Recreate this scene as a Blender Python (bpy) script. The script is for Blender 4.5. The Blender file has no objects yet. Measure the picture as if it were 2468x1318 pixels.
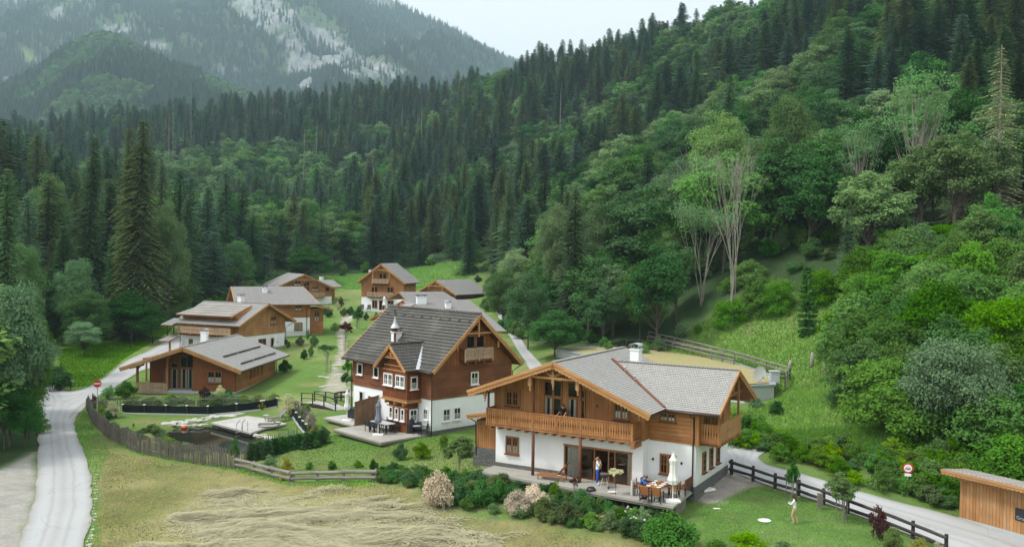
import bpy, math, random, colorsys
import numpy as np
from mathutils import Vector, Matrix
R=math.radians
C=bpy.context.scene.collection
S=bpy.context.scene
# ---------------- camera ----------------
FPX,PITCH,ROLL,CH=2133.7,.0190,.0140,13.72
cam=bpy.data.objects.new('camera',bpy.data.cameras.new('camera'));C.objects.link(cam)
cam.data.sensor_width=36;cam.data.lens=36*FPX/2468;cam.data.clip_start=.5;cam.data.clip_end=12000
cam.matrix_world=Matrix.Translation((0,0,CH))@Matrix.Rotation(math.pi/2-PITCH,4,'X')@Matrix.Rotation(ROLL,4,'Z')
S.camera=cam
# ---------------- sky, sun, exposure ----------------
SUN_EL,SUN_AZ=R(56),R(252)      # from behind and left of the viewer, through bright overcast
w=bpy.data.worlds.new('World');S.world=w;w.use_nodes=True
nt=w.node_tree;nt.nodes.clear()
def wn(t,**k):
    n=nt.nodes.new(t)
    for a,b in k.items(): setattr(n,a,b)
    return n
sky=wn('ShaderNodeTexSky',sky_type='NISHITA',sun_disc=False,sun_elevation=SUN_EL,sun_rotation=SUN_AZ,dust_density=4.0,air_density=1.2)
hs=wn('ShaderNodeHueSaturation');hs.inputs['Saturation'].default_value=.35
nt.links.new(sky.outputs[0],hs.inputs['Color'])
tc=wn('ShaderNodeTexCoord');sp=wn('ShaderNodeSeparateXYZ');nt.links.new(tc.outputs['Generated'],sp.inputs[0])
cr=wn('ShaderNodeValToRGB');nt.links.new(sp.outputs['Z'],cr.inputs[0])
e=cr.color_ramp.elements
e[0].position=0.0;e[0].color=(.90,.88,.84,1);e[1].position=1.0;e[1].color=(1.0,1.0,1.0,1)
x=e.new(.16);x.color=(.95,.93,.88,1)
x=e.new(.34);x.color=(.84,.85,.84,1)
x=e.new(.6);x.color=(.9,.93,.95,1)
b1=wn('ShaderNodeBackground');b1.inputs[1].default_value=.05;nt.links.new(hs.outputs[0],b1.inputs[0])
b2=wn('ShaderNodeBackground');b2.inputs[1].default_value=.53;nt.links.new(cr.outputs[0],b2.inputs[0])
ad=wn('ShaderNodeAddShader');nt.links.new(b1.outputs[0],ad.inputs[0]);nt.links.new(b2.outputs[0],ad.inputs[1])
wo=wn('ShaderNodeOutputWorld');nt.links.new(ad.outputs[0],wo.inputs[0])
sl=bpy.data.lights.new('sun','SUN');sl.energy=1.5;sl.angle=R(10);sl.color=(1,.96,.9)
so=bpy.data.objects.new('sun',sl);C.objects.link(so)
# Nishita rotation: azimuth measured clockwise from +Y
sd=Vector((math.sin(SUN_AZ)*math.cos(SUN_EL),math.cos(SUN_AZ)*math.cos(SUN_EL),math.sin(SUN_EL)))
so.rotation_euler=sd.to_track_quat('Z','Y').to_euler()
S.view_settings.view_transform='Standard';S.view_settings.look='None';S.view_settings.gamma=1
S.view_settings.exposure=1.05
cy=S.cycles
cy.max_bounces=6;cy.diffuse_bounces=2;cy.glossy_bounces=2;cy.transmission_bounces=3;cy.transparent_max_bounces=4;cy.volume_bounces=0
cy.use_adaptive_sampling=True;cy.adaptive_threshold=.02;cy.use_denoising=True
cy.caustics_reflective=False;cy.caustics_refractive=False
rng=np.random.default_rng(7);random.seed(7)
# ---------------- helpers ----------------
def tag(o,label=None,cat=None,group=None,kind=None):
    if label:o['label']=label
    if cat:o['category']=cat
    if group:o['group']=group
    if kind:o['kind']=kind
    return o
def empty(name,loc,rz=0,label=None,cat=None,group=None):
    o=bpy.data.objects.new(name,None);C.objects.link(o);o.location=loc;o.rotation_euler=(0,0,rz);o.empty_display_size=.3
    return tag(o,label,cat,group)
def tree_copy(o,parent=None):
    c=o.copy();C.objects.link(c);c.parent=parent
    for ch in o.children: tree_copy(ch,c)
    return c
class MB:
    def __init__(s): s.v=[];s.f=[];s.m=[];s.M=Matrix.Identity(4)
    def at(s,o,ex=(1,0,0),ey=(0,1,0),ez=(0,0,1)):
        s.M=Matrix(((ex[0],ey[0],ez[0],o[0]),(ex[1],ey[1],ez[1],o[1]),(ex[2],ey[2],ez[2],o[2]),(0,0,0,1)));return s
    def pt(s,p): s.v.append(tuple(s.M@Vector(p)));return len(s.v)-1
    def face(s,ids,m=0): s.f.append(tuple(ids));s.m.append(m)
    def poly(s,pts,m=0): s.face([s.pt(p) for p in pts],m)
    def hexa(s,P,m=0):   # P: 4 bottom, 4 top
        i=[s.pt(p) for p in P]
        for q in ((0,3,2,1),(4,5,6,7),(0,1,5,4),(1,2,6,5),(2,3,7,6),(3,0,4,7)): s.face([i[k] for k in q],m)
    def box(s,x0,x1,y0,y1,z0,z1,m=0):
        s.hexa([(x0,y0,z0),(x1,y0,z0),(x1,y1,z0),(x0,y1,z0),(x0,y0,z1),(x1,y0,z1),(x1,y1,z1),(x0,y1,z1)],m)
    def prism(s,pts,y0,y1,m=0):     # pts (x,z) polygon extruded along y
        n=len(pts);a=[s.pt((p[0],y0,p[1])) for p in pts];b=[s.pt((p[0],y1,p[1])) for p in pts]
        s.face(a,m);s.face(b[::-1],m)
        for i in range(n): j=(i+1)%n;s.face((a[j],a[i],b[i],b[j]),m)
    def beam(s,p,q,w,h,m=0,up=(0,0,1)):
        p=Vector(p);q=Vector(q);d=(q-p).normalized();u=Vector(up)
        if abs(d.dot(u))>.98:u=Vector((1,0,0))
        r=d.cross(u).normalized();u=r.cross(d).normalized();r=r*w/2;u=u*h/2
        s.hexa([p-r-u,q-r-u,q+r-u,p+r-u,p-r+u,q-r+u,q+r+u,p+r+u],m)
    def tube(s,pts,rad,n=8,m=0,cap=True):
        rings=[];pts=[Vector(p) for p in pts]
        if not hasattr(rad,'__len__'):rad=[rad]*len(pts)
        for i,p in enumerate(pts):
            d=(pts[min(i+1,len(pts)-1)]-pts[max(i-1,0)]).normalized()
            u=Vector((0,0,1)) if abs(d.z)<.9 else Vector((1,0,0))
            a=d.cross(u).normalized();b=d.cross(a)
            rings.append([s.pt(p+(a*math.cos(2*math.pi*k/n)+b*math.sin(2*math.pi*k/n))*rad[i]) for k in range(n)])
        for i in range(len(rings)-1):
            for k in range(n): s.face((rings[i][k],rings[i][(k+1)%n],rings[i+1][(k+1)%n],rings[i+1][k]),m)
        if cap: s.face(rings[0][::-1],m);s.face(rings[-1],m)
    def lathe(s,prof,c=(0,0,0),n=14,m=0):
        rings=[[s.pt((c[0]+r*math.cos(2*math.pi*k/n),c[1]+r*math.sin(2*math.pi*k/n),c[2]+z)) for k in range(n)] for r,z in prof]
        for i in range(len(rings)-1):
            for k in range(n): s.face((rings[i][k],rings[i][(k+1)%n],rings[i+1][(k+1)%n],rings[i+1][k]),m)
        s.face(rings[0][::-1],m);s.face(rings[-1],m)
    def build(s,name,mats,parent=None,smooth=False,uv=True):
        me=bpy.data.meshes.new(name);me.from_pydata(s.v,[],s.f)
        if not isinstance(mats,(list,tuple)):mats=[mats]
        for m in mats: me.materials.append(m)
        me.polygons.foreach_set('material_index',s.m)
        if smooth: me.polygons.foreach_set('use_smooth',[True]*len(s.f))
        me.update()
        if uv and len(s.f):
            ul=me.uv_layers.new(name='UVMap');co=np.array(s.v);out=np.zeros((len(me.loops),2),np.float32)
            for p in me.polygons:
                n=p.normal
                t=Vector((-n.y,n.x,0))
                if t.length<.05: t=Vector((1,0,0)) 
                t.normalize();b=n.cross(t)
                for li,vi in zip(p.loop_indices,p.vertices):
                    c=s.v[vi];out[li]=(c[0]*t.x+c[1]*t.y+c[2]*t.z,c[0]*b.x+c[1]*b.y+c[2]*b.z)
            ul.data.foreach_set('uv',out.ravel())
        o=bpy.data.objects.new(name,me);C.objects.link(o)
        if parent:o.parent=parent
        return o
def npmesh(name,co,quads,mats,mi=None,smooth=False,attr=None,k=4):
    me=bpy.data.meshes.new(name);n=len(quads)
    me.vertices.add(len(co));me.vertices.foreach_set('co',np.asarray(co,np.float32).ravel())
    me.loops.add(n*k);me.loops.foreach_set('vertex_index',np.asarray(quads,np.int32).ravel())
    me.polygons.add(n);me.polygons.foreach_set('loop_start',np.arange(0,n*k,k,dtype=np.int32))
    me.polygons.foreach_set('loop_total',np.full(n,k,np.int32))
    for m in mats: me.materials.append(m)
    if mi is not None: me.polygons.foreach_set('material_index',np.asarray(mi,np.int32))
    if smooth: me.polygons.foreach_set('use_smooth',np.ones(n,bool))
    if attr is not None:
        for an,av in attr.items():
            if av.ndim==1:
                a=me.attributes.new(an,'FLOAT','POINT');a.data.foreach_set('value',av.astype(np.float32))
            else:
                a=me.attributes.new(an,'FLOAT_COLOR','POINT');a.data.foreach_set('color',av.astype(np.float32).ravel())
    me.update(calc_edges=True);me.validate()
    return me
def mobj(name,me,parent=None,loc=None):
    o=bpy.data.objects.new(name,me);C.objects.link(o)
    if parent:o.parent=parent
    if loc is not None:o.location=loc
    return o
# ---------------- materials ----------------
class NT:
    def __init__(s,name):
        s.mat=bpy.data.materials.new(name);s.mat.use_nodes=True;s.t=s.mat.node_tree;s.t.nodes.clear()
    def n(s,typ,props=None,out=0,**inp):
        nd=s.t.nodes.new('ShaderNode'+typ)
        for a,b in (props or {}).items(): setattr(nd,a,b)
        for k,v in inp.items():
            key=int(k[1:]) if k[0]=='i' and k[1:].isdigit() else k.replace('_',' ')
            i=nd.inputs[key]
            if isinstance(v,bpy.types.NodeSocket): s.t.links.new(v,i)
            else:
                try:i.default_value=v
                except Exception:i.default_value=(v[0],v[1],v[2],1) if len(v)==3 else v
        return nd.outputs[out] if len(nd.outputs) else None
    def math(s,op,a,b=0.,c=None):
        k=dict(i0=a,i1=b)
        if c is not None:k['i2']=c
        return s.n('Math',{'operation':op},**k)
    def mix(s,f,a,b,mode='MIX'):
        nd=s.t.nodes.new('ShaderNodeMix');nd.data_type='RGBA';nd.blend_type=mode
        for i,v in ((0,f),(6,a),(7,b)):
            if isinstance(v,bpy.types.NodeSocket): s.t.links.new(v,nd.inputs[i])
            elif i==0: nd.inputs[0].default_value=v
            else: nd.inputs[i].default_value=(v[0],v[1],v[2],1)
        return nd.outputs[2]
    def ramp(s,f,stops):
        nd=s.t.nodes.new('ShaderNodeValToRGB');s.t.links.new(f,nd.inputs[0]);el=nd.color_ramp.elements
        for i,(p,c) in enumerate(stops):
            x=el[i] if i<2 else el.new(p)
            x.position=p;x.color=(c,c,c,1) if not hasattr(c,'__len__') else (*c,1)
        return nd.outputs[0]
    def noise(s,vec,scale,detail=3,rough=.55,out=0):
        return s.n('TexNoise',None,out,Vector=vec,Scale=scale,Detail=detail,Roughness=rough)
    def mapping(s,vec,sc): return s.n('Mapping',None,0,Vector=vec,Scale=sc)
    def bump(s,h,st=.3,dist=.02): return s.n('Bump',None,0,Height=h,Strength=st,Distance=dist)
    def out(s,col,rough=.8,normal=None,spec=.3,metal=0.,extra=None):
        k=dict(Base_Color=col,Roughness=rough,Metallic=metal);k['Specular IOR Level']=spec
        if normal is not None:k['Normal']=normal
        if extra:k.update(extra)
        sh=s.n('BsdfPrincipled',**k);s.n('OutputMaterial',Surface=sh);return s.mat
def uvs(t): return t.n('TexCoord',None,2)
def objc(t): return t.n('TexCoord',None,3)
def objrand(t): return t.n('ObjectInfo',None,5)
def plain(name,col,rough=.6,spec=.4,metal=0.,var=.12,sc=3.):
    t=NT(name);c=objc(t);f=t.noise(c,sc,4)
    d=tuple(x*(1-var*1.6) for x in col);l=tuple(min(1,x*(1+var)) for x in col)
    return t.out(t.mix(f,d,l),rough,None,spec,metal)
def boards(name,c1,c2,width,vert=True,groove=.16,stain=(.05,.03,.02),st=.35,rough=.75,bump=.5,grey=None):
    t=NT(name);uv=uvs(t);sx=t.n('SeparateXYZ',None,0,Vector=uv);sy=sx.node.outputs[1]
    a,b=(sx,sy) if vert else (sy,sx)
    s_=t.math('MULTIPLY',a,1/width);ix=t.math('FLOOR',s_);fr=t.math('FRACT',s_)
    wn_=t.n('TexWhiteNoise',{'noise_dimensions':'1D'},0,W=ix)
    edge=t.math('ABSOLUTE',t.math('SUBTRACT',fr,.5));g=t.math('GREATER_THAN',edge,.5-groove/2)
    sc=(14,.7,1) if vert else (.7,14,1)
    gr=t.noise(t.mapping(uv,sc),1.6,5,.65)
    big=t.noise(uv,.55,3)
    col=t.mix(t.math('ADD',t.math('MULTIPLY',wn_,.6),t.math('MULTIPLY',gr,.4)),c1,c2)
    sf=t.ramp(t.math('ADD',t.math('MULTIPLY',big,.6),t.math('MULTIPLY',gr,.4)),((.42,st),(.62,0.)))
    col=t.mix(sf,col,stain)
    if grey:
        gf=t.ramp(t.noise(t.mapping(uv,(2.5,.5,1) if vert else (.5,2.5,1)),1.2,3),((.5,0.),(.75,.6)));col=t.mix(gf,col,grey)
    col=t.mix(t.math('MULTIPLY',g,.75),col,tuple(x*.25 for x in c1))
    h=t.math('SUBTRACT',t.math('MULTIPLY',gr,.25),g)
    return t.out(col,rough,t.bump(h,bump,.02),.25)
def shingle(name,c1,c2,mort,row,wid,bump=.6,lich=None):
    t=NT(name);uv=uvs(t)
    br=t.t.nodes.new('ShaderNodeTexBrick');br.offset=.45;br.inputs['Scale'].default_value=1
    t.t.links.new(uv,br.inputs['Vector'])
    for k,v in (('Color1',c1),('Color2',c2),('Mortar',mort)): br.inputs[k].default_value=(*v,1)
    br.inputs['Mortar Size'].default_value=row*.09;br.inputs['Bias'].default_value=0;br.inputs['Brick Width'].default_value=wid;br.inputs['Row Height'].default_value=row
    sy=t.n('SeparateXYZ',None,1,Vector=uv);fr=t.math('FRACT',t.math('MULTIPLY',sy,1/row))
    ns=t.noise(uv,1.1,4);n2=t.noise(t.mapping(uv,(9,1,1)),1.4,4)
    col=t.mix(t.math('MULTIPLY',ns,.7),br.outputs[0],tuple(x*.72 for x in c1))
    col=t.mix(t.math('MULTIPLY',n2,.45),col,tuple(min(1,x*1.25) for x in c2))
    col=t.mix(t.ramp(fr,((.0,.55),(.22,0.))),col,mort)
    if lich: col=t.mix(t.ramp(t.noise(uv,.35,4),((.52,0.),(.7,.35))),col,lich)
    h=t.math('SUBTRACT',t.math('MULTIPLY',n2,.3),t.math('ADD',t.math('MULTIPLY',fr,.5),br.outputs[1]))
    return t.out(col,.85,t.bump(h,bump,.04),.2)
def masonry(name,c1,c2,mort,row,wid):
    t=NT(name);uv=uvs(t);br=t.t.nodes.new('ShaderNodeTexBrick')
    t.t.links.new(t.n('VectorMath',None,0,i0=uv,i1=t.n('VectorMath',{'operation':'SCALE'},0,i0=t.noise(uv,2,2,.5,1),Scale=.06)),br.inputs['Vector'])
    br.inputs['Scale'].default_value=1
    for k,v in (('Color1',c1),('Color2',c2),('Mortar',mort)): br.inputs[k].default_value=(*v,1)
    br.inputs['Mortar Size'].default_value=.012;br.inputs['Brick Width'].default_value=wid;br.inputs['Row Height'].default_value=row
    col=t.mix(t.noise(uv,5,4),br.outputs[0],tuple(x*.5 for x in c1))
    return t.out(col,.9,t.bump(t.math('SUBTRACT',t.noise(uv,7,4),br.outputs[1]),.7,.03),.2)
def leafmat(name,c,tr=.3,hv=.02,vv=.35,sc=.35,tip=None):
    """leaf colour varies from plant to plant and from clump to clump"""
    if c[1]>c[0]*1.2 and c[1]>c[2]*1.3: c=(c[0]*.97,c[1]*1.03,c[2]*1.1)
    t=NT(name);r=objrand(t);o=objc(t);g=t.n('NewGeometry',None,'Random Per Island') if False else t.noise(o,sc,3,.6)
    n2=t.noise(o,sc*9,2,.5)
    a=tuple(x*(1-vv) for x in c);b=tuple(min(.92,x*(1+vv*1.15)) for x in c)
    f=t.math('ADD',t.math('MULTIPLY',g,.75),t.math('MULTIPLY',n2,.45))
    f=t.math('SUBTRACT',f,.1)
    col=t.mix(f,a,b)
    if tip: col=t.mix(t.ramp(n2,((.52,0.),(.62,1.))),col,tip)
    hsv=t.n('HueSaturation',None,0,Hue=t.math('ADD',.5-hv/2,t.math('MULTIPLY',r,hv)),Saturation=t.math('ADD',.92,t.math('MULTIPLY',t.math('FRACT',t.math('MULTIPLY',r,7.3)),.35)),Value=t.math('ADD',.72,t.math('MULTIPLY',t.math('FRACT',t.math('MULTIPLY',r,13.7)),.7)),Color=col)
    d=t.n('BsdfDiffuse',Color=hsv,Roughness=.6);l=t.n('BsdfTranslucent',Color=t.mix(.5,hsv,(.09,.16,.02),'ADD') if False else hsv)
    sh=t.n('MixShader',i0=tr,i1=d,i2=l);t.n('OutputMaterial',Surface=sh);return t.mat
M={}
M['gold_v']=boards('gold_boards',(.37,.16,.055),(.58,.28,.105),.16,True,.12,(.15,.055,.02),.5,grey=(.34,.22,.13))
M['gold_h']=boards('gold_logs',(.37,.16,.055),(.54,.25,.092),.24,False,.1,(.16,.06,.022),.5,grey=(.33,.21,.12))
M['pale_v']=boards('pale_boards',(.42,.22,.095),(.6,.36,.17),.13,True,.14,(.22,.10,.04),.4)
M['amber_v']=boards('amber_boards',(.38,.18,.065),(.6,.33,.14),.2,True,.12,(.17,.07,.025),.5,grey=(.30,.27,.2))
M['red_h']=boards('red_logs',(.18,.062,.028),(.34,.135,.062),.15,False,.12,(.05,.02,.012),.5,grey=(.19,.105,.065))
M['red_v']=boards('red_boards',(.22,.082,.03),(.36,.145,.055),.15,True,.14,(.09,.035,.015),.5)
M['bay']=boards('bay_boards',(.15,.045,.018),(.24,.08,.03),.12,True,.12,(.07,.025,.012),.4)
M['barge']=boards('barge_boards',(.42,.21,.085),(.58,.32,.14),.5,False,.02,(.24,.11,.05),.4)
M['beam']=boards('beam_wood',(.27,.12,.05),(.42,.21,.09),.6,True,.02,(.15,.06,.03),.4)
M['beam_dark']=boards('dark_beam',(.13,.05,.025),(.22,.09,.045),.6,True,.02,(.07,.03,.02),.4)
M['rail_grey']=boards('weathered_rail',(.42,.28,.18),(.56,.42,.3),.14,True,.12,(.28,.17,.1),.4)
M['screen']=boards('screen_boards',(.17,.095,.05),(.33,.22,.13),.14,True,.12,(.08,.045,.03),.6)
M['cshingle']=shingle('wall_shingles',(.17,.06,.024),(.34,.13,.055),(.09,.03,.015),.16,.13,.4)
M['roof']=shingle('larch_shingles',(.32,.315,.30),(.46,.45,.43),(.085,.083,.078),.17,.16,.7)
M['roof2']=shingle('larch_shingles_far',(.26,.255,.245),(.37,.36,.35),(.12,.117,.11),.25,.3,.6)
M['planks']=boards('roof_planks',(.26,.245,.22),(.38,.36,.33),.26,True,.2,(.2,.19,.17),.4)
M['tile']=shingle('dark_tiles',(.075,.073,.067),(.125,.12,.108),(.025,.024,.022),.34,.3,.8,lich=(.26,.25,.21))
t=NT('plaster');c=objc(t);zc_=t.n('SeparateXYZ',None,2,Vector=c);sp1=t.ramp(t.math('SUBTRACT',t.math('ADD',zc_,t.math('MULTIPLY',t.noise(t.mapping(c,(2,2,1)),1.5,5,.7),-.7)),0),((.0,.5),(.45,0.)));stk=t.ramp(t.noise(t.mapping(c,(5,5,.25)),1.2,4),((.58,0.),(.8,.25)));M['plaster']=t.out(t.mix(stk,t.mix(sp1,t.mix(t.noise(c,.8,4),(.74,.755,.77),(.86,.87,.88)),(.50,.48,.42)),(.60,.60,.57)),.9,t.bump(t.noise(c,25,3),.15,.01),.1)
M['plinth']=masonry('stone_plinth',(.16,.165,.16),(.27,.265,.25),(.1,.1,.1),.1,.28)
M['concrete']=plain('concrete',(.42,.45,.45),.9,.1,0,.1,.9)
M['deck']=boards('deck_boards',(.36,.34,.30),(.47,.45,.40),.14,False,.14,(.24,.23,.2),.4)
M['deckp']=boards('deck_boards_pale',(.44,.43,.40),(.55,.54,.5),.14,False,.14,(.3,.29,.26),.4)
M['white']=plain('white_paint',(.78,.78,.76),.5,.4,0,.04)
M['cloth']=plain('white_cloth',(.74,.74,.70),.9,.1,0,.08)
M['lilac']=plain('grey_violet_cloth',(.20,.21,.27),.9,.1,0,.15)
M['black']=plain('black_metal',(.022,.024,.026),.45,.5,0,.3)
M['cover']=plain('black_cover',(.02,.024,.028),.55,.4,0,.3)
M['gutter']=plain('brown_gutter',(.075,.05,.04),.4,.5,.3,.2)
M['zinc']=plain('zinc',(.42,.45,.48),.45,.5,.4,.15)
M['steel']=plain('steel',(.6,.6,.6),.3,.5,.8,.05)
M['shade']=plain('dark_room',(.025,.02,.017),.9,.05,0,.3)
M['curtain']=boards('curtain',(.40,.41,.36),(.6,.6,.55),.13,True,.06,(.3,.3,.27),.3)
M['net']=boards('net_curtain',(.62,.65,.64),(.74,.76,.75),.1,True,.06,(.5,.5,.5),.2)
M['oldwood']=boards('old_wood',(.20,.185,.16),(.31,.29,.25),.25,False,.05,(.10,.09,.08),.5)
M['darkwood']=boards('dark_wood',(.035,.032,.03),(.07,.06,.055),.25,False,.05,(.02,.02,.02),.4)
M['stake']=plain('grey_stakes',(.19,.175,.15),.9,.1,0,.45,9)
M['orange_wood']=plain('oiled_wood',(.33,.14,.05),.55,.3,0,.2,5)
M['skin']=plain('skin',(.50,.29,.20),.6,.3,0,.05)
M['shirtw']=plain('white_cotton',(.75,.74,.72),.85,.1,0,.04)
M['blue']=plain('blue_cloth',(.035,.13,.55),.85,.15,0,.15,6)
M['denim']=plain('denim_shirt',(.05,.14,.42),.85,.15,0,.2,6)
M['blackc']=plain('black_cloth',(.015,.015,.018),.85,.15)
M['beige']=plain('beige_trousers',(.52,.36,.22),.85,.15)
M['hair_b']=plain('fair_hair',(.30,.16,.07),.7,.2);M['hair_d']=plain('dark_hair',(.03,.018,.012),.6,.3);M['hair_r']=plain('brown_hair',(.11,.045,.02),.6,.3)
M['redp']=plain('red_paint',(.55,.035,.03),.45,.4,0,.05);M['greyp']=plain('grey_board',(.16,.17,.18),.6,.3)
t=NT('window_glass')
fr=t.n('Fresnel',IOR=1.5);gl=t.n('BsdfGlossy',Roughness=.03);tr=t.n('BsdfTransparent')
t.n('OutputMaterial',Surface=t.n('MixShader',i0=t.math('ADD',t.math('MULTIPLY',fr,.9),.03),i1=tr,i2=gl));M['glass']=t.mat
t=NT('bark');o=objc(t);M['bark']=t.out(t.mix(t.noise(t.mapping(o,(3,3,.6)),2,4),(.05,.042,.035),(.15,.13,.11)),.95,None,.1)
t=NT('pale_bark');o=objc(t);M['palebark']=t.out(t.mix(t.noise(t.mapping(o,(3,3,.6)),1,4),(.19,.175,.145),(.40,.385,.33)),.95,None,.1)
t=NT('dead_bark');o=objc(t);M['deadbark']=t.out(t.mix(t.noise(t.mapping(o,(2,2,1)),1,4),(.27,.25,.20),(.50,.47,.39)),.95,None,.1)
M['spruce']=leafmat('spruce_needles',(.085,.145,.066),.18,.05,.45)
M['spruce_olive']=leafmat('olive_needles',(.125,.16,.062),.18,.02,.5)
M['spruce_blue']=leafmat('bluish_needles',(.10,.165,.105),.18,.03,.45)
M['spruce_dead']=leafmat('dry_twigs',(.36,.40,.23),.1,.02,.4)
M['beech']=leafmat('beech_leaves',(.12,.22,.066),.3,.05,.45)
M['pale']=leafmat('pale_leaves',(.19,.28,.115),.3,.03,.4)
M['silver']=leafmat('silver_leaves',(.165,.27,.125),.25,.02,.45)
M['hazel']=leafmat('hazel_leaves',(.115,.225,.045),.35,.02,.5)
M['dark']=leafmat('dark_leaves',(.065,.14,.046),.25,.02,.45)
M['ash']=leafmat('ash_leaves',(.16,.26,.12),.3,.02,.5)
M['purple']=leafmat('purple_leaves',(.060,.026,.026),.25,.02,.6,tip=(.13,.07,.06))
M['yellow']=leafmat('yellow_green_leaves',(.42,.42,.09),.3,.02,.35)
M['lime']=leafmat('lime_leaves',(.16,.27,.035),.3,.02,.35)
M['cream']=leafmat('cream_leaves',(.52,.52,.33),.3,.01,.3)
M['spirea']=leafmat('spirea_blossom',(.88,.70,.58),.2,.0,.2,sc=1.5,tip=(.30,.28,.14))
M['clip']=leafmat('clipped_leaves',(.055,.165,.02),.25,.01,.3)
M['flw']=plain('white_blossom',(.7,.68,.6),.9,.1);M['flp']=plain('pink_blossom',(.62,.24,.2),.9,.1);M['fly']=plain('yellow_blossom',(.66,.58,.2),.9,.1)
HAZE=1.7e-4
# ---------------- terrain ----------------
HP=np.array([(-.9,58,-.35),(11,51.5,-.5),(6,54,-.45),(16.5,60,-.4),(9.4,66,-.2),(-6.3,70.7,-.75),(-14,78.9,-.8),(0,80,-.4),(-29.5,94.5,-1.35),(-40.4,95.3,-1.6),(-28.5,107,-.9),
(-36,117.6,-.2),(-45,122,-.3),(-31,136.5,1.2),(-40,150,1.2),(-30.2,178,2.6),(-20,176,2.6),(-22.5,222,3.0),(-43,211,2.0),(-52,190,1.5),(-18,110,.0),(-12,150,1.2),
(0,47,-1.7),(-20,47,-1.9),(12,47,-1.5),(20,46,-1.5),(0,30,-2.3),(0,10,-3),(-30,30,-2.2),(30,30,-1.6),(60,20,-2),(-60,20,-2),(0,-60,-4),(80,-60,-4),(-80,-60,-4),(-25,52,-1.9),(-12,60,-1.6),(-22,76,-1.75),(-39.4,82,-1.7),
(-27.5,51,-1.9),(-32,65,-1.8),(-45,92,-1.7),(-55,106,-1.6),(-59,129,-.8),(-62,159,0),(-90,150,4),(-130,200,18),(-80,250,14),(-45,66,-1.5),(-60,75,-.5),(-80,100,3),(-110,130,10),(-100,60,4),
(-45,240,6.5),(-24,260,8.5),(-2,232,5.5),(-40,350,24),(-40,450,46),(-60,600,92),(-200,450,34),(-130,380,24),(-270,550,58),(-300,700,108),(-237,800,136),(-125,800,148),(-44,700,134),(-11,700,146),(20,650,142),(47,600,138),(70,560,136),(89,520,134),(109,500,138),(144,400,128),(164,300,112),
(0,1000,120),(-250,1100,80),(-450,900,90),(-420,600,70),(200,800,130),(400,500,150),(400,200,130),(250,100,90),(-500,300,70),(-300,200,50),
(14,100,1.0),(20,90,.8),(24,84,.2),(17,112,1.7),(22,100,1.5),(28.5,89,1.9),(27,100,2.3),(21,118,3.2),
(26,120,8.6),(13,112,3.0),(39.5,110,9.8),(30,80,3.4),(19.7,63,.9),(25,61.5,-.2),(33,60,1.5),(30,53,-1.2),(45,50,-1.3),(45,90,12),(50,75,9.5),(68,125,20.5),(47,115,15.5),(87,400,88),(78,250,52),(37,300,38),(9,300,24),(4.6,150,2.0),(4,130,.8),(-4,190,3.2),(136,250,76),(90,180,38),(100,100,32),(80,60,14),(70,200,34),(40,200,20),(20,150,8),(38,150,15),(20,230,20),(5,380,40),(-60,290,12),(-100,300,17),(-150,270,22),(16,85,1.0),(13,92,.9),(3.5,112,.2),(8,95,-.1),(5,103,0),(0,140,.9),(2,125,.4),(-12,215,2.6),(-6,226,2.8),(-10,240,4.8),(16,75,.2),
])
_c=12.
def _phi(d2): return np.sqrt(d2+_c*_c)
_A=_phi(((HP[:,None,:2]-HP[None,:,:2])**2).sum(-1));_n=len(HP)
_K=np.zeros((_n+3,_n+3));_K[:_n,:_n]=_A+np.eye(_n)*-.25;_K[:_n,_n]=1;_K[:_n,_n+1:]=HP[:,:2]/100;_K[_n,:_n]=1;_K[_n+1:,:_n]=HP[:,:2].T/100
_W=np.linalg.solve(_K,np.r_[HP[:,2],0,0,0])
def vnoise(x,y,s,seed=0):
    x=np.asarray(x)/s+seed*17.3;y=np.asarray(y)/s+seed*9.1
    xi=np.floor(x);yi=np.floor(y);fx=x-xi;fy=y-yi;fx=fx*fx*(3-2*fx);fy=fy*fy*(3-2*fy)
    def h(a,b):
        v=np.sin(a*127.1+b*311.7+seed*74.7)*43758.5453;return v-np.floor(v)
    return (h(xi,yi)*(1-fx)+h(xi+1,yi)*fx)*(1-fy)+(h(xi,yi+1)*(1-fx)+h(xi+1,yi+1)*fx)*fy
def fbm(x,y,s,o=4,seed=0,g=.5):
    r=0;a=1;t=0
    for i in range(o): r=r+a*vnoise(x,y,s/2**i,seed+i);t+=a;a*=g
    return r/t
def hraw(x,y):
    x=np.asarray(x,float);y=np.asarray(y,float);sh=x.shape;xf=x.ravel();yf=y.ravel();out=np.empty(len(xf))
    for i in range(0,len(xf),20000):
        a=xf[i:i+20000];b=yf[i:i+20000];d2=(a[:,None]-HP[None,:,0])**2+(b[:,None]-HP[None,:,1])**2
        out[i:i+20000]=_phi(d2)@_W[:_n]+_W[_n]+a/100*_W[_n+1]+b/100*_W[_n+2]
    r=np.hypot(xf,yf);k=np.clip((r-130)/400,0,1)
    out+=k*14*(fbm(xf,yf,90,3,3)-.5)
    far=np.clip((r-1150)/500,0,1);out=out*(1-far)+60*far
    return out.reshape(sh)
def hf(x,y):
    z=hraw(x,y)
    return z
def h1(x,y): return float(hf(np.array([x]),np.array([y]))[0])
def ray(px,py):
    x=(px-1234.);y=(py-659.);c,s=math.cos(ROLL),math.sin(ROLL)
    u=x*c+y*s;v=-x*s+y*c      # undo roll
    d=Vector((u/FPX,1,-v/FPX));cp,sp_=math.cos(PITCH),math.sin(PITCH)
    return Vector((d.x,cp*d.y+sp_*d.z,-sp_*d.y+cp*d.z))
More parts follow.
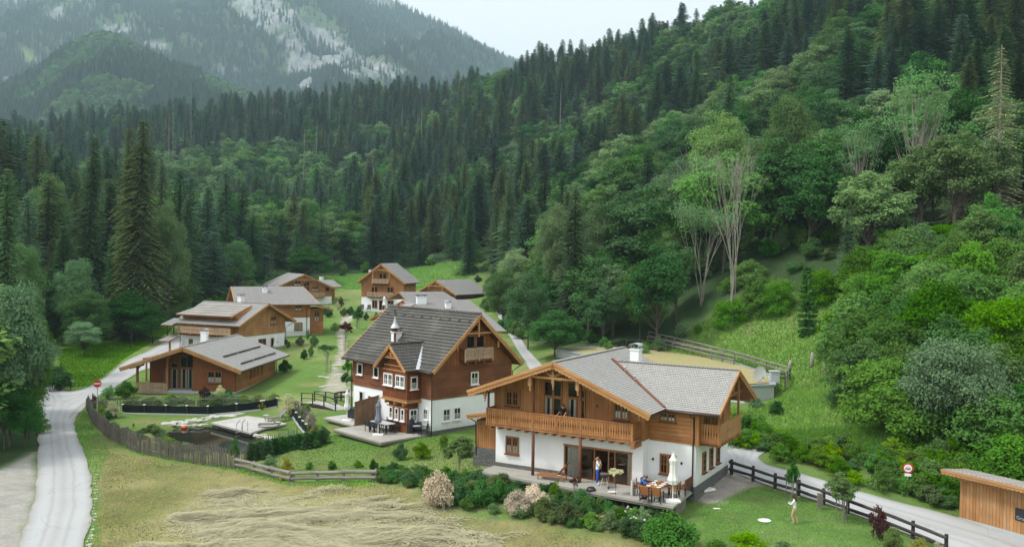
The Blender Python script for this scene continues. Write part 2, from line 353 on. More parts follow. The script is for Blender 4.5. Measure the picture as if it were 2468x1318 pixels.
def G(px,py,z=None):
    """ground point seen at a photo pixel"""
    d=ray(px,py)
    if z is not None:
        t=(z-CH)/d.z;return Vector((d.x*t,d.y*t,z))
    ts=np.concatenate([np.arange(20,160,.5),np.geomspace(160,1200,300)])
    zz=CH+d.z*ts;hh=hf(d.x*ts,d.y*ts);k=np.nonzero(zz<hh)[0]
    if len(k)==0:return Vector((d.x*1200,d.y*1200,CH+d.z*1200))
    a=ts[max(k[0]-1,0)];b=ts[k[0]]
    for _ in range(14):
        m=(a+b)/2
        if CH+d.z*m<h1(d.x*m,d.y*m): b=m
        else: a=m
    return Vector((d.x*a,d.y*a,CH+d.z*a))
def D(px,dist):
    """ground point below a photo column at a given distance"""
    d=ray(px,640);return Vector((d.x*dist,d.y*dist,h1(d.x*dist,d.y*dist)))
def Zat(py,px,dist): return CH+ray(px,py).z/ray(px,py).y*dist
def proj(P):
    P=np.atleast_2d(np.asarray(P,float));X,Y,Z=P[:,0],P[:,1],P[:,2]-CH
    cp,sp_=math.cos(PITCH),math.sin(PITCH);d=Y*cp-Z*sp_;u=Z*cp+Y*sp_;d=np.maximum(d,.1)
    x=FPX*X/d;y=-FPX*u/d;c,s=math.cos(ROLL),math.sin(ROLL)
    return 1234+x*c-y*s,659+x*s+y*c,d
def inpoly(x,y,poly):
    x=np.asarray(x);y=np.asarray(y);r=np.zeros(x.shape,bool);n=len(poly);j=n-1
    for i in range(n):
        xi,yi=poly[i][:2];xj,yj=poly[j][:2]
        c=((yi>y)!=(yj>y))&(x<(xj-xi)*(y-yi)/(yj-yi+1e-12)+xi);r^=c;j=i
    return r
def edge_d(x,y,poly,closed=True):
    x=np.asarray(x,float);y=np.asarray(y,float);best=np.full(x.shape,1e9);n=len(poly)
    for i in range(n if closed else n-1):
        x0,y0=poly[i][:2];x1,y1=poly[(i+1)%n][:2];dx,dy=x1-x0,y1-y0;t=np.clip(((x-x0)*dx+(y-y0)*dy)/(dx*dx+dy*dy+1e-9),0,1)
        best=np.minimum(best,np.hypot(x-x0-t*dx,y-y0-t*dy))
    return best
def smask(x,y,poly,soft):
    d=edge_d(x,y,poly);s=np.where(inpoly(x,y,poly),d,-d);return np.clip(.5+s/(2*soft),0,1)
def GP(*p): return [tuple(G(a,b)) for a,b in p]
CLEAR=[(-29,20),(-31,60),(-41,78),(-52,95),(-62,112),(-69,128),(-66,142),(-62,158),(-61,190),(-60,232),(-52,247),(-38,262),(-20,268),(-9,258),(-6,228),(-5,200),(0,160),(4,135),(8,118),(11,106),(18,108),(25,116),(35,118),(41,108),(42,95),(36,82),(33,72),(31,66),(31,60),(38,55),(70,45),(70,10)]
POND=GP((388,1044),(420,1029),(470,1021),(508,1020),(560,1034),(604,1047),(650,1052),(642,1066),(580,1088),(480,1080),(405,1062))
MEADOW=GP((232,1900),(228,1318),(246,1150),(222,1040),(262,1088),(380,1112),(565,1140),(700,1166),(905,1166),(1000,1186),(1080,1240),(1250,1262),(1400,1290),(1540,1318),(1700,1420),(1900,1900))
HAY=GP((400,1260),(560,1185),(700,1205),(860,1210),(1000,1240),(1150,1290),(1270,1330),(1300,1500),(500,1500),(420,1330))
LGRAVEL=GP((-80,1160),(40,1110),(75,1090),(92,1088),(92,1150),(78,1230),(45,1330),(30,1500),(-80,1500))
AGRAVEL=GP((1672,1192),(1690,1212),(1735,1212),(1800,1175),(1840,1168),(1760,1128),(1746,1130))
PATH=GP((800,880),(838,880),(830,800),(850,760),(830,758),(812,800),(818,850),(785,930),(770,945),(860,955),(840,930),(836,900))
BANK=[(14,63),(24,63),(31,62),(33,72),(36,82),(42,95),(41,108),(35,118),(25,116),(18,108),(11,106),(12,95),(23,95),(25.8,82.5),(17,72)]
VERGE=GP((180,1020),(205,985),(262,1088),(236,1160),(240,1318),(205,1318),(224,1220),(216,1130),(193,1065))
# pond hollow
_pc=np.array([p[:2] for p in POND]);PZ=float(np.mean([p[2] for p in POND]))
PG=GP((330,1004),(500,992),(690,985),(745,1035),(660,1075),(562,1100),(400,1085),(320,1045))
def hf(x,y):
    z=hraw(x,y);x=np.asarray(x,float);y=np.asarray(y,float)
    nr2=(np.hypot(x-_pc[:,0].mean(),y-_pc[:,1].mean())<40)
    if nr2.any():
        m=np.zeros(z.shape);m[nr2]=smask(x[nr2],y[nr2],PG,1.8);z=z*(1-m)+(PZ-.02)*m
    near=(np.hypot(x-_pc[:,0].mean(),y-_pc[:,1].mean())<30)
    if near.any():
        m=np.zeros(z.shape);m[near]=smask(x[near],y[near],POND,.9);z=z-m*1.3
    return z
# ground sheet: a fan of fine rows round the viewer out to the horizon
ang=np.concatenate([np.linspace(-180,-42,60)[:-1],np.linspace(-42,42,620),np.linspace(42,180,60)[1:]])
rad=np.concatenate([np.array([2,10,20,30,38]),np.arange(42,125,.35),np.geomspace(125,1500,190)[1:],np.geomspace(1500,9500,16)[1:]])
AA,RR=np.meshgrid(np.radians(ang),rad);gx=RR*np.sin(AA);gy=RR*np.cos(AA);gz=hf(gx,gy)
gx,gy,gz=gx.ravel(),gy.ravel(),gz.ravel()
col=np.tile(np.array([.115,.205,.042]),(len(gx),1))
def tint(m,c):
    global col
    col=col*(1-m[:,None])+np.array(c)*m[:,None]
nz=fbm(gx,gy,9,4,1);n2=fbm(gx,gy,2.2,3,5)
tint(np.clip((nz-.42)*3.5,0,1)*.75,(.23,.27,.095))
tint(np.clip((fbm(gx,gy,3.5,3,8)-.6)*5,0,1)*.55,(.26,.22,.10))
wob=(n2-.5)*1.2
ed=smask(gx+wob,gy+wob,MEADOW,.35);dry=.55+.45*np.clip((nz-.35)*4,0,1)
tint(ed,(.265,.25,.108));tint(ed*np.clip((n2-.5)*4,0,1)*.6,(.17,.17,.06));tint(ed*np.clip((fbm(gx,gy,5,3,12)-.52)*5,0,1)*.7,(.12,.15,.045))
tint(smask(gx+wob*3,gy+wob*3,HAY,2.5)*.45,(.40,.37,.20))
tint(smask(gx+wob,gy,BANK,1.5)*.85,(.17,.29,.058))
tint(smask(gx,gy,BANK,1.5)*np.clip((n2-.55)*6,0,1)*.5,(.24,.21,.11))
tint(smask(gx+wob*.6,gy+wob*.6,LGRAVEL,.4),(.36,.35,.31));tint(smask(gx+wob*.5,gy,AGRAVEL,.25),(.38,.35,.30));tint(smask(gx+wob*.4,gy+wob*.4,PATH,.3)*.9,(.36,.34,.26))
pd=smask(gx,gy,POND,.5);tint(pd,(.05,.055,.035))
fo=1-smask(gx+(nz-.5)*6,gy+(nz-.5)*6,CLEAR,2.0);fo[gy<25]*=0;fo=fo*(1-smask(gx,gy,LGRAVEL,.6));tint(fo,(.045,.085,.03))
tint(smask(gx,gy,[(-70,128),(-62,112),(-50,97),(-44,97),(-38,106),(-50,122),(-60,135),(-66,142)],3)*.7,(.13,.25,.045))
hi=np.clip((np.hypot(gx,gy)-1150)/300,0,1);tint(hi,(.04,.075,.03))
nA=len(ang);nR=len(rad);idx=np.arange(nA*nR).reshape(nR,nA)
q=np.stack([idx[:-1,:-1],idx[:-1,1:],idx[1:,1:],idx[1:,:-1]],-1).reshape(-1,4)
t=NT('ground_mat');o=objc(t);at=t.t.nodes.new('ShaderNodeAttribute');at.attribute_name='tint'
n_a=t.noise(o,1.3,5,.65);n_b=t.noise(o,9,4,.7);n_c=t.noise(t.mapping(o,(1,1,1)),.25,3)
v=t.math('ADD',t.math('MULTIPLY',n_a,.7),t.math('ADD',t.math('MULTIPLY',n_b,.75),t.math('MULTIPLY',n_c,.5)))
hsv=t.n('HueSaturation',None,0,Hue=t.math('ADD',.475,t.math('MULTIPLY',n_c,.05)),Value=t.math('ADD',t.math('MULTIPLY',v,1.05),-.05),Saturation=t.math('ADD',.7,t.math('MULTIPLY',n_a,.5)),Color=at.outputs[0])
M['ground']=t.out(hsv,.95,t.bump(t.math('ADD',n_a,n_b),.9,.12),.05)
me=npmesh('ground',np.stack([gx,gy,gz],1),q[:,::-1],[M['ground']],smooth=True,attr={'tint':np.c_[col,np.ones(len(col))]})
ground=tag(mobj('ground',me),kind='structure')
# roads (draped sheets)
def road_mat(name,c1,c2,edge=(.3,.3,.27)):
    t=NT(name);ac=t.t.nodes.new('ShaderNodeAttribute');ac.attribute_name='across';o=objc(t);uv=uvs(t);f=t.noise(o,.7,5,.6);g=t.noise(o,22,3,.7);c=t.mix(f,c1,c2);c=t.mix(t.math('MULTIPLY',g,.35),c,tuple(x*.7 for x in c1))
    s=t.ramp(t.noise(o,.35,5,.7),((.45,0.),(.65,.3)));c=t.mix(s,c,tuple(x*.66 for x in c2))
    tr_=t.ramp(t.math('ADD',ac.outputs[2],t.math('MULTIPLY',t.math('SUBTRACT',t.noise(o,.5,4,.7),.5),.12)),((0.,.75),(.06,.3),(.16,0.),(.27,.0),(.32,.35),(.38,.0),(.5,.28),(.62,0.),(.68,.35),(.74,0.),(.86,0.),(.95,.35),(1.,.8)));c=t.mix(tr_,c,(.23,.215,.17))
    cr_=t.ramp(t.n('TexVoronoi',{'feature':'DISTANCE_TO_EDGE'},0,Vector=t.n('VectorMath',None,0,i0=o,i1=t.n('VectorMath',{'operation':'SCALE'},0,i0=t.noise(o,.9,3,.6,1),Scale=1.5)),Scale=.22),((0.,.55),(.012,0.)));c=t.mix(t.math('MULTIPLY',cr_,.6),c,(.2,.2,.19))
    return t.out(c,.93,t.bump(g,.5,.02),.1)
M['road']=road_mat('pale_road',(.38,.39,.392),(.45,.46,.46))
def strip(name,pairs,mat,lift=.035,nsub=12,nw=10,kind='structure'):
    Ls=[G(*p[0]) if len(p[0])==2 else Vector(p[0]) for p in pairs];Rs=[G(*p[1]) if len(p[1])==2 else Vector(p[1]) for p in pairs]
    def cr_(P,k,t):
        a=P[max(k-1,0)];b=P[k];c=P[min(k+1,len(P)-1)];d=P[min(k+2,len(P)-1)]
        return .5*((2*b)+(c-a)*t+(2*a-5*b+4*c-d)*t*t+(3*b-a-3*c+d)*t**3)
    rows=[]
    for k in range(len(pairs)-1):
        for j in range(nsub):
            rows.append((cr_(Ls,k,j/nsub),cr_(Rs,k,j/nsub)))
    rows.append((Ls[-1],Rs[-1]))
    co=[];
    for a,b in rows:
        for i in range(nw+1):
            p=a.lerp(b,i/nw);e=0
            if i in(0,nw): 
                e=(float(fbm(np.array([p.x]),np.array([p.y]),1.2,2,4)[0])-.5)*.35;p=p+(b-a).normalized()*e
            co.append((p.x,p.y,0))
    co=np.array(co);co[:,2]=hf(co[:,0],co[:,1])+lift
    n=nw+1;m=len(rows);ix=np.arange(n*m).reshape(m,n);q=np.stack([ix[:-1,:-1],ix[:-1,1:],ix[1:,1:],ix[1:,:-1]],-1).reshape(-1,4)
    me=npmesh(name,co,q,[mat],smooth=True,attr={'across':np.tile(np.linspace(0,1,n),m)});o=mobj(name,me);return tag(o,kind=kind)
strip('road',[((-60,1900),(140,1900)),((20,1420),(180,1420)),((45,1318),(202,1318)),((75,1230),(223,1220)),((88,1150),(215,1130)),((91,1080),(193,1065)),((92,1010),(181,1012)),((98,965),(206,972)),((105,935),(152,942)),((110,905),(132,915)),((114,885),(124,892))],M['road'],.06)
strip('side_road',[((140,939),(168,1010)),((175,944),(206,972)),((225,928),(250,950)),((300,873),(335,898)),((360,845),(405,880)),((420,812),(490,846)),((500,772),(560,800)),((560,745),(600,762))],M['road'],.075)
strip('lane',[((2560,1440),(2720,1370)),((2268,1318),(2468,1293)),((2180,1285),(2305,1247)),((2000,1218),(2120,1198)),((1850,1170),(1950,1147)),((1752,1130),(1830,1110)),((14.5,62,0),(18.5,64.5,0)),((12.6,74,0),(15.8,75,0)),((8.2,92,0),(11.2,94,0)),((1290,900),(1335,900)),((1262,866),(1300,872)),((1225,806),(1252,812)),((1203,768),(1222,768)),((1190,745),(1205,745))],M['road'],.05)
# stone rim of the field road
# water
mb=MB();pz=PZ-.25
WATERZ=pz
mb.poly([(p[0],p[1],pz) for p in POND]) 
t=NT('pond_water');o=objc(t);M['water']=t.out(t.mix(t.noise(o,.5,3),(.012,.018,.014),(.03,.035,.022)),.06,t.bump(t.noise(o,3,2),.06,.02),.6)
tag(mb.build('pond_water',M['water']),kind='structure')
# ---------------- plants ----------------
def leaf_quads(P,N,size,rg,asp=.6,jit=.5):
    """quads centred on P, facing roughly N"""
    n=len(P);N=N+rg.normal(0,jit,(n,3));N/=np.linalg.norm(N,axis=1)[:,None]+1e-9
    a=np.cross(N,rg.normal(0,1,(n,3)));a/=np.linalg.norm(a,axis=1)[:,None]+1e-9;b=np.cross(N,a)
    s=(size*rg.uniform(.65,1.35,n))[:,None] if np.isscalar(size) else (size*rg.uniform(.65,1.35,n))[:,None]
    a=a*s*.5;b=b*s*.5*asp
    V=np.stack([P-a,P-b,P+a,P+b],1).reshape(-1,3)      # diamond leaf
    return V,np.arange(4*n).reshape(n,4)
def tubes_np(segs,n=5):
    V=[];Q=[];k=0
    for p,q,r0,r1 in segs:
        p=np.array(p,float);q=np.array(q,float);d=q-p;L=np.linalg.norm(d)
        if L<1e-6: continue
        d/=L;u=np.array([0,0,1.]) if abs(d[2])<.9 else np.array([1.,0,0]);a=np.cross(d,u);a/=np.linalg.norm(a);b=np.cross(d,a)
        th=np.arange(n)*2*np.pi/n;c=np.cos(th)[:,None]*a+np.sin(th)[:,None]*b
        V+= [p+c*r0,q+c*r1]
        for i in range(n): j=(i+1)%n;Q.append((k+i,k+j,k+n+j,k+n+i))
        k+=2*n
    return (np.concatenate(V) if V else np.zeros((0,3))),np.array(Q,int).reshape(-1,4)
def spruce_geo(seed,H=26,Rr=3.6,gap=.45,st=5,tw=1.,droop=.35,zb=.06,thin=1.):
    rg=np.random.default_rng(seed);P0=[];A0=[];V=[]
    z=H*zb;ph=rg.uniform(0,6);q1,q2,q3=rg.uniform(0,6,3)
    while z<H*.985:
        tt=(z/H-zb)/(1-zb);Lm=Rr*((1-tt)**.58)*(1-.35*math.exp(-tt*9))+.12
        nb=max(4,int(round((5+4*(1-tt))*thin)))
        for k in range(nb):
            ph+=2.399+rg.uniform(-.25,.25);L=Lm*rg.uniform(.6,1.12)*(.86+.17*math.sin(ph+q1+z*.35)+.13*math.sin(2*ph+q2-z*.6)+.10*math.sin(z*1.3+q3))
            dr=droop*(1-.6*tt)*rg.uniform(.6,1.4)
            ns=max(2,int(st*(.35+.65*L/Rr)))
            for s in range(ns+1):
                f=(s+.35)/(ns+.6);x=f*L;zz=z-dr*x*(f**.6)+.10*L*f**3+.02*H*(1-f)*.3
                c,sn=math.cos(ph),math.sin(ph);base=np.array([x*c,x*sn,zz])
                tl=(.30*L*(1-f)+.22*L/ns+.16)*tw
                for sd in (-1,1):
                    an=ph+sd*(.75+rg.uniform(-.2,.3));dn=-rg.uniform(.15,.85)
                    tip=base+np.array([math.cos(an)*tl,math.sin(an)*tl,dn*tl*.8])
                    w=(.17+.10*rg.random())*tw*(.6+L/Rr*.7)
                    o=np.array([c*w,sn*w,-.12*w])
                    V+= [base-o*.6,(base+tip)/2-o,tip,(base+tip)/2+o+np.array([0,0,.03])]
        z+=gap*rg.uniform(.75,1.25)*(.75+.5*(1-tt))
    V=np.array(V);Q=np.arange(len(V)).reshape(-1,4)
    tip=np.array([0,0,H])
    return V,Q,tubes_np([((0,0,-.8),(0,0,H*.5),.018*H*.9,.010*H),((0,0,H*.5),(0,0,H*.99),.010*H,.02)],7)
def broad_geo(seed,H=15,Rr=5,ncl=42,nl=240,leaf=.34,cz=.6,ch=.42,low=False,jit=.55,trunk_r=None,openf=0.,lean=0.,nst=1):
    rg=np.random.default_rng(seed);V=[];Q=[];k=0;cl=[]
    for i in range(ncl):
        d=rg.normal(0,1,3);d/=np.linalg.norm(d)
        if low: d[2]=abs(d[2])*.9+.02
        elif d[2]<-.55: d[2]*=-.6
        rr=rg.uniform(.35,.86)**.6 if i%3 else rg.uniform(.1,.6)
        wx=Rr*(1-.28*max(0,d[2])**2)
        c=np.array([d[0]*wx*rr,d[1]*wx*rr,H*cz+d[2]*H*ch*rr*.92]);cl.append(c)
        cr_=Rr*rg.uniform(.17,.34)*(1-openf*.35)
        n=int(nl*(cr_/(Rr*.28))**2)
        u=rg.normal(0,1,(n,3));u/=np.linalg.norm(u,axis=1)[:,None]
        u[:,2]=np.where((u[:,2]<-.2)&(rg.random(n)<.6),-u[:,2],u[:,2])
        rad_=cr_*rg.uniform(.25,1.25,n)**.6*(1+.18*np.sin(u[:,0]*5+i)*np.cos(u[:,1]*6))
        P=c+u*rad_[:,None]*np.array([1,1,.72])
        nn=u*.8+np.array([0,0,.7])
        v,q=leaf_quads(P,nn,leaf,rg,.62,jit);V.append(v);Q.append(q+k);k+=len(v)
    V=np.concatenate(V);Q=np.concatenate(Q)
    tr=trunk_r or H*.016;segs=[]
    for s in range(nst):
        ox,oy=(0,0) if nst==1 else (rg.uniform(-.3,.3),rg.uniform(-.3,.3))
        top=np.array([lean+ox*3,oy*3,H*(cz-.05)]);segs+=[((ox,oy,-.6),tuple(np.array([ox*1.5+lean*.4,oy*1.5,H*cz*.5])),tr,tr*.75),(tuple(np.array([ox*1.5+lean*.4,oy*1.5,H*cz*.5])),tuple(top),tr*.75,tr*.35)]
    for i,c in enumerate(cl):
        if i%2==0 or openf>0:
            f=rg.uniform(.35,.85);a=np.array([0,0,H*(cz-.05)*f]);m=(a+c)/2+np.array([0,0,-.04*H]);r=tr*.38
            segs+=[(a,m,r,r*.6),(m,c,r*.6,r*.2)]
    return V,Q,tubes_np(segs,6)
def plant_meshes(name,geo,lm,bm):
    V,Q,(tv,tq)=geo
    return npmesh(name+'_crown',V,Q,[lm]),npmesh(name+'_trunk',tv,tq,[bm],smooth=True)
def one_mesh(name,geo,lm,bm):
    V,Q,(tv,tq)=geo
    return npmesh(name,np.concatenate([V,tv]),np.concatenate([Q,tq+len(V)]),[lm,bm],mi=np.r_[np.zeros(len(Q)),np.ones(len(tq))])
PROT={}
def proto(key,geo,lm,bm='bark',H=1.,W=1.):
    PROT[key]=dict(m2=plant_meshes(key,geo,M[lm],M[bm]),H=H,W=W)
def place(key,x,y,h,wd,name,label,cat,group=None,z=None,rz=None,tilt=0.):
    """a plant of prototype `key` scaled to height h and width wd"""
    p=PROT[key];zz=h1(x,y) if z is None else z
    e=empty(name,(x,y,zz-.05),random.uniform(0,6.28) if rz is None else rz,label,cat,group)
    if tilt:e.rotation_euler[0]=tilt
    if h>7 and tilt==0: e.rotation_euler[0]=random.gauss(0,.022);e.rotation_euler[1]=random.gauss(0,.022)
    e.scale=(wd/p['W'],wd/p['W'],h/p['H'])
    for nm,me in (('crown',p['m2'][0]),('trunk',p['m2'][1])):
        if len(me.polygons)==0: continue
        o=mobj(nm,me,e)
    return e
proto('sp1',spruce_geo(1,26,3.8,.46,6,1.1),'spruce',H=26,W=7.4)
proto('sp2',spruce_geo(2,26,3.4,.5,6,1.1,.6),'spruce',H=26,W=6.2)
proto('sp4',spruce_geo(4,26,3.6,.5,6,1.15,.4),'spruce_blue',H=26,W=6.8)
proto('sp3',spruce_geo(3,24,4.2,.40,7,1.05,.6),'spruce_olive',H=24,W=8.2)
proto('be1',broad_geo(11,15,5,54,230,.36,.53,.47),'beech',H=15.3,W=9.6)
proto('be2',broad_geo(12,16,4.6,52,240,.36,.53,.47),'pale',H=16,W=9)
proto('be3',broad_geo(13,14,5,52,230,.38,.52,.47),'dark',H=14.2,W=9.6)
proto('as1',broad_geo(14,18,5,40,120,.34,.62,.38,openf=.8),'ash','palebark',H=18.5,W=9.6)
proto('sv1',broad_geo(15,12,4.6,44,220,.34),'silver',H=12.2,W=9)
# ---- forest ----
xs=[];sp_=7.3
def grid_pts(r0,r1,sp,amax=37,seed=0):
    rg=np.random.default_rng(seed);X,Y=np.meshgrid(np.arange(-r1*.75,r1*.75,sp),np.arange(20,r1,sp))
    X=X+rg.uniform(-.42,.42,X.shape)*sp;Y=Y+rg.uniform(-.42,.42,Y.shape)*sp
    r=np.hypot(X,Y);a=np.degrees(np.arctan2(X,Y));k=(r>r0)&(r<r1)&(abs(a)<amax);return X[k],Y[k],rg
X,Y,rg=grid_pts(40,1000,sp_,36,5)
r=np.hypot(X,Y)
keep=(~inpoly(X,Y,CLEAR))&(edge_d(X,Y,CLEAR)>2.2)&(Y>55)
HZ=[(29,50),(60,40),(95,70),(90,105),(66,112),(50,104),(42,100),(33,76)]       # hazel bank has its own shrubs
keep&=~inpoly(X,Y,HZ)
# thin with distance (far crowns merge)
keep&=rg.random(len(X))<np.clip(1.0-r/1300,.4,1)
X,Y,r=X[keep],Y[keep],r[keep];Z=hf(X,Y)
nn=fbm(X,Y,70,3,21);px,py,dd=proj(np.stack([X,Y,Z],1))
dec=(nn>.50)|((px>430)&(px<930)&(r>260)&(r<560)&(rg.random(len(X))<.75)&(nn>.38))|((X>0)&(r<230)&(rg.random(len(X))<.55))|((r<125)&(X<-30)&(rg.random(len(X))<.35))
dec&=~((r>620)&(px<1150))
dec|=(r>620)&(px<1150)&(rg.random(len(X))<.13)
dec|=(px>1150)&(r>400)&(rg.random(len(X))<.28)
hh=np.where(dec,rg.uniform(11,19,len(X)),np.clip(rg.normal(20,4.5,len(X)),9,29))
hh*=np.where((edge_d(X,Y,CLEAR)<8),.75,1.)
hh=np.where((X>25)&(r<170)&(~dec),hh*.85,hh)
ww=np.where(dec,hh*rg.uniform(.55,.8,len(X)),hh*rg.uniform(.38,.60,len(X)))
fr_in=(px>-60)&(px<2530)
# rough visibility: sweep from near to far, keeping each column's covered height
order=np.argsort(r);cover=np.full(2800,1318.);vis=np.zeros(len(X))
tx,ty,_=proj(np.stack([X,Y,Z+hh],1))
wpx=FPX*ww/dd
for i in order:
    if not fr_in[i]: continue
    a=int(max(0,tx[i]+100-wpx[i]*.5));b=int(min(2799,tx[i]+100+wpx[i]*.5))
    if b<=a: continue
    seg=cover[a:b+1];top=max(ty[i],-40);g=np.clip(seg-top,0,None).sum()*.5 if top<1318 else 0
    if ty[i]>1318 or py[i]<0: g=0
    vis[i]=g
    mid=np.abs(np.arange(a,b+1)-(a+b)/2)/((b-a)/2+1e-6)
    prof=ty[i]+(py[i]-ty[i])*(mid*.75 if not dec[i] else mid**2*.45)
    cover[a:b+1]=np.minimum(seg,prof)
score=np.where(vis>25,wpx*np.minimum(FPX*hh/dd,900),0)
def pick(mask,n):
    k=np.nonzero(mask&(score>0))[0];return k[np.argsort(-score[k])][:n]
ic=pick(~dec,255);idd=pick(dec,240)
indiv=np.zeros(len(X),bool);indiv[ic]=True;indiv[idd]=True
def where_(i):
    p=px[i];d_=r[i]
    if p<560: s='left of the valley' 
    elif p<1180: s='behind the far chalets'
    else: s='on the right hill'
    if d_<170: t_='at the forest edge'
    elif d_<330: t_='mid forest'
    else: t_='high in the forest'
    return t_+' '+s
for i in ic:
    k=('sp1','sp2','sp3','sp4')[int(rg.integers(0,4))]
    place(k,X[i],Y[i],hh[i],ww[i],'spruce_tree',{'sp1':'dark green','sp2':'dark narrow','sp3':'olive green','sp4':'bluish green'}[k]+' spruce '+where_(i),'spruce','spruces '+where_(i),z=Z[i])
for i in idd:
    k=('be1','be2','be3','be1','be3','be2')[int(rg.integers(0,6))]
    place(k,X[i],Y[i],hh[i],ww[i],'broadleaf_tree',{'be1':'green','be2':'pale green','be3':'deep green'}[k]+' broadleaf tree '+where_(i),'tree','broadleaf trees '+where_(i),z=Z[i])
# the rest of the wood: one object, low copies of spruce and beech scattered over it
lib=bpy.data.collections.new('forest_kinds')
def lib_add(nm,geo,lm,bm,H,W):
    me=one_mesh(nm,geo,M[lm],M[bm]);me.transform(Matrix.Diagonal((1/W,1/W,1/H,1)));o=bpy.data.objects.new(nm,me);lib.objects.link(o)
lib_add('a_spruce',spruce_geo(31,26,3.7,.62,4,1.35),'spruce','bark',26,7.2)
lib_add('b_spruce',spruce_geo(32,26,3.4,.66,4,1.35,.5),'spruce','bark',26,6.8)
lib_add('c_spruce',spruce_geo(33,24,4.0,.62,4,1.35,.5),'spruce_olive','bark',24,7.8)
lib_add('c_spruce_blue',spruce_geo(37,26,3.7,.62,4,1.35,.4),'spruce_blue','bark',26,7.2)
lib_add('d_beech',broad_geo(34,15,5,44,95,.62,.52,.47),'beech','bark',15.3,9.6)
lib_add('e_beech',broad_geo(35,15,5,44,95,.62,.52,.47),'dark','bark',15.3,9.6)
lib_add('f_beech',broad_geo(36,16,4.8,44,95,.60,.52,.47),'pale','bark',16,9.2)
def scatter(name,P,kind,hgt,wid,mats_kind='stuff',label=None,cat=None):
    n=len(P);me=bpy.data.meshes.new(name);me.vertices.add(n);me.vertices.foreach_set('co',P.astype(np.float32).ravel())
    for an,av in (('pick',kind.astype(np.int32)),):
        a=me.attributes.new(an,'INT','POINT');a.data.foreach_set('value',av)
    a=me.attributes.new('size','FLOAT_VECTOR','POINT');a.data.foreach_set('vector',np.stack([wid,wid,hgt],1).astype(np.float32).ravel())
    a=me.attributes.new('turn','FLOAT_VECTOR','POINT');a.data.foreach_set('vector',np.stack([np.zeros(n),np.zeros(n),rng.uniform(0,6.28,n)],1).astype(np.float32).ravel())
    o=mobj(name,me);ng=bpy.data.node_groups.new(name+'_nodes','GeometryNodeTree')
    ng.interface.new_socket('Geometry',in_out='INPUT',socket_type='NodeSocketGeometry');ng.interface.new_socket('Geometry',in_out='OUTPUT',socket_type='NodeSocketGeometry')
    N=ng.nodes.new;gi=N('NodeGroupInput');go=N('NodeGroupOutput');m2=N('GeometryNodeMeshToPoints');ip=N('GeometryNodeInstanceOnPoints');ci=N('GeometryNodeCollectionInfo')
    ci.inputs[0].default_value=lib;ci.inputs[1].default_value=True;ci.inputs[2].default_value=True
    L=ng.links.new
    def att(nm,ty):
        a=N('GeometryNodeInputNamedAttribute');a.data_type=ty;a.inputs[0].default_value=nm;return [s for s in a.outputs if s.enabled][0]
    L(gi.outputs[0],m2.inputs[0]);L(m2.outputs[0],ip.inputs['Points']);L(ci.outputs[0],ip.inputs['Instance']);ip.inputs['Pick Instance'].default_value=True
    L(att('pick','INT'),ip.inputs['Instance Index']);L(att('size','FLOAT_VECTOR'),ip.inputs['Scale'])
    er=N('FunctionNodeEulerToRotation');L(att('turn','FLOAT_VECTOR'),er.inputs[0]);L(er.outputs[0],ip.inputs['Rotation'])
    L(ip.outputs[0],go.inputs[0]);mo=o.modifiers.new('scatter','NODES');mo.node_group=ng
    return tag(o,label,cat,kind=mats_kind)
rest=(~indiv)&(r<1000)
kd=np.where(dec,rng.integers(4,7,len(X)),rng.integers(0,4,len(X)))
scatter('forest',np.stack([X,Y,Z-.3],1)[rest],kd[rest],hh[rest],ww[rest],label='dense mixed forest of spruce and beech covering the slopes behind the chalets',cat='forest')
# ---- far mountains ----
def mountain(name,prof,d0,d1,base,seed,rough,mat,na=360,nr=170,a0=-38,a1=38,pw=1.1,back=.5):
    A=np.radians(np.linspace(a0,a1,na));T=np.linspace(0,1.35,nr);AA,TT=np.meshgrid(A,T)
    pxs=1234+FPX*np.tan(AA);yp=np.interp(pxs,[p[0] for p in prof],[p[1] for p in prof])
    yp=yp-(pxs-1234)*ROLL*1.0
    zr=CH+(618.5-yp)/FPX*d1
    rr=(d0+(d1-d0)*TT);x=rr*np.tan(AA);y=rr
    tt=np.clip(TT,0,1)
    z=base+(zr-base)*tt**pw
    over=np.clip(TT-1,0,1);z=z-(zr-base)*over*back*1.6
    w_=np.sin(np.pi*np.clip(TT,0,1))**.7
    rd=1-np.abs(2*fbm(x,y*.55,620,5,seed)-1);rd2=1-np.abs(2*fbm(x,y,190,4,seed+7)-1)
    z=z+rough*((rd-.72)*1.5+(rd2-.7)*.5)*w_+rough*.10*(fbm(x,y,60,3,seed+3)-.5)
    z=z+rough*.03*(fbm(x,y,25,2,seed+9)-.5)*(TT<1.05)
    z[0]=base-40
    P=np.stack([x.ravel(),y.ravel(),z.ravel()],1);ix=np.arange(na*nr).reshape(nr,na)
    q=np.stack([ix[:-1,:-1],ix[:-1,1:],ix[1:,1:],ix[1:,:-1]],-1).reshape(-1,4)
    return P,q,(x,y,z)
def poly_soft(px_,py_,poly,soft): return smask(px_,py_,poly,soft)
M['rockforest']=None
t=NT('mountain_mat');o=objc(t);at=t.t.nodes.new('ShaderNodeAttribute');at.attribute_name='rock'
rk=t.math('ADD',at.outputs[2],t.math('MULTIPLY',t.math('SUBTRACT',t.noise(t.mapping(o,(1,1,.6)),.011,8,.78),.5),2.3));rk=t.ramp(rk,((.56,0.),(.78,1.)))
gr=t.ramp(t.math('ADD',t.math('MULTIPLY',t.noise(t.mapping(o,(1,1,.25)),.012,8,.85),.5),t.math('MULTIPLY',t.noise(t.mapping(o,(1.6,1,.5)),.06,6,.8),.5)),((.40,0.),(.60,1.)));rc=t.mix(gr,(.12,.135,.135),(.40,.41,.40))
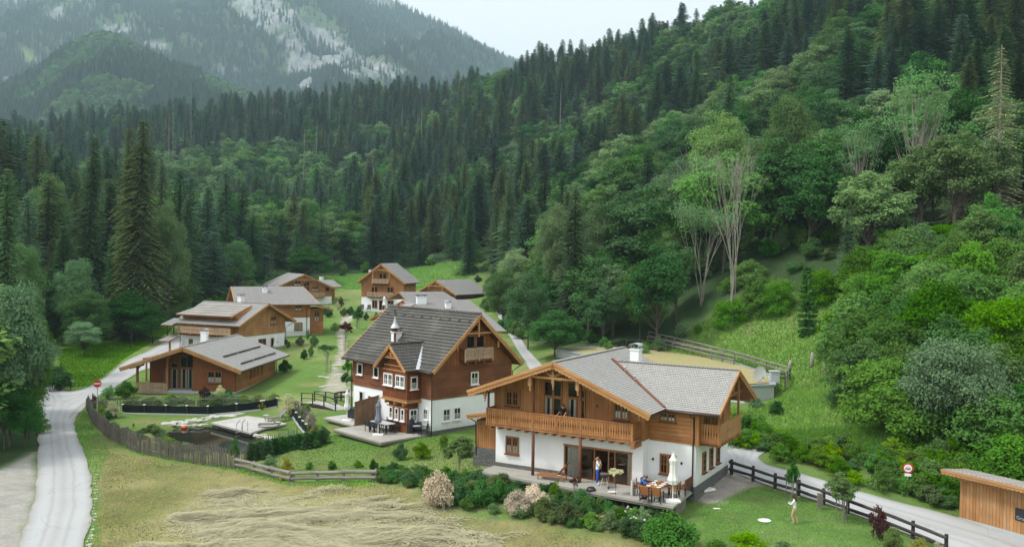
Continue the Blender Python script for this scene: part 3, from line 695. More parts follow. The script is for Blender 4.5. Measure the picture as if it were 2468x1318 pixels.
fc=t.mix(t.noise(o,.05,5,.7),(.05,.09,.035),(.11,.16,.06));at2=t.t.nodes.new('ShaderNodeAttribute');at2.attribute_name='mead'
fc=t.mix(at2.outputs[2],fc,(.20,.26,.09))
M['mount']=t.out(t.mix(rk,fc,rc),.95,t.bump(t.noise(o,.06,6,.75),.9,9),.05)
prof1=[(-900,-90),(-300,-80),(0,-75),(500,-65),(800,-50),(880,-28),(930,-2),(1000,40),(1060,62),(1130,106),(1200,141),(1300,187),(1450,250),(1700,330),(2000,380),(2600,420),(3400,440)]
P1,q1,g1=mountain('mountain',prof1,1500,3600,70,40,210,None,460,240)
ax,ay,_=proj(P1)
rock=np.zeros(len(P1))
for poly,sf in (([(520,-60),(640,-60),(700,20),(790,60),(860,130),(960,150),(1010,185),(900,200),(800,190),(700,130),(600,80),(560,40)],22),([(650,130),(740,120),(780,170),(740,225),(690,190)],14),([(230,60),(320,50),(330,90),(250,105)],14),([(330,95),(410,100),(420,140),(350,140)],12),([(120,20),(160,10),(150,60),(90,45)],12),([(500,140),(600,165),(570,190),(500,180)],10),([(-50,-60),(300,-60),(240,30),(150,0),(0,30)],25),([(830,-60),(920,-60),(965,20),(900,25)],14),([(0,150),(60,140),(50,190),(0,210)],10),([(660,170),(740,200),(745,240),(700,240)],10)):
    rock=np.maximum(rock,smask(ax,ay,poly,sf))
rock=rock*.75+.12
mead=smask(ax,ay,[(30,105),(60,120),(98,150),(60,160)],6)
me=npmesh('mountain',P1,q1[:,::-1],[M['mount']],smooth=True,attr={'rock':rock,'mead':mead});tag(mobj('mountain',me),kind='structure')
prof2=[(-900,420),(-300,300),(0,225),(90,185),(140,140),(190,108),(250,94),(320,120),(400,160),(480,190),(560,222),(680,270),(800,310),(1000,360),(1400,420),(3400,500)]
P2,q2,g2=mountain('hill',prof2,1060,1750,62,60,70,None,300,110,pw=1.0,back=.8)
me=npmesh('hill',P2,q2[:,::-1],[M['mount']],smooth=True,attr={'rock':np.full(len(P2),-.2),'mead':np.zeros(len(P2))});tag(mobj('hill',me),kind='structure')
# woods on the far slopes
def sample_surface(g,n,rg,t1=1.02,nr=None):
    x,y,z=g;nr_,na_=x.shape;i=rg.uniform(0,(nr_-1)/1.35*t1,n);j=rg.uniform(0,na_-1.001,n)
    i0=i.astype(int);j0=j.astype(int);fi=i-i0;fj=j-j0
    def s(a): return (a[i0,j0]*(1-fi)+a[i0+1,j0]*fi)*(1-fj)+(a[i0,j0+1]*(1-fi)+a[i0+1,j0+1]*fi)*fj
    return np.stack([s(x),s(y),s(z)],1),i0,j0
rg2=np.random.default_rng(77)
S2,i0,j0=sample_surface(g2,46000,rg2);a_,b_,_=proj(S2);k=(a_>-80)&(a_<1250)&(b_>40);S2=S2[k];n=len(S2)
mixv=fbm(S2[:,0],S2[:,1],140,3,2);kd2=np.where(mixv>.50,rg2.integers(4,7,n),rg2.integers(0,4,n));h2=np.where(kd2>3,rg2.uniform(12,20,n),rg2.uniform(16,27,n))
scatter('forest',S2,kd2,h2,np.where(kd2>3,h2*.7,h2*.42),label='hazy green forest on the low hill at the left of the far mountain',cat='forest')
S1,i0,j0=sample_surface(g1,120000,rg2,1.0);rk_=rock.reshape(g1[0].shape)[i0,j0];md_=mead.reshape(g1[0].shape)[i0,j0]
a_,b_,_=proj(S1);nzr=fbm(S1[:,0],S1[:,1],160,4,33)
k=(a_>-60)&(a_<1420)&(b_>-60)&(b_<420)&((rk_+(nzr-.5)*1.6)<.62+.5*(rg2.random(len(S1))<.12))&(md_<.4);S1=S1[k];n=len(S1)
h3=rg2.uniform(12,30,n);kd3=rg2.integers(0,4,n)
scatter('forest',S1,kd3,h3,h3*.42,label='blue hazy spruce forest between the rock faces of the far mountain',cat='forest')
print('far trees',len(S2),n)
# ---------------- building kit ----------------
def V3(*a): return Vector(a)
def frame_for(o,ex,n): return dict(o=o,ex=ex,ey=n,ez=(0,0,1))
FRONT=dict(ex=(1,0,0),ey=(0,-1,0));RIGHT=dict(ex=(0,1,0),ey=(1,0,0));LEFT=dict(ex=(0,1,0),ey=(-1,0,0))
def window(par,face,plane,a0,a1,w0,w1,cols=2,rows=2,fm='beam',t_=.06,cur=None,sill=True,mull=True,name='window',casing=None,label=None,back='shade'):
    """a window on a wall: plane = coordinate of the wall, a0..a1 along it, w0..w1 up"""
    o=(0,plane,0) if face is FRONT else (plane,0,0)
    def mb_(): m=MB();m.at(o,face['ex'],face['ey']);return m
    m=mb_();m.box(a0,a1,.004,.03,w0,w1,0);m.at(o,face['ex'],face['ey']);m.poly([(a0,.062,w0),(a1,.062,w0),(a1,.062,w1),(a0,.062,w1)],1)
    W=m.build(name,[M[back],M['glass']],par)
    if label:W['label']=label
    m=mb_();d=.10
    m.box(a0-t_,a0,0,d,w0,w1);m.box(a1,a1+t_,0,d,w0,w1);m.box(a0-t_,a1+t_,0,d-.003,w1,w1+t_);m.box(a0-t_,a1+t_,0,d-.003,w0-t_,w0)
    if mull:
        c=(a0+a1)/2;m.box(c-t_*.65,c+t_*.65,.03,d-.012,w0,w1)
    seg=[(a0,(a0+a1)/2-t_*.65),((a0+a1)/2+t_*.65,a1)] if mull else [(a0,a1)]
    for (x0,x1) in seg:
        for k in range(1,cols):
            x=x0+(x1-x0)*k/cols;m.box(x-.016,x+.016,.035,.082,w0,w1)
        for k in range(1,rows):
            z=w0+(w1-w0)*k/rows;m.box(x0,x1,.035,.078,z-.016,z+.016)
        m.box(x0,x0+.03,.03,.085,w0,w1);m.box(x1-.03,x1,.03,.085,w0,w1);m.box(x0,x1,.03,.088,w1-.035,w1);m.box(x0,x1,.03,.088,w0,w0+.035)
    m.build('frame',M[fm],W)
    if casing:
        m=mb_();c=.11+t_;m.box(a0-c,a0-t_,0,.06,w0-.05,w1+c);m.box(a1+t_,a1+c,0,.06,w0-.05,w1+c);m.box(a0-t_,a1+t_,0,.057,w1+t_,w1+c);m.build('casing',M[casing],W)
    if sill:
        m=mb_();m.box(a0-t_-.06,a1+t_+.06,0,.19,w0-t_-.06,w0-t_);m.build('sill',M[fm if fm=='white' else 'beam_dark'],W)
    if cur:
        m=mb_();n=max(6,int((a1-a0)/.09));h=w0+(w1-w0)*(.48 if cur=='half' else 1)
        for i in range(n):
            x0=a0+(a1-a0)*i/n;x1=a0+(a1-a0)*(i+1)/n;y0,y1=(.034,.05) if i%2 else (.05,.034)
            if cur=='sides' and .3<(i+.5)/n<.7: continue
            m.poly([(x0,y0,w0),(x1,y1,w0),(x1,y1,h),(x0,y0,h)])
        m.build('curtain',M['net'] if cur=='half' else M['curtain'],W)
    return W
def roofslab(par,eL,eR,rR,rL,th,mat,row,lip=.03,under='beam',name='roof_slope'):
    m=MB();eL,eR,rR,rL=[Vector(p) for p in(eL,eR,rR,rL)];n=(eR-eL).cross(rL-eL).normalized()
    if n.z<0:n=-n
    d=n*th
    m.hexa([eL-d,eR-d,rR-d,rL-d,eL,eR,rR,rL],1)
    L=((rL-eL).length+(rR-eR).length)/2;k=max(1,int(L/row))
    for i in range(k):
        a=i/k;b=(i+1)/k
        p0=eL.lerp(rL,a)+n*(lip+.004);p1=eR.lerp(rR,a)+n*(lip+.004);q1=eR.lerp(rR,b)+n*.006;q0=eL.lerp(rL,b)+n*.006
        m.poly([p0,p1,q1,q0],0);m.poly([eL.lerp(rL,a)+n*.002,eR.lerp(rR,a)+n*.002,p1,p0],0)
    return m.build(name,[M[mat],M[under]],par)
def rake(par,p,q,dep=.28,th=.05,mat='barge',scal=True,name='bargeboard',top=None,out=None):
    """sloping verge board from p (low) to q (high), hanging below the line; `out` is the outward direction"""
    m=MB();p=Vector(p);q=Vector(q);d=(q-p).normalized();out=Vector(out).normalized();up=d.cross(out);
    if up.z<0:up=-up
    def bd(lo,hi,o0,o1):
        m.hexa([p+up*lo+out*o0,q+up*lo+out*o0,q+up*lo+out*o1,p+up*lo+out*o1,p+up*hi+out*o0,q+up*hi+out*o0,q+up*hi+out*o1,p+up*hi+out*o1])
    bd(-dep,.02,0,th);bd(-dep*.45,.035,th,th*1.8)
    if scal:
        L=(q-p).length;n=int(L/.24)
        for i in range(n):
            a=p+d*(L*(i+.08)/n)-up*dep;b=p+d*(L*(i+.92)/n)-up*dep;c=(a+b)/2-up*.07
            pts=[a+up*.01,a-up*.02,a.lerp(c,.6)-up*.012,c,b.lerp(c,.6)-up*.012,b-up*.02,b+up*.01]
            f=[m.pt(x+out*th*.9) for x in pts];g=[m.pt(x) for x in pts];m.face(f);m.face(g[::-1])
            for j in range(len(f)): m.face((f[j],g[j],g[(j+1)%len(f)],f[(j+1)%len(f)]))
    return m.build(name,M[mat],par)
def railing(par,p,q,h,mat,post=.1,step=2.0,name='railing',waist=True,bw=.15,gap=.165,posts=True,parent_is_thing=False):
    m=MB();p=Vector(p);q=Vector(q);L=(q-p).length;d=(q-p).normalized();n=Vector((-d.y,d.x,0));m.at(p,d,n,(0,0,1))
    m.box(-.02,L+.02,-.07,.07,h-.06,h);m.box(0,L,-.04,.04,h-.17,h-.06);m.box(0,L,-.04,.04,.05,.13)
    if posts:
        k=max(1,round(L/step))
        for i in range(k+1): x=L*i/k;m.box(x-post/2,x+post/2,-.065,.065,-.12,h-.06)
    k=int(L/gap)
    for i in range(k):
        x=(i+.5)*L/k;w_=bw/2;z0,z1=.0,h-.08
        if waist: m.prism([(x-w_,z0),(x+w_,z0),(x+w_,z0+(z1-z0)*.3),(x+w_*.62,(z0+z1)/2),(x+w_,z0+(z1-z0)*.7),(x+w_,z1),(x-w_,z1),(x-w_,z0+(z1-z0)*.7),(x-w_*.62,(z0+z1)/2),(x-w_,z0+(z1-z0)*.3)],-.035,-.01)
        else: m.box(x-w_*.7,x+w_*.7,-.035,-.01,z0,z1)
    return m.build(name,M[mat],par)
def downpipe(par,pts,r=.045,name='downpipe'):
    m=MB();m.tube(pts,r,8);return m.build(name,M['gutter'],par,smooth=True)
def gutter(par,p,q,r=.07,name='gutter'):
    m=MB();m.tube([p,q],r,8);return m.build(name,M['gutter'],par,smooth=True)
def chimney(par,x,y,z0,z1,w=.6,d=.6,cap='arch',name='chimney'):
    m=MB();m.box(x-w/2,x+w/2,y-d/2,y+d/2,z0,z1);m.box(x-w/2-.05,x+w/2+.05,y-d/2-.05,y+d/2+.05,z1,z1+.08)
    o=m.build(name,M['plaster'],par);m=MB()
    for sx in(-1,1):
        for sy in(-1,1): m.box(x+sx*w*.4-.02,x+sx*w*.4+.02,y+sy*d*.4-.02,y+sy*d*.4+.02,z1+.08,z1+.3)
    if cap=='arch':
        for i in range(6):
            a0=math.pi*i/6;a1=math.pi*(i+1)/6;f=lambda a,r:(x-math.cos(a)*(w*.62)*r,z1+.26+math.sin(a)*.2*r)
            p0,p1=f(a0,1),f(a1,1);q0,q1=f(a0,.9),f(a1,.9);m.prism([p0,p1,q1,q0],y-d*.6,y+d*.6)
    else: m.box(x-w*.6,x+w*.6,y-d*.6,y+d*.6,z1+.3,z1+.36)
    m.build('chimney_cap',M['black'] if cap!='arch' else M['zinc'],o);return o
def pendant(m,x,y,z,h=.55,w=.11):
    m.box(x-w,x+w,y-w,y+w,z,z+h*.5);m.lathe([(.02,-.34),(.07,-.28),(.03,-.2),(.09,-.1),(.05,0),(.08,.02)],(x,y,z),8)
def gable(par,name,pts,y0,y1,mat): 
    m=MB();m.prism(pts,y0,y1);return m.build(name,M[mat],par)
def wallbox(par,name,x0,x1,y0,y1,z0,z1,mat):
    m=MB();m.box(x0,x1,y0,y1,z0,z1);return m.build(name,M[mat],par)
# =============== the big chalet in front ===============
A=empty('chalet',(-.911,57.973,0),R(-29.772),'large golden wood chalet over white ground floor with shingled roof and long carved balcony','chalet')
A1,A2,Ar,Wd=10.27,13.23,.90,7.6
dx0,dx1,dz1=5.0,9.57,1.98       # wide glass door opening
m=MB();T=.32
# white ground floor walls around the opening, with a real room behind it
m.box(0,dx0,0,T,.25,2.79);m.box(dx1,A1,0,T,.25,2.79);m.box(dx0,dx1,0,T,dz1+.03,2.79);m.box(0,T,T,10.4,.25,2.79);m.box(A1-T,A1,T,Ar+T,.25,2.79)
m.box(A1,A2,Ar,Ar+T,.25,2.83);m.box(A2-T,A2,Ar+T,Wd,.25,2.83);m.box(T,A2-T,Wd-.3,Wd,.25,2.79)
m.build('ground_floor_wall',M['plaster'],A)
m=MB();m.box(-.02,dx0,-.03,T,-.5,.25);m.box(-.03,T,T,10.4,-.5,.25);m.build('stone_plinth',M['plinth'],A)
m=MB();m.box(dx1,A1+.02,-.03,T,-.5,.25);m.box(A1+.02,A2+.03,Ar-.03,Ar+T,-.9,.25);m.box(A2-T,A2+.04,Ar+T,Wd,-.9,.25);m.build('stone_plinth',M['plinth'],A)
m=MB();m.box(dx0-.6,dx1+.3,T,5.2,-.12,-.06);m.build('room_floor',M['orange_wood'],A)
m=MB();m.box(dx0-.7,dx1+.5,5.2,5.3,-.1,2.4);m.box(dx0-.75,dx0-.7,T,5.2,-.1,2.4);m.box(dx1+.45,dx1+.5,T,5.2,-.1,2.4);m.box(dx0-.7,dx1+.4,T,5.2,2.3,2.4);m.build('room_wall',M['amber_v'],A)
m=MB();m.box(dx0+1.5,dx0+3.6,3.3,4.2,-.06,.8);m.box(dx0+1.5,dx0+3.6,4.2,4.4,-.06,1.2);m.build('sofa',M['beam_dark'],A)
# sliding door
Wn=MB();f=.09
Dr=MB();Dr.at((0,.06,0),(1,0,0),(0,-1,0))
for x in (dx0,dx1-f): Dr.box(x,x+f,-.05,.09,-.04,dz1)
Dr.box(dx0-.04,dx1+.04,-.05,.1,dz1-.07,dz1+.05);Dr.box(dx0,dx1,-.05,.09,-.08,-.01)
for x in (6.05,7.05,8.0,8.42): Dr.box(x,x+.075,-.04,.06,-.01,dz1-.07)
for x0,x1 in((dx0+f,6.05),(6.12,7.05),(8.08,8.42),(8.5,dx1-f)):
    door=MB();door.at((0,.06,0),(1,0,0),(0,-1,0));door.poly([(x0,.0,0),(x1,0,0),(x1,0,dz1-.07),(x0,0,dz1-.07)]);dg=door.build('sliding_door',M['glass'],A)
Dr.build('door_frame',M['beam'],dg)
m=MB();m.at((0,.2,0),(1,0,0),(0,-1,0))
for (x0,x1) in((dx0+.12,5.95),(9.2,dx1-.1)):
    n=int((x1-x0)/.07)
    for i in range(n):
        u0=x0+(x1-x0)*i/n;u1=x0+(x1-x0)*(i+1)/n;y0,y1=(.03,-.03) if i%2 else(-.03,.03);m.poly([(u0,y0,0),(u1,y1,0),(u1,y1,dz1-.08),(u0,y0,dz1-.08)])
m.build('curtain',M['curtain'],dg)
# upper floor
rz=lambda a:7.35-(.368*(5.17-a) if a<5.17 else .405*(a-5.17))-.24
gable(A,'gable_wall',[(0,2.83),(A1+.08,2.83),(A1+.08,rz(A1)),(5.17,rz(5.17)),(0,rz(0))],-.03,.3,'gold_v')
gable(A,'rear_wall',[(0,.3),(A1,.3),(A1,rz(A1)),(5.17,rz(5.17)),(0,rz(0))],8.4,8.6,'gold_v')
wallbox(A,'left_wall',-.02,.25,.3,8.4,2.79,rz(0)+.05,'gold_h')
m=MB();m.box(A1-.2,A1+.08,.3,Ar,2.83,5.15);m.box(A1+.08,A2+.14,Ar-.06,Ar+.25,2.74,4.74);m.build('side_wing_wall',M['gold_h'],A)
wz=lambda b:6.89-.523*abs(b-4.54)-.22
m=MB();m.at((A2+.14,0,0),(0,1,0),(-1,0,0));m.prism([(Ar-.06,2.74),(Wd,2.74),(Wd,wz(Wd)),(4.54,wz(4.54)),(Ar-.06,wz(Ar-.06))],0,.25);m.build('side_gable_wall',M['gold_v'],A)
wallbox(A,'rear_wing_wall',8.5,A2-.1,Wd-.2,Wd-.02,2.8,4.7,'gold_h')
# corner posts of the log work
m=MB();m.box(A1-.02,A1+.14,-.1,.06,2.83,5.2);m.box(A2-.02,A2+.2,Ar-.14,Ar+.05,2.7,4.75);m.box(A2-.28,A2-.12,Ar-.12,Ar-.04,2.74,4.7);m.box(-.1,.06,-.1,.05,2.83,5.1);m.build('corner_post',M['gold_v'],A)
# roofs
of,ob=-1.99,9.11
roofslab(A,(-1.01,of,5.08),(-1.01,ob,5.08),(5.17,ob,7.35),(5.17,of,7.35),.2,'roof',.19,.03)
roofslab(A,(11.5,ob,4.785),(11.5,of,4.785),(5.17,of,7.35),(5.17,ob,7.35),.2,'roof',.19,.03)
roofslab(A,(7.2,.45,4.75),(14.71,.45,4.75),(14.71,4.54,6.89),(6.35,4.54,6.89),.2,'roof',.19,.03,name='wing_roof')
roofslab(A,(14.71,8.73,4.70),(8,8.73,4.70),(6.35,4.54,6.89),(14.71,4.54,6.89),.2,'roof',.19,.03,name='wing_roof')
m=MB();m.beam((5.17,of,7.38),(5.17,ob,7.38),.28,.05);m.beam((6.4,4.54,6.93),(14.72,4.54,6.93),.26,.05);m.build('ridge_cap',M['planks'],A)
m=MB();m.beam((6.2,4.62,7.0),(11.42,.42,4.84),.16,.14);m.build('valley_board',M['beam_dark'],A)
for s,(lo,hi) in enumerate((((-1.01,5.08),(5.17,7.35)),((11.5,4.785),(5.17,7.35)))):
    rake(A,(lo[0],of,lo[1]),(hi[0],of,hi[1]),.34,.06,out=(0,-1,0))
    rake(A,(lo[0],ob,lo[1]),(hi[0],ob,hi[1]),.3,.05,out=(0,1,0),scal=False)
for b_ in (.45,8.73): rake(A,(14.71,b_,4.74),(14.71,4.54,6.89),.26,.05,out=(1,0,0),scal=False)
m=MB();m.beam((11.5,of,4.72),(11.5,.5,4.72),.06,.2);m.beam((11.5,.42,4.68),(14.7,.42,4.68),.06,.16);m.build('eaves_board',M['gutter'],A)
gutter(A,(11.4,.34,4.68),(14.74,.34,4.68));downpipe(A,[(13.0,.36,4.62),(13.0,.5,4.45),(13.12,.76,4.3),(13.12,.76,3.0),(13.08,.82,2.7),(13.08,.82,-.3)])
m=MB()
for x in np.arange(7.0,14.5,.42): m.box(x-.03,x+.03,.75,.8,4.92,5.0)
for x in np.arange(1,8,.5): pass
m.build('snow_guards',M['zinc'],A)
# king-post truss and pendants under the front gable
m=MB();y=-1.75
m.box(3.46,6.72,y-.07,y+.07,6.26,6.40);m.box(4.98,5.12,y-.08,y+.08,5.98,6.98);m.beam((4.45,y,6.95-.25),(5.0,y,6.42),.1,.12);m.beam((5.65,y,6.95-.25),(5.1,y,6.42),.1,.12)
m.beam((4.35,y,6.75),(4.95,y,6.42),.1,.1);m.beam((5.75,y,6.75),(5.15,y,6.42),.1,.1)
pendant(m,3.46,y,5.75,1.4);pendant(m,6.72,y,5.75,1.4);pendant(m,.2,y,4.8,.6,.09);pendant(m,5.05,y,5.95,.3,.06)
m.box(-.05,.07,y,0,5.0,5.16)
m.build('truss',M['pale_v'],A)
m=MB()
for a,zz in ((.05,5.1),(3.42,6.3),(6.75,6.3),(10.2,5.0)): m.box(a-.08,a+.08,-1.9,.0,zz-.02,zz+.18)
m.build('purlins',M['beam'],A)
# balcony
B_=MB();B_.box(-.1,A1-.1,-1.05,-.03,2.83,2.97);B_.box(-.12,A1-.1,-1.08,-1.0,2.8,2.9)
for i in range(16): x=.15+i*.645;B_.box(x-.08,x+.08,-1.0,0,2.62,2.83)
B_.box(A1-.35,A1-.1,-1.2,0,2.5,2.8)
bal=B_.build('balcony',M['beam'],A)
railing(bal,(-.05,-1.05,2.95),(9.98,-1.05,2.95),1.0,'gold_v',step=1.67);railing(bal,(9.98,-1.05,2.95),(9.98,-.05,2.95),1.0,'gold_v',step=1.)
railing(bal,(-.05,-.05,2.95),(-.05,-1.05,2.95),1.0,'gold_v',step=1.)
m=MB()
for a in (3.3,6.57): m.tube([(a,-.95,-.45),(a,-.95,2.85)],[.1,.1],10);m.tube([(a,-.95,2.9),(a,-.95,6.2)],.075,8)
m.tube([(-.02,-.95,2.9),(-.02,-.95,5.05)],.075,8)
m.build('post',M['beam_dark'],A,smooth=True)
# upper glazing behind the truss
for (x0,x1,z0,z1,rows) in ((3.62,4.18,3.0,4.85,1),(4.25,4.8,3.0,4.85,1),(3.62,4.18,4.95,5.85,1),(4.25,4.8,4.95,5.95,1),(5.28,5.85,3.0,4.9,1),(6.08,6.42,3.0,4.9,1),(5.28,5.98,5.0,5.92,1),(6.08,6.42,5.0,5.5,1)):
    window(A,FRONT,-.03,x0,x1,z0,z1,1,rows,'beam',.045,None,False,False,cur='sides' if False else None) if False else window(A,FRONT,-.03,x0,x1,z0,z1,1,rows,'beam',.045,('sides' if z0<4 and x0 in(3.62,5.28) else None),False,False)
window(A,FRONT,-.03,.82,1.68,4.1,4.95,2,2,'beam',.06,None,casing='beam')
window(A,FRONT,-.03,8.45,9.3,4.0,4.9,2,2,'beam',.06,'half',casing='beam')
window(A,FRONT,0,.86,1.68,.98,1.98,2,2,'beam',.07,'half')
window(A,FRONT,Ar,11.1,11.97,.85,1.92,2,2,'beam',.07,None)
window(A,FRONT,Ar-.06,11.05,11.95,4.02,4.45,2,1,'beam',.05,'half')
for b0 in (2.2,3.62,5.05): window(A,RIGHT,A2,b0,b0+.48,.87,1.98,1,3,'beam',.06,None,mull=False)
window(A,RIGHT,A2+.14,2.0,2.9,3.0,4.9,1,1,'beam',.06,None,False);window(A,RIGHT,A2+.14,3.5,4.4,3.0,4.9,1,1,'beam',.06,None,False)
# side balcony
B2=MB();B2.box(A2+.14,14.58,1.15,5.6,2.84,2.97);
for b in np.arange(1.4,5.6,.5): B2.box(A2+.1,14.6,b-.07,b+.07,2.66,2.84)
bal2=B2.build('balcony',M['beam'],A);bal2['label']='short balcony on the end of the side wing'
railing(bal2,(13.4,1.18,2.95),(14.56,1.18,2.95),1.05,'gold_v',step=1.2);railing(bal2,(14.56,1.18,2.95),(14.56,5.55,2.95),1.05,'pale_v',step=1.45)
m=MB()
for b in (1.2,2.1,5.3): m.box(14.45,14.57,b-.06,b+.06,3.9,wz(b)+.02)
for b in (4.54,): pendant(m,14.4,b,5.7,.8,.05)
m.box(13.3,14.6,.9,1.02,4.5,4.66);m.box(13.3,14.6,7.8,7.95,4.5,4.7);m.beam((14.2,2.2,5.3),(14.2,7.0,5.3),.12,.2)
m.build('truss',M['beam'],A)
m=MB()
for p in ((10.59,1.59),(12.38,1.56)): m.box(p[0]-.05,p[0]+.05,Ar-.08,Ar,p[1]-.07,p[1]+.07)
m.box(7.2,7.3,-.1,-.03,4.55,4.68)
m.build('wall_lamps',M['black'],A)
chimney(A,7.53,5.5,5.8,7.62,.62,.62)
m=MB()
for a,b in ((7.6,3.5),(8.6,2.7)): 
    z=6.89-.523*(4.54-b);m.tube([(a,b,z-.1),(a,b,z+.28)],.06,8);m.tube([(a,b,z+.28),(a,b-.1,z+.36)],.09,8)
m.tube([(6.6,8.0,6.6),(6.6,8,7.05)],.06,8);m.build('roof_vents',M['zinc'],A,smooth=True)
# wooden shed on the left flank
m=MB();m.box(-2.25,-.04,1.2,4.2,.75,2.62);m.build('shed_wall',M['gold_v'],A)
m=MB();m.box(-2.45,-.04,1.1,4.3,-.5,.74);m.build('shed_plinth',M['plinth'],A)
sr=roofslab(A,(-2.55,.4,3.02),(-2.55,4.6,3.02),(-.05,4.6,3.5),(-.05,.4,3.5),.1,'planks',.3,.02,name='shed_roof');rake(A,(-2.55,.4,3.02),(-.05,.4,3.5),.24,.05,out=(0,-1,0))
downpipe(A,[(-2.62,.5,2.95),(-2.5,.6,2.8),(-2.2,1.0,2.5),(-2.2,1.12,.2)])
# deck in front
Dk=empty('wooden_deck',(-.911,57.973,0),R(-29.772),'grey plank terrace along the front of the large golden chalet','terrace')
m=MB()
pts=[(-.1,-1.95),(-.1,-.05),(10.25,-.05),(10.25,Ar-.05),(13.1,Ar-.05),(13.25,-2.95),(8.9,-2.6),(4,-2.25)]
a=[m.pt((p[0],p[1],0.0)) for p in pts];b=[m.pt((p[0],p[1],-.12)) for p in pts];m.face(a);m.face(b[::-1])
for i in range(len(pts)): j=(i+1)%len(pts);m.face((a[j],a[i],b[i],b[j]))
m.build('planks',M['deck'],Dk)
m=MB()
for i in range(9): x=.2+i*1.6;m.box(x-.06,x+.06,-1.9,-.2,-.9,-.12)
m.beam((-.1,-1.9,-.19),(13.2,-2.85,-.19),.06,.12);m.build('joists',M['oldwood'],Dk)
# =============== red-brown house in the middle ===============
Bh=empty('chalet',(-6.266,70.681,-.653),R(-46.55),'steep roofed red brown log house with dark tiles, bay window and white windows','chalet')
BL,BW=11.28,8.63;eb,ew,rb,rw=-.68,5.16,4.315,9.56;sl_=(rw-ew)/(rb-eb)
bz=lambda b:rw-sl_*abs(b-rb)-.25
m=MB();m.box(-BL,0,0,BW,.3,2.8);m.build('ground_floor_wall',M['plaster'],Bh)
m=MB();m.box(-BL-.03,.03,-.03,BW+.03,-1.,.3);m.build('stone_plinth',M['plinth'],Bh)
m=MB();m.at((0,0,0),(0,1,0),(-1,0,0));m.prism([(-.06,2.8),(BW+.06,2.8),(BW+.06,5.43),(-.06,5.43)],-.06,BL+.06);m.build('log_wall',M['red_h'],Bh)
m=MB();m.at((0,0,0),(0,1,0),(-1,0,0));m.prism([(.05,5.432),(BW-.05,5.432),(rb,bz(rb))],-.09,.3);m.build('gable_wall',M['red_v'],Bh)
m=MB();m.at((-BL,0,0),(0,1,0),(-1,0,0));m.prism([(.05,5.432),(BW-.05,5.432),(rb,bz(rb))],-.2,.06);m.build('gable_wall',M['red_v'],Bh)
g0,g1=-BL-.83,.85
roofslab(Bh,(g0,eb,ew),(g1,eb,ew),(g1,rb,rw),(g0,rb,rw),.2,'tile',.34,.05,'beam_dark')
roofslab(Bh,(g1,BW+.68,ew),(g0,BW+.68,ew),(g0,rb,rw),(g1,rb,rw),.2,'tile',.34,.05,'beam_dark')
m=MB();n=30
for i in range(n):
    x0=g0+(g1-g0)*i/n;x1=g0+(g1-g0)*(i+1)/n;m.tube([(x0,rb,rw+.02),(x1+.04,rb,rw+.06)],[.11,.14],8)
m.build('ridge_tiles',M['tile'],Bh,smooth=True)
for b_ in (eb,BW+.68): rake(Bh,(g1,b_,ew),(g1,rb,rw),.26,.05,out=(1,0,0),scal=False);rake(Bh,(g0,b_,ew),(g0,rb,rw),.26,.05,out=(-1,0,0),scal=False)
m=MB()
for i in range(10):
    x=g0+.9+i*1.28;z=rw-.62;b=rb-.62/sl_;m.beam((x,b,z),(x+.18,b-.1,z+.2),.05,.05);m.beam((x,b,z),(x+.05,b-.2,z+.05),.04,.04)
for i in range(40):
    x=g0+.3+i*.31
    if not -5.3<x<-1.1: m.box(x-.03,x+.03,-.25,-.2,ew+.38,ew+.48)
m.build('snow_hooks',M['black'],Bh)
gutter(Bh,(g0,eb-.06,ew-.08),(-5.5,eb-.06,ew-.08));gutter(Bh,(-.9,eb-.06,ew-.08),(g1,eb-.06,ew-.08));downpipe(Bh,[(.1,eb-.06,5.05),(.1,-.3,4.8),(.12,-.12,4.6),(.12,-.12,-.2)]);downpipe(Bh,[(-BL-.1,eb,5.0),(-BL-.1,-.12,4.7),(-BL-.1,-.12,0)])
downpipe(Bh,[(.5,BW+.75,5.0),(.2,BW+.5,4.7),(.1,BW+.12,4.5),(.1,BW+.12,0)])
# bay
bl,br,bf=-4.78,-1.42,-1.42
m=MB();m.box(bl,br,bf,-.06,2.62,5.0);m.at((0,0,0));m.prism([(bl,5.0),(br,5.0),(-3.15,6.75)],bf,-.05);bay=m.build('bay',M['bay'],Bh)
m=MB();m.box(bl+.5,br-.35,bf+.3,-.03,-.1,2.4);bay2=m.build('lower_bay',M['bay'],Bh)
m=MB();m.box(bl-.08,br+.08,bf-.1,0,2.48,2.62);m.box(bl-.05,br+.05,bf-.05,0,2.66,2.72)
for x in (bl+.4,-3.1,br-.5): m.box(x-.06,x+.06,bf-.05,bf+.35,2.2,2.48)
m.box(bl,br,bf-.04,bf,4.95,5.05);m.box(bl+.2,br-.2,bf-.06,bf,5.35,5.42);m.box(bl+.3,br-.2,bf+.22,bf+.3,1.95,2.05)
m.build('bay_trim',M['barge'],bay)
ae,aw,ab=-3.2,7.1,-1.9;back=rb-(rw-aw)/sl_
roofslab(Bh,(-5.42,-.9,5.12),(-5.42,ab,5.12),(ae,ab,aw),(ae,back+.1,aw),.14,'tile',.34,.045,'beam_dark',name='dormer_roof')
roofslab(Bh,(-.99,ab,5.12),(-.99,-.75,5.12),(ae,back+.1,aw),(ae,ab,aw),.14,'tile',.34,.045,'beam_dark',name='dormer_roof')
rake(bay,(-5.42,ab,5.12),(ae,ab,aw),.2,.05,out=(0,-1,0),scal=False);rake(bay,(-.99,ab,5.12),(ae,ab,aw),.2,.05,out=(0,-1,0),scal=False)
m=MB();m.beam((ae,back+.15,aw+.08),(-.92,-.78,5.22),.3,.03);m.build('valley_flashing',M['zinc'],Bh)
m=MB()
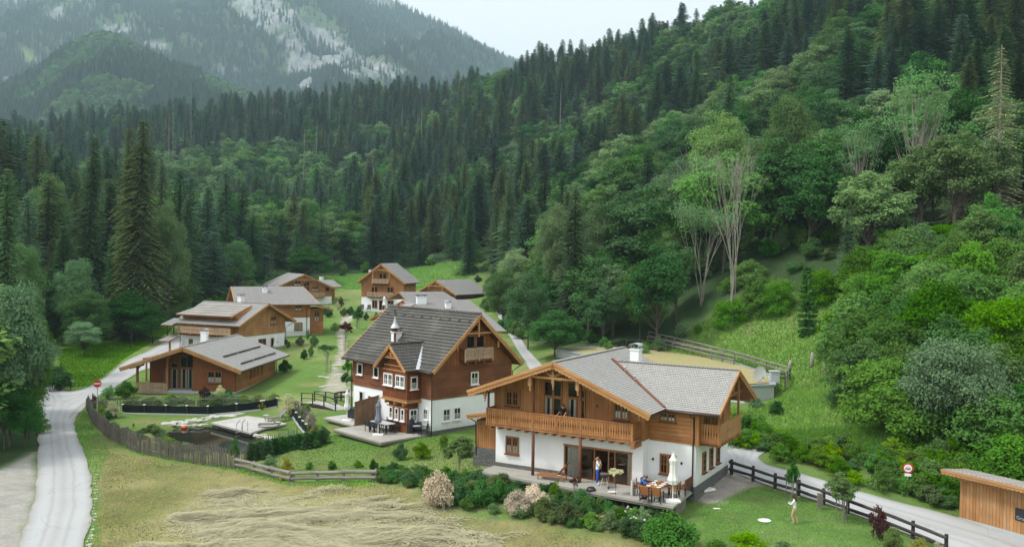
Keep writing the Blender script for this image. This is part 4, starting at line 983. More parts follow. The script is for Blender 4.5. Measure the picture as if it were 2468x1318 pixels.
for i in range(9): x=ab+(back-ab)*i/9;m.tube([(ae,x,aw+.03),(ae,x+.4,aw+.07)],[.08,.11],8)
m.build('dormer_ridge',M['tile'],Bh,smooth=True)
m=MB();y=ab+.12      # carved fretwork in the little gable
m.box(-4.1,-2.3,y-.02,y+.03,5.98,6.06)
for s in (-1,1):
    for r_,cx,cz_ in ((.17,.28,6.28),(.1,.62,6.15)):
        pts=[(ae+s*cx+math.cos(t_)*r_,y,cz_+math.sin(t_)*r_) for t_ in np.linspace(0,6.28,13)];m.tube(pts,.022,5)
    m.tube([(ae+s*.05,y,6.06),(ae+s*.1,y,6.5),(ae,y,6.85)],.022,5)
m.box(ae-.025,ae+.025,y-.02,y+.03,6.0,6.9);m.build('fretwork',M['barge'],bay)
m=MB();m.prism([(-4.1,5.95),(-2.3,5.95),(ae,6.95)],y+.04,y+.08);m.build('fretwork_backing',M['bay'],bay)
WF=dict(fm='white',t_=.07,casing='red_v')
window(Bh,FRONT,-.06,-10.45,-9.75,3.85,4.72,1,1,mull=False,**WF);window(Bh,FRONT,-.06,-7.95,-7.3,3.85,4.68,1,1,mull=False,**WF)
window(Bh,FRONT,bf,-4.5,-3.4,3.75,4.6,2,2,cur='half',fm='white',t_=.07);window(Bh,FRONT,bf,-2.85,-1.75,3.75,4.6,2,2,cur='half',fm='white',t_=.07)
window(Bh,RIGHT,br,-1.05,-.5,3.65,4.55,1,2,mull=False,cur='half',**WF)
for x in (-4.1,-3.3,-2.5): window(Bh,FRONT,bf+.3,x,x+.36,.98,1.85,1,2,mull=False,cur='half',fm='white',t_=.06)
window(Bh,RIGHT,br-.35,-.85,-.2,.95,1.85,2,2,mull=False,cur='half',fm='white',t_=.07)
window(Bh,FRONT,0,-.98,-.5,1.2,1.98,2,2,mull=False,cur='half',fm='white',t_=.06)
window(Bh,FRONT,0,-10.2,-9.65,1.2,2.3,1,1,mull=False,fm='white',t_=.06);window(Bh,FRONT,0,-8.85,-7.3,1.6,2.1,2,1,fm='white',t_=.06);
for b0,w0 in ((1.15,1.0),(2.28,1.0)): window(Bh,RIGHT,0,b0,b0+.66,w0,w0+.92,2,2,mull=False,cur='half',fm='white',t_=.06)
window(Bh,RIGHT,.06,4.05,4.75,3.75,4.68,2,2,mull=False,cur='half',**WF)
window(Bh,RIGHT,.09,3.45,4.3,5.9,7.75,1,1,mull=False,fm='beam',t_=.05,cur='half',sill=False);window(Bh,RIGHT,.09,4.5,5.35,5.9,7.75,1,1,mull=False,fm='beam',t_=.05,cur='half',sill=False)
m=MB();m.at((.09,0,0),(0,1,0),(1,0,0));m.prism([(3.75,8.2),(4.9,8.2),(4.35,8.75)],.0,.03);m.build('gable_pane',M['shade'],Bh)
m=MB();m.box(.55,.68,2.6,6.0,7.95,8.07);m.box(.6,.72,4.25,4.38,7.7,9.1);m.box(.1,.6,2.9,3.0,7.95,8.05);m.box(.1,.6,5.6,5.7,7.95,8.05)
for b in (2.05,6.55): m.box(.58,.7,b-.06,b+.06,6.7,7.25)
m.build('truss',M['barge'],Bh)
m=MB();m.box(.09,.85,2.72,5.76,5.72,5.86);
for b in (2.9,3.8,4.7,5.6): m.box(.06,.95,b-.06,b+.06,5.52,5.72)
bb=m.build('balcony',M['beam_dark'],Bh);railing(bb,(.82,5.74,5.84),(.82,2.74,5.84),.95,'rail_grey',step=1.5);railing(bb,(.82,2.74,5.84),(.1,2.74,5.84),.95,'red_v',step=.8,posts=False);railing(bb,(.1,5.74,5.84),(.82,5.74,5.84),.95,'red_v',step=.8,posts=False)
chimney(Bh,-6.95,1.5,6.2,7.65,.75,.6,'flat')
# little bell turret on the roof
m=MB();cx,cy_,cz_=-6.35,.9,6.3
m.box(cx-.07,cx+.07,cy_-.07,cy_+.07,5.9,7.7);m.lathe([(.25,1.5),(.2,1.55),(.2,1.85)],(cx,cy_,cz_),8)
bt=m.build('bell_turret',M['beam_dark'],Bh)
m=MB();m.lathe([(.42,1.83),(.38,1.9),(.22,2.15),(.1,2.5),(.02,2.85)],(cx,cy_,cz_),8);m.build('turret_roof',M['zinc'],bt)
m=MB();m.tube([(cx,cy_,9.1),(cx,cy_,9.65)],.015,5);m.lathe([(.02,-.08),(.07,0),(.02,.08)],(cx,cy_,9.3),8);m.prism([(cx-.14,9.5),(cx,9.45),(cx+.12,9.48),(cx+.2,9.62),(cx+.1,9.58),(cx,9.6),(cx-.04,9.72),(cx-.1,9.7)],cy_-.01,cy_+.01);m.build('weathercock',M['black'],bt)
# terraces and screen of the red-brown house
BO=((-6.266,70.681,-.653),R(-46.55))
tb=empty('wooden_deck',*BO,'larger plank terrace with the black dining set beside the red brown house','terrace');m=MB();m.box(-7.05,-.35,-4.65,-.06,-.14,.0);m.build('planks',M['deck'],tb)
m=MB();m.box(-7.0,-.4,-4.6,-.1,-.3,-.14);m.build('edge',M['oldwood'],tb)
tb=empty('wooden_deck',*BO,'smaller plank terrace with the closed white parasol beside the red brown house','terrace');m=MB();m.box(-12.0,-7.4,-2.55,-.06,-.12,.02);m.build('planks',M['deckp'],tb)
m=MB();m.box(-11.95,-7.45,-2.5,-.1,-.26,-.12);m.build('edge',M['oldwood'],tb)
sc_=empty('privacy_screen',*BO,'tall brown board screen between the two terraces of the red brown house','screen')
m=MB();m.at((-7.25,0,0),(0,1,0),(1,0,0));m.prism([(-2.5,0),(-.1,0),(-.1,2.25),(-2.5,1.9)],-.03,.03);m.build('boards',M['screen'],sc_)
m=MB();m.beam((-7.25,-2.55,1.94),(-7.25,-.05,2.3),.14,.05);m.build('coping',M['beam_dark'],sc_)
# =============== bungalow lower left ===============
Cb=empty('bungalow',(-29.48,94.525,-1.175),R(-4.273),'low reddish shingle bungalow with wide overhanging grey roof and corner porch','bungalow')
cz1=lambda a:4.865-(.342*(-5.143-a) if a<-5.143 else .364*(a+5.143))-.24
CDp=12.67
gable(Cb,'gable_wall',[(-4.65,0),(0,0),(0,cz1(0)),(-4.65,cz1(-4.65))],0,.3,'cshingle')
gable(Cb,'recessed_wall',[(-10.3,0),(-4.65,0),(-4.65,cz1(-4.65)),(-5.143,cz1(-5.143)),(-10.3,cz1(-10.3))],1.7,1.95,'cshingle')
m=MB();m.box(-4.7,-4.62,.02,1.7,0,cz1(-4.65));m.build('porch_side_wall',M['cshingle'],Cb)
m=MB();m.box(-.25,0,.3,CDp,0,2.3);m.build('side_wall',M['gold_h'],Cb)
gable(Cb,'rear_wall',[(-10.3,0),(0,0),(0,cz1(0)),(-5.143,cz1(-5.143)),(-10.3,cz1(-10.3))],CDp-.2,CDp,'gold_v')
m=MB();m.box(-10.3,-10.05,1.95,CDp,0,2.8);m.build('left_wall',M['gold_h'],Cb)
m=MB();m.box(-10.4,.04,-.03,CDp,-1.2,0);m.build('foundation',M['concrete'],Cb)
roofslab(Cb,(-12.06,-1.52,2.5),(-12.06,13.87,2.5),(-5.143,13.87,4.865),(-5.143,-1.52,4.865),.2,'roof',.24,.03)
roofslab(Cb,(1.35,13.87,2.5),(1.35,-1.52,2.5),(-5.143,-1.52,4.865),(-5.143,13.87,4.865),.2,'roof',.24,.03)
for lo in (-12.06,1.35): rake(Cb,(lo,-1.52,2.5),(-5.143,-1.52,4.865),.36,.06,out=(0,-1,0),mat='pale_v')
m=MB();m.beam((-5.143,-1.52,4.9),(-5.143,13.87,4.9),.3,.05);m.build('ridge_cap',M['planks'],Cb)
m=MB()
for (a_,segs) in ((-1.6,((.8,4.6),(5.0,9.0),(9.3,11.8))),(.35,((.8,4.2),(4.6,8.6),(8.9,11.5)))):
    z=4.865-.364*(a_+5.143)+.12
    for b0,b1_ in segs:m.tube([(a_,b0,z),(a_,b1_,z)],.085,8)
m.build('snow_logs',M['gutter'],Cb,smooth=True)
m=MB()
for a in (-10.85,-7.5): m.box(a-.11,a+.11,-.05,.15,-.1,cz1(a)+.02);m.beam((a,.05,cz1(a)-.5),(a+.45,.05,cz1(a)),.12,.12)
for a in (-11.0,-7.5,-2.6,-.1): m.box(a-.09,a+.09,-1.4,1.7,cz1(a)-.22,cz1(a))
m.build('porch_post',M['beam'],Cb)
railing(Cb,(-10.85,-.02,-.2),(-7.5,-.02,-.2),.98,'rail_grey',step=1.7,name='porch_railing')
m=MB();m.box(-10.9,-4.4,-.3,1.7,-.34,-.22);m.build('porch_floor',M['deck'],Cb)
for (x0,x1,z0,z1) in ((-8.6,-8.15,.02,2.1),(-7.85,-7.1,.02,2.1),(-6.75,-6.05,.02,2.15),(-6.0,-5.35,.02,2.15),(-7.85,-7.1,2.25,2.75),(-6.75,-6.05,2.3,3.45),(-6.0,-5.35,2.3,3.75)):
    window(Cb,FRONT,1.7,x0,x1,z0,z1,1,1,'beam',.06,('sides' if z0<1 else None),False,False)
window(Cb,FRONT,0,-2.95,-1.5,1.0,2.12,2,1,'beam',.07,'half')
m=MB()
for b in (4.3,5.4,6.5,7.7): m.box(0,.03,b,b+.42,.85,1.9)
m.build('slit_windows',M['bay'],Cb)
m=MB()
for b in (4.3,5.4,6.5,7.7): m.box(0,.07,b-.1,b-.02,.8,1.95);m.box(0,.07,b+.44,b+.52,.8,1.95)
m.build('slit_frames',M['gold_v'],Cb)
chimney(Cb,-7.3,9.0,3.6,5.5,.72,.6)
gutter(Cb,(1.42,-1.5,2.42),(1.42,13.8,2.42));downpipe(Cb,[(1.42,13.2,2.4),(.6,13.0,2.2),(.1,12.8,2.0),(.1,12.8,-.8)])
roofslab(Cb,(-14.6,8.6,2.3),(-14.6,13.6,2.3),(-10.8,13.6,2.75),(-10.8,8.6,2.75),.14,'planks',.5,.05,name='carport_roof')
m=MB();[m.box(x-.08,x+.08,y-.08,y+.08,-.6,2.3) for x in(-14.3,-11.6) for y in (8.9,13.3)];m.build('carport_post',M['beam'],Cb)
# =============== two storey chalet behind the bungalow ===============
Dh=empty('chalet',(-36.237,117.569,-.177),R(65.92),'two storey chalet with a plank covered dormer roof and side balcony behind the bungalow','chalet')
DGw,DLn=9.45,9.99
dz=lambda a:6.99-.452*abs(a-4.72)-.24
m=MB();m.box(0,DGw,0,DLn,-.9,2.66);m.build('ground_floor_wall',M['plaster'],Dh)
gable(Dh,'gable_wall',[(-.05,2.66),(DGw+.08,2.66),(DGw+.08,dz(DGw)),(4.72,dz(4.72)),(-.05,dz(0))],-.08,.2,'amber_v')
gable(Dh,'rear_gable_wall',[(-.05,2.66),(DGw+.08,2.66),(DGw+.08,dz(DGw)),(4.72,dz(4.72)),(-.05,dz(0))],DLn-.2,DLn+.05,'gold_v')
m=MB();m.box(-.06,.2,.2,DLn-.2,2.66,5.4);m.build('upper_wall',M['gold_h'],Dh)
roofslab(Dh,(-1.28,DLn+.5,4.27),(-1.28,-1.1,4.27),(4.72,-1.1,6.99),(4.72,DLn+.5,6.99),.2,'roof2',.25,.03)
roofslab(Dh,(10.72,-1.1,4.27),(10.72,DLn+.5,4.27),(4.72,DLn+.5,6.99),(4.72,-1.1,6.99),.2,'roof2',.25,.03)
roofslab(Dh,(-1.15,9.95,5.45),(-1.15,.35,5.45),(3.9,1.2,6.72),(3.9,9.2,6.72),.14,'planks',.9,.05,name='dormer_roof')
rake(Dh,(-1.15,.35,5.45),(3.9,1.2,6.72),.22,.05,out=(0,-1,0),scal=False)
gable(Dh,'dormer_cheek',[(-.05,4.6),(-.05,5.5),(3.5,6.5)],.5,.6,'gold_v')
for lo in (-1.28,10.72): rake(Dh,(lo,-1.1,4.27),(4.72,-1.1,6.99),.26,.05,out=(0,-1,0),scal=False)
m=MB();m.beam((4.72,-1.1,7.02),(4.72,DLn+.5,7.02),.3,.05);m.build('ridge_cap',M['planks'],Dh)
m=MB();m.box(-1.05,0,.5,9.7,2.82,2.95)
for b in np.arange(.8,9.6,.6): m.box(-1.1,0,b-.06,b+.06,2.62,2.82)
bd=m.build('balcony',M['beam_dark'],Dh);railing(bd,(-1.0,9.6,2.93),(-1.0,.55,2.93),1.0,'rail_grey',step=2.3);railing(bd,(-1.0,.55,2.93),(-.05,.55,2.93),1.,'gold_v',step=1.,posts=False)
window(Dh,FRONT,-.08,6.4,7.4,4.05,5.0,2,2,'beam',.08,'half');window(Dh,FRONT,0,4.0,5.35,1.1,2.05,2,1,'beam',.07,None);window(Dh,FRONT,0,6.6,7.55,.0,1.98,1,2,'beam',.08,'half',False)
for b0,b1_,w0 in ((6.7,7.9,3.0),(1.65,2.8,3.0)): window(Dh,LEFT,-.06,b0,b1_,w0,4.9,1,2,'beam',.08,None,False)
window(Dh,LEFT,-.06,4.2,4.65,3.9,4.8,1,1,'beam',.07,None,mull=False);window(Dh,LEFT,0,8.0,8.55,1.2,1.95,1,1,'beam',.06,None,mull=False)
downpipe(Dh,[(10.7,-.9,4.2),(10.2,-.3,3.7),(9.6,-.12,3.4),(9.55,-.12,0)]);downpipe(Dh,[(-1.2,9.7,5.3),(-.9,9.9,5.0),(-.15,DLn+.1,4.8),(-.15,DLn+.1,0)])
chimney(Dh,5.0,4.0,6.3,7.75,.8,.6,'flat')
m=MB();m.box(7.9,8.0,-.06,0,1.3,1.45);m.build('wall_lamp',M['black'],Dh)
roofslab(Dh,(-2.2,11.6,4.0),(-2.2,9.6,4.0),(.2,9.6,4.75),(.2,11.6,4.75),.12,'roof2',.3,.03,name='porch_roof')
roofslab(Dh,(-3.0,11.2,1.9),(-3.0,9.3,1.9),(-1.0,9.3,2.5),(-1.0,11.2,2.5),.1,'planks',.4,.03,name='shed_roof');m=MB();m.box(-2.6,-2.4,9.5,9.7,-.8,1.95);m.build('post',M['beam'],Dh)
# =============== chalet E ===============
Eh=empty('chalet',(-31.103,136.503,1.312),R(24),'chalet with broad grey roof, white chimney and white corner behind the plank dormer chalet','chalet')
m=MB();m.box(-9.6,0,0,9,-.9,2.61);m.build('ground_floor_wall',M['plaster'],Eh)
m=MB();m.box(-9.6,.03,-.05,9,2.61,4.9);m.build('upper_wall',M['gold_h'],Eh)
ez_=lambda b:7.15-.43*abs(b-4.4)-.2
m=MB();m.at((0,0,0),(0,1,0),(-1,0,0));m.prism([(0,4.9),(8.8,4.9),(4.4,ez_(4.4))],.2,9.55);m.build('gable_wall',M['gold_v'],Eh)
roofslab(Eh,(-11.2,-1.3,4.7),(1.3,-1.3,4.7),(-.3,4.4,7.2),(-11.2,4.4,7.2),.2,'roof2',.25,.03)
roofslab(Eh,(1.3,10.1,4.7),(-11.2,10.1,4.7),(-11.2,4.4,7.2),(-.3,4.4,7.2),.2,'roof2',.25,.03)
for b_ in (-1.3,10.1): rake(Eh,(-11.2,b_,4.7),(-11.2,4.4,7.2),.28,.06,out=(-1,0,0),scal=False);rake(Eh,(1.3,b_,4.7),(-.3,4.4,7.2),.2,.05,out=(1,0,0),scal=False)
m=MB();m.box(0.03,2.3,1.0,6,-.6,3.9);m.build('annexe_wall',M['gold_h'],Eh)
roofslab(Eh,(3.7,-.2,3.75),(3.7,8,3.75),(0.2,8,5.0),(0.2,-.2,5.0),.15,'roof2',.25,.03,name='annexe_roof');rake(Eh,(3.7,-.2,3.75),(.2,-.2,5.0),.22,.05,out=(0,-1,0),scal=False)
window(Eh,FRONT,-.05,-2.25,-1.35,3.7,4.45,2,1,'beam',.07,'half');window(Eh,FRONT,0,-2.3,-1.2,.75,1.8,2,1,'beam',.07,'full');window(Eh,FRONT,1.0,.9,1.6,1.9,3.4,1,2,'beam',.08,'half',False)
chimney(Eh,-6.4,2.6,5.8,7.0,.7,.6,'flat');downpipe(Eh,[(-.2,-1.3,4.6),(-.4,-.5,4.3),(-.5,-.12,4.0),(-.5,-.12,0)])
# =============== chalet F ===============
Fh=empty('chalet',(-42.995,211.321,.985),R(29.17),'wide chalet with carved gable and balcony farthest back on the left','chalet')
fz=lambda a:7.96-.451*abs(a+6.9)-.2
m=MB();m.box(-13.8,0,0,12,-.5,2.67);m.build('ground_floor_wall',M['plaster'],Fh)
gable(Fh,'gable_wall',[(-13.8,2.67),(.05,2.67),(.05,fz(0)),(-6.9,fz(-6.9)),(-13.8,fz(-13.8))],-.06,12,'gold_v')
roofslab(Fh,(.9,13.8,4.45),(.9,-1.1,4.45),(-6.9,-1.1,7.96),(-6.9,13.8,7.96),.2,'roof2',.3,.03);roofslab(Fh,(-14.7,-1.1,4.45),(-14.7,13.8,4.45),(-6.9,13.8,7.96),(-6.9,-1.1,7.96),.2,'roof2',.3,.03)
for lo in(-14.7,.9): rake(Fh,(lo,-1.1,4.45),(-6.9,-1.1,7.96),.32,.08,out=(0,-1,0),scal=False)
m=MB();m.box(-9.3,-4.5,-1.15,-1.0,6.55,6.75)
for s in (-1,1):
    m.tube([(-6.9+s*.4+math.cos(t_)*.28,-1.1,7.0+math.sin(t_)*.2) for t_ in np.linspace(0,6.28,10)],.05,5);m.beam((-6.9+s*2.2,-1.08,6.7),(-6.9+s*.3,-1.08,7.45),.06,.14);pendant(m,-6.9+s*2.4,-1.1,6.1,.8,.09)
pendant(m,-6.9,-1.1,6.0,.9,.08);pendant(m,-.6,-1.1,4.4,.5,.1);m.build('truss',M['barge'],Fh)
for x0,x1,z0,z1 in ((-9.0,-7.6,5.2,6.2),(-6.8,-6.2,4.1,5.0),(-6.1,-5.5,4.1,5.0),(-6.8,-6.2,5.15,6.1),(-6.1,-5.5,5.15,6.1),(-4.8,-3.4,4.0,4.9),(-1.6,-.7,3.9,4.75)): window(Fh,FRONT,-.06,x0,x1,z0,z1,1,1,'beam',.08,('half' if x0 in(-9.0,-4.8) else None),False,x1-x0>1)
m=MB();m.box(-5.6,-2.0,-1.1,0,2.4,2.6);bf_=m.build('balcony',M['beam_dark'],Fh);railing(bf_,(-5.5,-1.05,2.55),(-2.05,-1.05,2.55),1.1,'rail_grey',step=1.7,gap=.3,bw=.25)
m=MB();m.box(0.05,2.0,4,9,-.5,4.6);m.build('side_wing_wall',M['gold_h'],Fh)
roofslab(Fh,(-1,3,4.8),(3.6,3,4.8),(2.3,6.2,6.4),(-1.5,6.2,6.4),.15,'roof2',.3,.03,name='wing_roof');chimney(Fh,-.4,7,4.9,7.1,.8,.8,'flat')
# =============== tall chalet G ===============
Gh=empty('chalet',(-30.211,177.956,2.669),R(-13.388),'tall narrow three storey chalet with two carved balconies at the far end','chalet')
gz_=lambda a:9.36-.74*abs(a-4.485)-.2
m=MB();m.box(0,8.97,0,7,-.8,2.588);m.build('ground_floor_wall',M['plaster'],Gh)
m=MB();m.box(-.05,9.02,-.05,7,2.588,5.5);m.build('log_wall',M['gold_h'],Gh)
gable(Gh,'gable_wall',[(.0,5.5),(8.97,5.5),(8.97,gz_(8.97)),(4.485,gz_(4.485)),(0,gz_(0))],-.04,7,'gold_v')
roofslab(Gh,(9.75,8,5.46),(9.75,-.92,5.46),(4.485,-.92,9.36),(4.485,8,9.36),.2,'roof2',.3,.03);roofslab(Gh,(-.77,-.92,5.46),(-.77,8,5.46),(4.485,8,9.36),(4.485,-.92,9.36),.2,'roof2',.3,.03)
for lo in(-.77,9.75): rake(Gh,(lo,-.92,5.46),(4.485,-.92,9.36),.34,.08,out=(0,-1,0),scal=False)
m=MB()
for s in (-1,1):
    m.tube([(4.485+s*1.7*math.cos(t_),-.9,7.6+.35*math.sin(t_)) for t_ in np.linspace(0,1.57,6)],.07,5);m.tube([(4.485+s*.55+math.cos(t_)*.25,-.9,8.25+math.sin(t_)*.2) for t_ in np.linspace(0,6.28,10)],.05,5);m.box(4.485+s*1.75-.07,4.485+s*1.75+.07,-.95,-.85,6.1,7.7)
m.build('truss',M['barge'],Gh)
for x0,x1,z in ((2.6,6.0,5.28),(1.55,7.0,2.6)):
    m=MB();m.box(x0,x1,-.9,0,z-.02,z+.12);[m.box(x-.07,x+.07,-.95,0,z-.2,z-.02) for x in np.arange(x0+.2,x1,.6)];o_=m.build('balcony',M['beam_dark'],Gh);railing(o_,(x0,-.88,z+.1),(x1,-.88,z+.1),.9,'rail_grey',step=1.7,gap=.28,bw=.22)
window(Gh,FRONT,-.04,3.85,5.25,5.5,7.3,1,2,'beam',.1,None,False);window(Gh,FRONT,-.05,2.25,3.4,2.8,4.6,1,2,'beam',.1,None,False);window(Gh,FRONT,-.05,5.6,6.75,2.8,4.6,1,2,'beam',.1,None,False)
window(Gh,FRONT,0,2.4,3.35,.4,1.85,1,1,'beam',.08,None,False);window(Gh,FRONT,0,3.9,5.1,.05,1.85,1,1,'beam',.08,None,False);window(Gh,FRONT,0,5.7,6.8,.7,1.9,1,1,'beam',.08,'half',False)
chimney(Gh,-.1,5,4.5,7.8,.7,.7,'flat')
tg=empty('stone_terrace',(-30.211,177.956,2.669),R(-13.388),'pale paved terrace in front of the tall far chalet','terrace');m=MB();m.box(-.5,9.4,-3.4,-.05,-.35,-.02);m.build('paving',M['concrete'],tg)
# =============== chalet H ===============
Hh=empty('chalet',(-22.546,221.838,1.692),R(-32.66),'chalet with carved front gable and dark side wall right of the tall chalet','chalet')
hz_=lambda a:6.0-.53*abs(a-5.18)-.2
gable(Hh,'gable_wall',[(0,.3),(10.36,.3),(10.36,hz_(10.36)),(5.18,hz_(5.18)),(0,hz_(0))],0,12.5,'gold_h')
m=MB();m.box(10.36,10.42,.1,12.4,.3,2.9);m.build('dark_side_wall',M['red_v'],Hh)
m=MB();m.box(.05,10.45,.05,12.5,-2.4,.3);m.build('foundation',M['plaster'],Hh)
roofslab(Hh,(11.7,13.6,2.57),(11.7,-1.13,2.57),(5.18,-1.13,6.0),(5.18,13.6,6.0),.2,'roof2',.3,.03);roofslab(Hh,(-1.34,-1.13,2.57),(-1.34,13.6,2.57),(5.18,13.6,6.0),(5.18,-1.13,6.0),.2,'roof2',.3,.03)
for lo in(-1.34,11.7): rake(Hh,(lo,-1.13,2.57),(5.18,-1.13,6.0),.34,.08,out=(0,-1,0),scal=False)
m=MB();m.box(3.0,7.4,-1.2,-1.05,4.4,4.6)
for s in (-1,1): m.beam((5.18+s*1.7,-1.1,4.6),(5.18+s*.2,-1.1,5.4),.06,.15);pendant(m,5.18+s*2.1,-1.1,3.8,1.2,.1)
m.tube([(5.18+math.cos(t_)*.3,-1.1,4.95+math.sin(t_)*.22) for t_ in np.linspace(0,6.28,10)],.05,5);m.build('truss',M['barge'],Hh)
for x0,x1,z0 in ((1.95,3.4,.9),(5.4,6.2,1.5),(8.3,9.8,1.5)): window(Hh,FRONT,0,x0,x1,z0,2.6,1,1,'beam',.08,'half' if x0>8 else None,False)
chimney(Hh,1.6,4,3.4,5.6,.8,.8,'flat')
# =============== chalet I (roof seen over the red-brown house) ===============
Ih=empty('chalet',(-6.0,125.0,.25),R(24),'low chalet showing only its pale broad roof above the dark tiled ridge','chalet')
m=MB();m.box(-10,-.8,-8.5,8.5,-.5,3.6);m.build('wall',M['plaster'],Ih)
m=MB();m.at((-10,0,0),(0,1,0),(1,0,0));m.prism([(-9.5,3.6),(9.5,3.6),(0,6.9)],0,9.0);m.build('gable_wall',M['gold_v'],Ih)
roofslab(Ih,(-11.2,-12.6,3.9),(.3,-12.6,3.9),(0,0,7.32),(-9.7,0,7.32),.2,'roof2',.25,.03);roofslab(Ih,(.3,12,3.9),(-11.2,12,3.9),(-9.7,0,7.32),(0,0,7.32),.2,'roof2',.25,.03)
roofslab(Ih,(-8.6,2.2,7.2),(-1,2.2,7.2),(-1.4,7,8.15),(-8.2,7,8.15),.2,'roof2',.25,.03,name='upper_roof');roofslab(Ih,(-1,12,7.0),(-8.6,12,7.0),(-8.2,7,8.15),(-1.4,7,8.15),.2,'roof2',.25,.03,name='upper_roof')
for a_ in (-9.7,): rake(Ih,(-11.4,-1.6,6.7),(a_,0,7.34),.25,.06,out=(0,-1,0),scal=False)
roofslab(Ih,(-10.8,-4.4,6.2),(-10.8,-1.5,6.5),(-9.4,-1.2,7.0),(-9.4,-4.6,7.05),.1,'roof2',.3,.02,name='dormer_roof')
chimney(Ih,-7.6,-1.6,6.3,7.75,1.3,.6,'flat');chimney(Ih,-4.4,-3.4,5.9,6.95,.7,.6,'arch')
# =============== flat roofed garage in the bank ===============
Jh=empty('garage',(0,0,0),0,'grey flat roofed garage with dry grass growing on its roof, set into the bank','garage')
jp=[(5.8,112.5),(13.9,93.5),(21.6,81.5),(24.6,82.4),(26.3,89),(25.,101),(18,119)]
m=MB();a=[m.pt((p[0],p[1],2.06)) for p in jp];b=[m.pt((p[0],p[1],-1.6)) for p in jp];m.face(a);m.face(b[::-1])
for i in range(len(jp)): j=(i+1)%len(jp);m.face((a[j],a[i],b[i],b[j]))
m.build('wall',M['concrete'],Jh)
m=MB()
for i in range(len(jp)): p,q_=jp[i],jp[(i+1)%len(jp)];m.beam((p[0],p[1],2.12),(q_[0],q_[1],2.12),.35,.14+.002*i)
m.build('coping',M['zinc'],Jh)
t=NT('dry_roof_grass');o=objc(t);f_=t.noise(o,.25,4,.6);g_=t.noise(o,5,5,.7);M['drygrass']=t.out(t.mix(g_,t.mix(t.ramp(f_,((.4,0.),(.55,1.))),(.31,.25,.13),(.20,.29,.085)),(.42,.33,.20)),.95,t.bump(g_,1.,.1),.05)
c0=np.mean(jp,0);m=MB();m.poly([(c0[0]+(p[0]-c0[0])*.95,c0[1]+(p[1]-c0[1])*.95,2.17) for p in jp]);m.build('roof_grass',M['drygrass'],Jh)
# =============== wooden hut by the lane ===============
hp=G(2312,1247);hq=G(2600,1352)
hd=math.atan2(hq.y-hp.y,hq.x-hp.x);Kh=empty('shelter',(hp.x,hp.y,h1(hp.x,hp.y)),hd,'pale board hut with mono pitch plank roof and black sign beside the lane','hut')
m=MB();m.at((0,0,0),(0,1,0),(-1,0,0));m.prism([(0,-.6),(1.6,-.6),(1.6,2.38),(0,2.55)],-9,0);m.build('wall',M['amber_v'],Kh)
m=MB();m.box(-.03,9.03,-.03,1.63,-.7,.04);m.build('foundation',M['concrete'],Kh)
roofslab(Kh,(9.5,1.85,2.52),(-.7,1.85,2.52),(-.7,-.75,2.84),(9.5,-.75,2.84),.1,'planks',.34,.03)
rake(Kh,(-.7,-.78,2.82),(9.5,-.78,2.82),.2,.05,out=(0,-1,0));
m=MB();m.box(-.1,9.1,-.12,0,2.3,2.52);m.beam((-.02,-.7,2.6),(-.02,0,2.42),.12,.16);m.build('top_beam',M['barge'],Kh)
# ---------------- fences ----------------
def ground_line(pts,step):
    P=[G(*p) if len(p)==2 else Vector(p) for p in pts];out=[]
    for a,b in zip(P[:-1],P[1:]):
        n=max(1,round((b-a).length/step))
        for i in range(n): out.append(a.lerp(b,i/n))
    out.append(P[-1])
    for p in out:p.z=h1(p.x,p.y)
    return out
def rail_fence(pts,name,label,mat='oldwood',h=1.0,step=2.1,rails=(.42,.88),r=.085,foot=True,exact=False,dz=0,post_r=.09):
    P=[G(*p) for p in pts] if exact else ground_line(pts,step)
    for p in P:p.z=h1(p.x,p.y)+dz
    f=empty(name,P[0],0,label,'fence');o=P[0]
    for p in P:
        m=MB();q=p-o;m.tube([q+V3(0,0,.06),q+V3(0,0,h)],[post_r,post_r*.92],8);m.build('post',M[mat],f)
        if foot:
            m=MB();m.box(q.x-.07,q.x+.07,q.y-.07,q.y+.07,q.z-.25,q.z+.1);m.build('footing',M['concrete'],f)
    rg=np.random.default_rng(len(pts)*7)
    for z in rails:
        for a,b in zip(P[:-1],P[1:]):
            m=MB();a_=a-o+V3(0,0,z+rg.uniform(-.03,.03));b_=b-o+V3(0,0,z+rg.uniform(-.03,.03));d=(b_-a_).normalized();n=V3(-d.y,d.x,0)*.09
            mid=(a_+b_)/2+V3(0,0,rg.uniform(-.03,.03));m.tube([a_-n-d*.12,mid-n,b_-n+d*.12],[r*rg.uniform(.85,1.1),r,r*rg.uniform(.75,1.05)],8);m.build('rail',M[mat],f)
    return f
rail_fence([(1763,1145),(1815,1161.5),(1868,1180),(1925,1196),(1985,1217.6),(2043,1240),(2120,1269),(2200,1300),(2280,1334)],'rail_fence','dark stained two rail fence along the lane beside the front lawn','darkwood',1.05,exact=True,r=.1,post_r=.11)
rail_fence([(572,1130),(612,1139),(655,1152),(700,1163)],'rail_fence','short grey rail fence overgrown with yellow shrubs after the paling fence','oldwood',.85,exact=True,r=.12,rails=(.3,.72))
rail_fence([(706,1163),(765,1161),(828,1160),(905,1160)],'rail_fence','straight grey two rail fence between mown meadow and lawn','oldwood',.85,exact=True,r=.12,rails=(.28,.68))
rail_fence([(807,968),(822,966),(838,963)],'rail_fence','short dark rail fence between footbridge and red brown house','darkwood',.9,exact=True,r=.09)
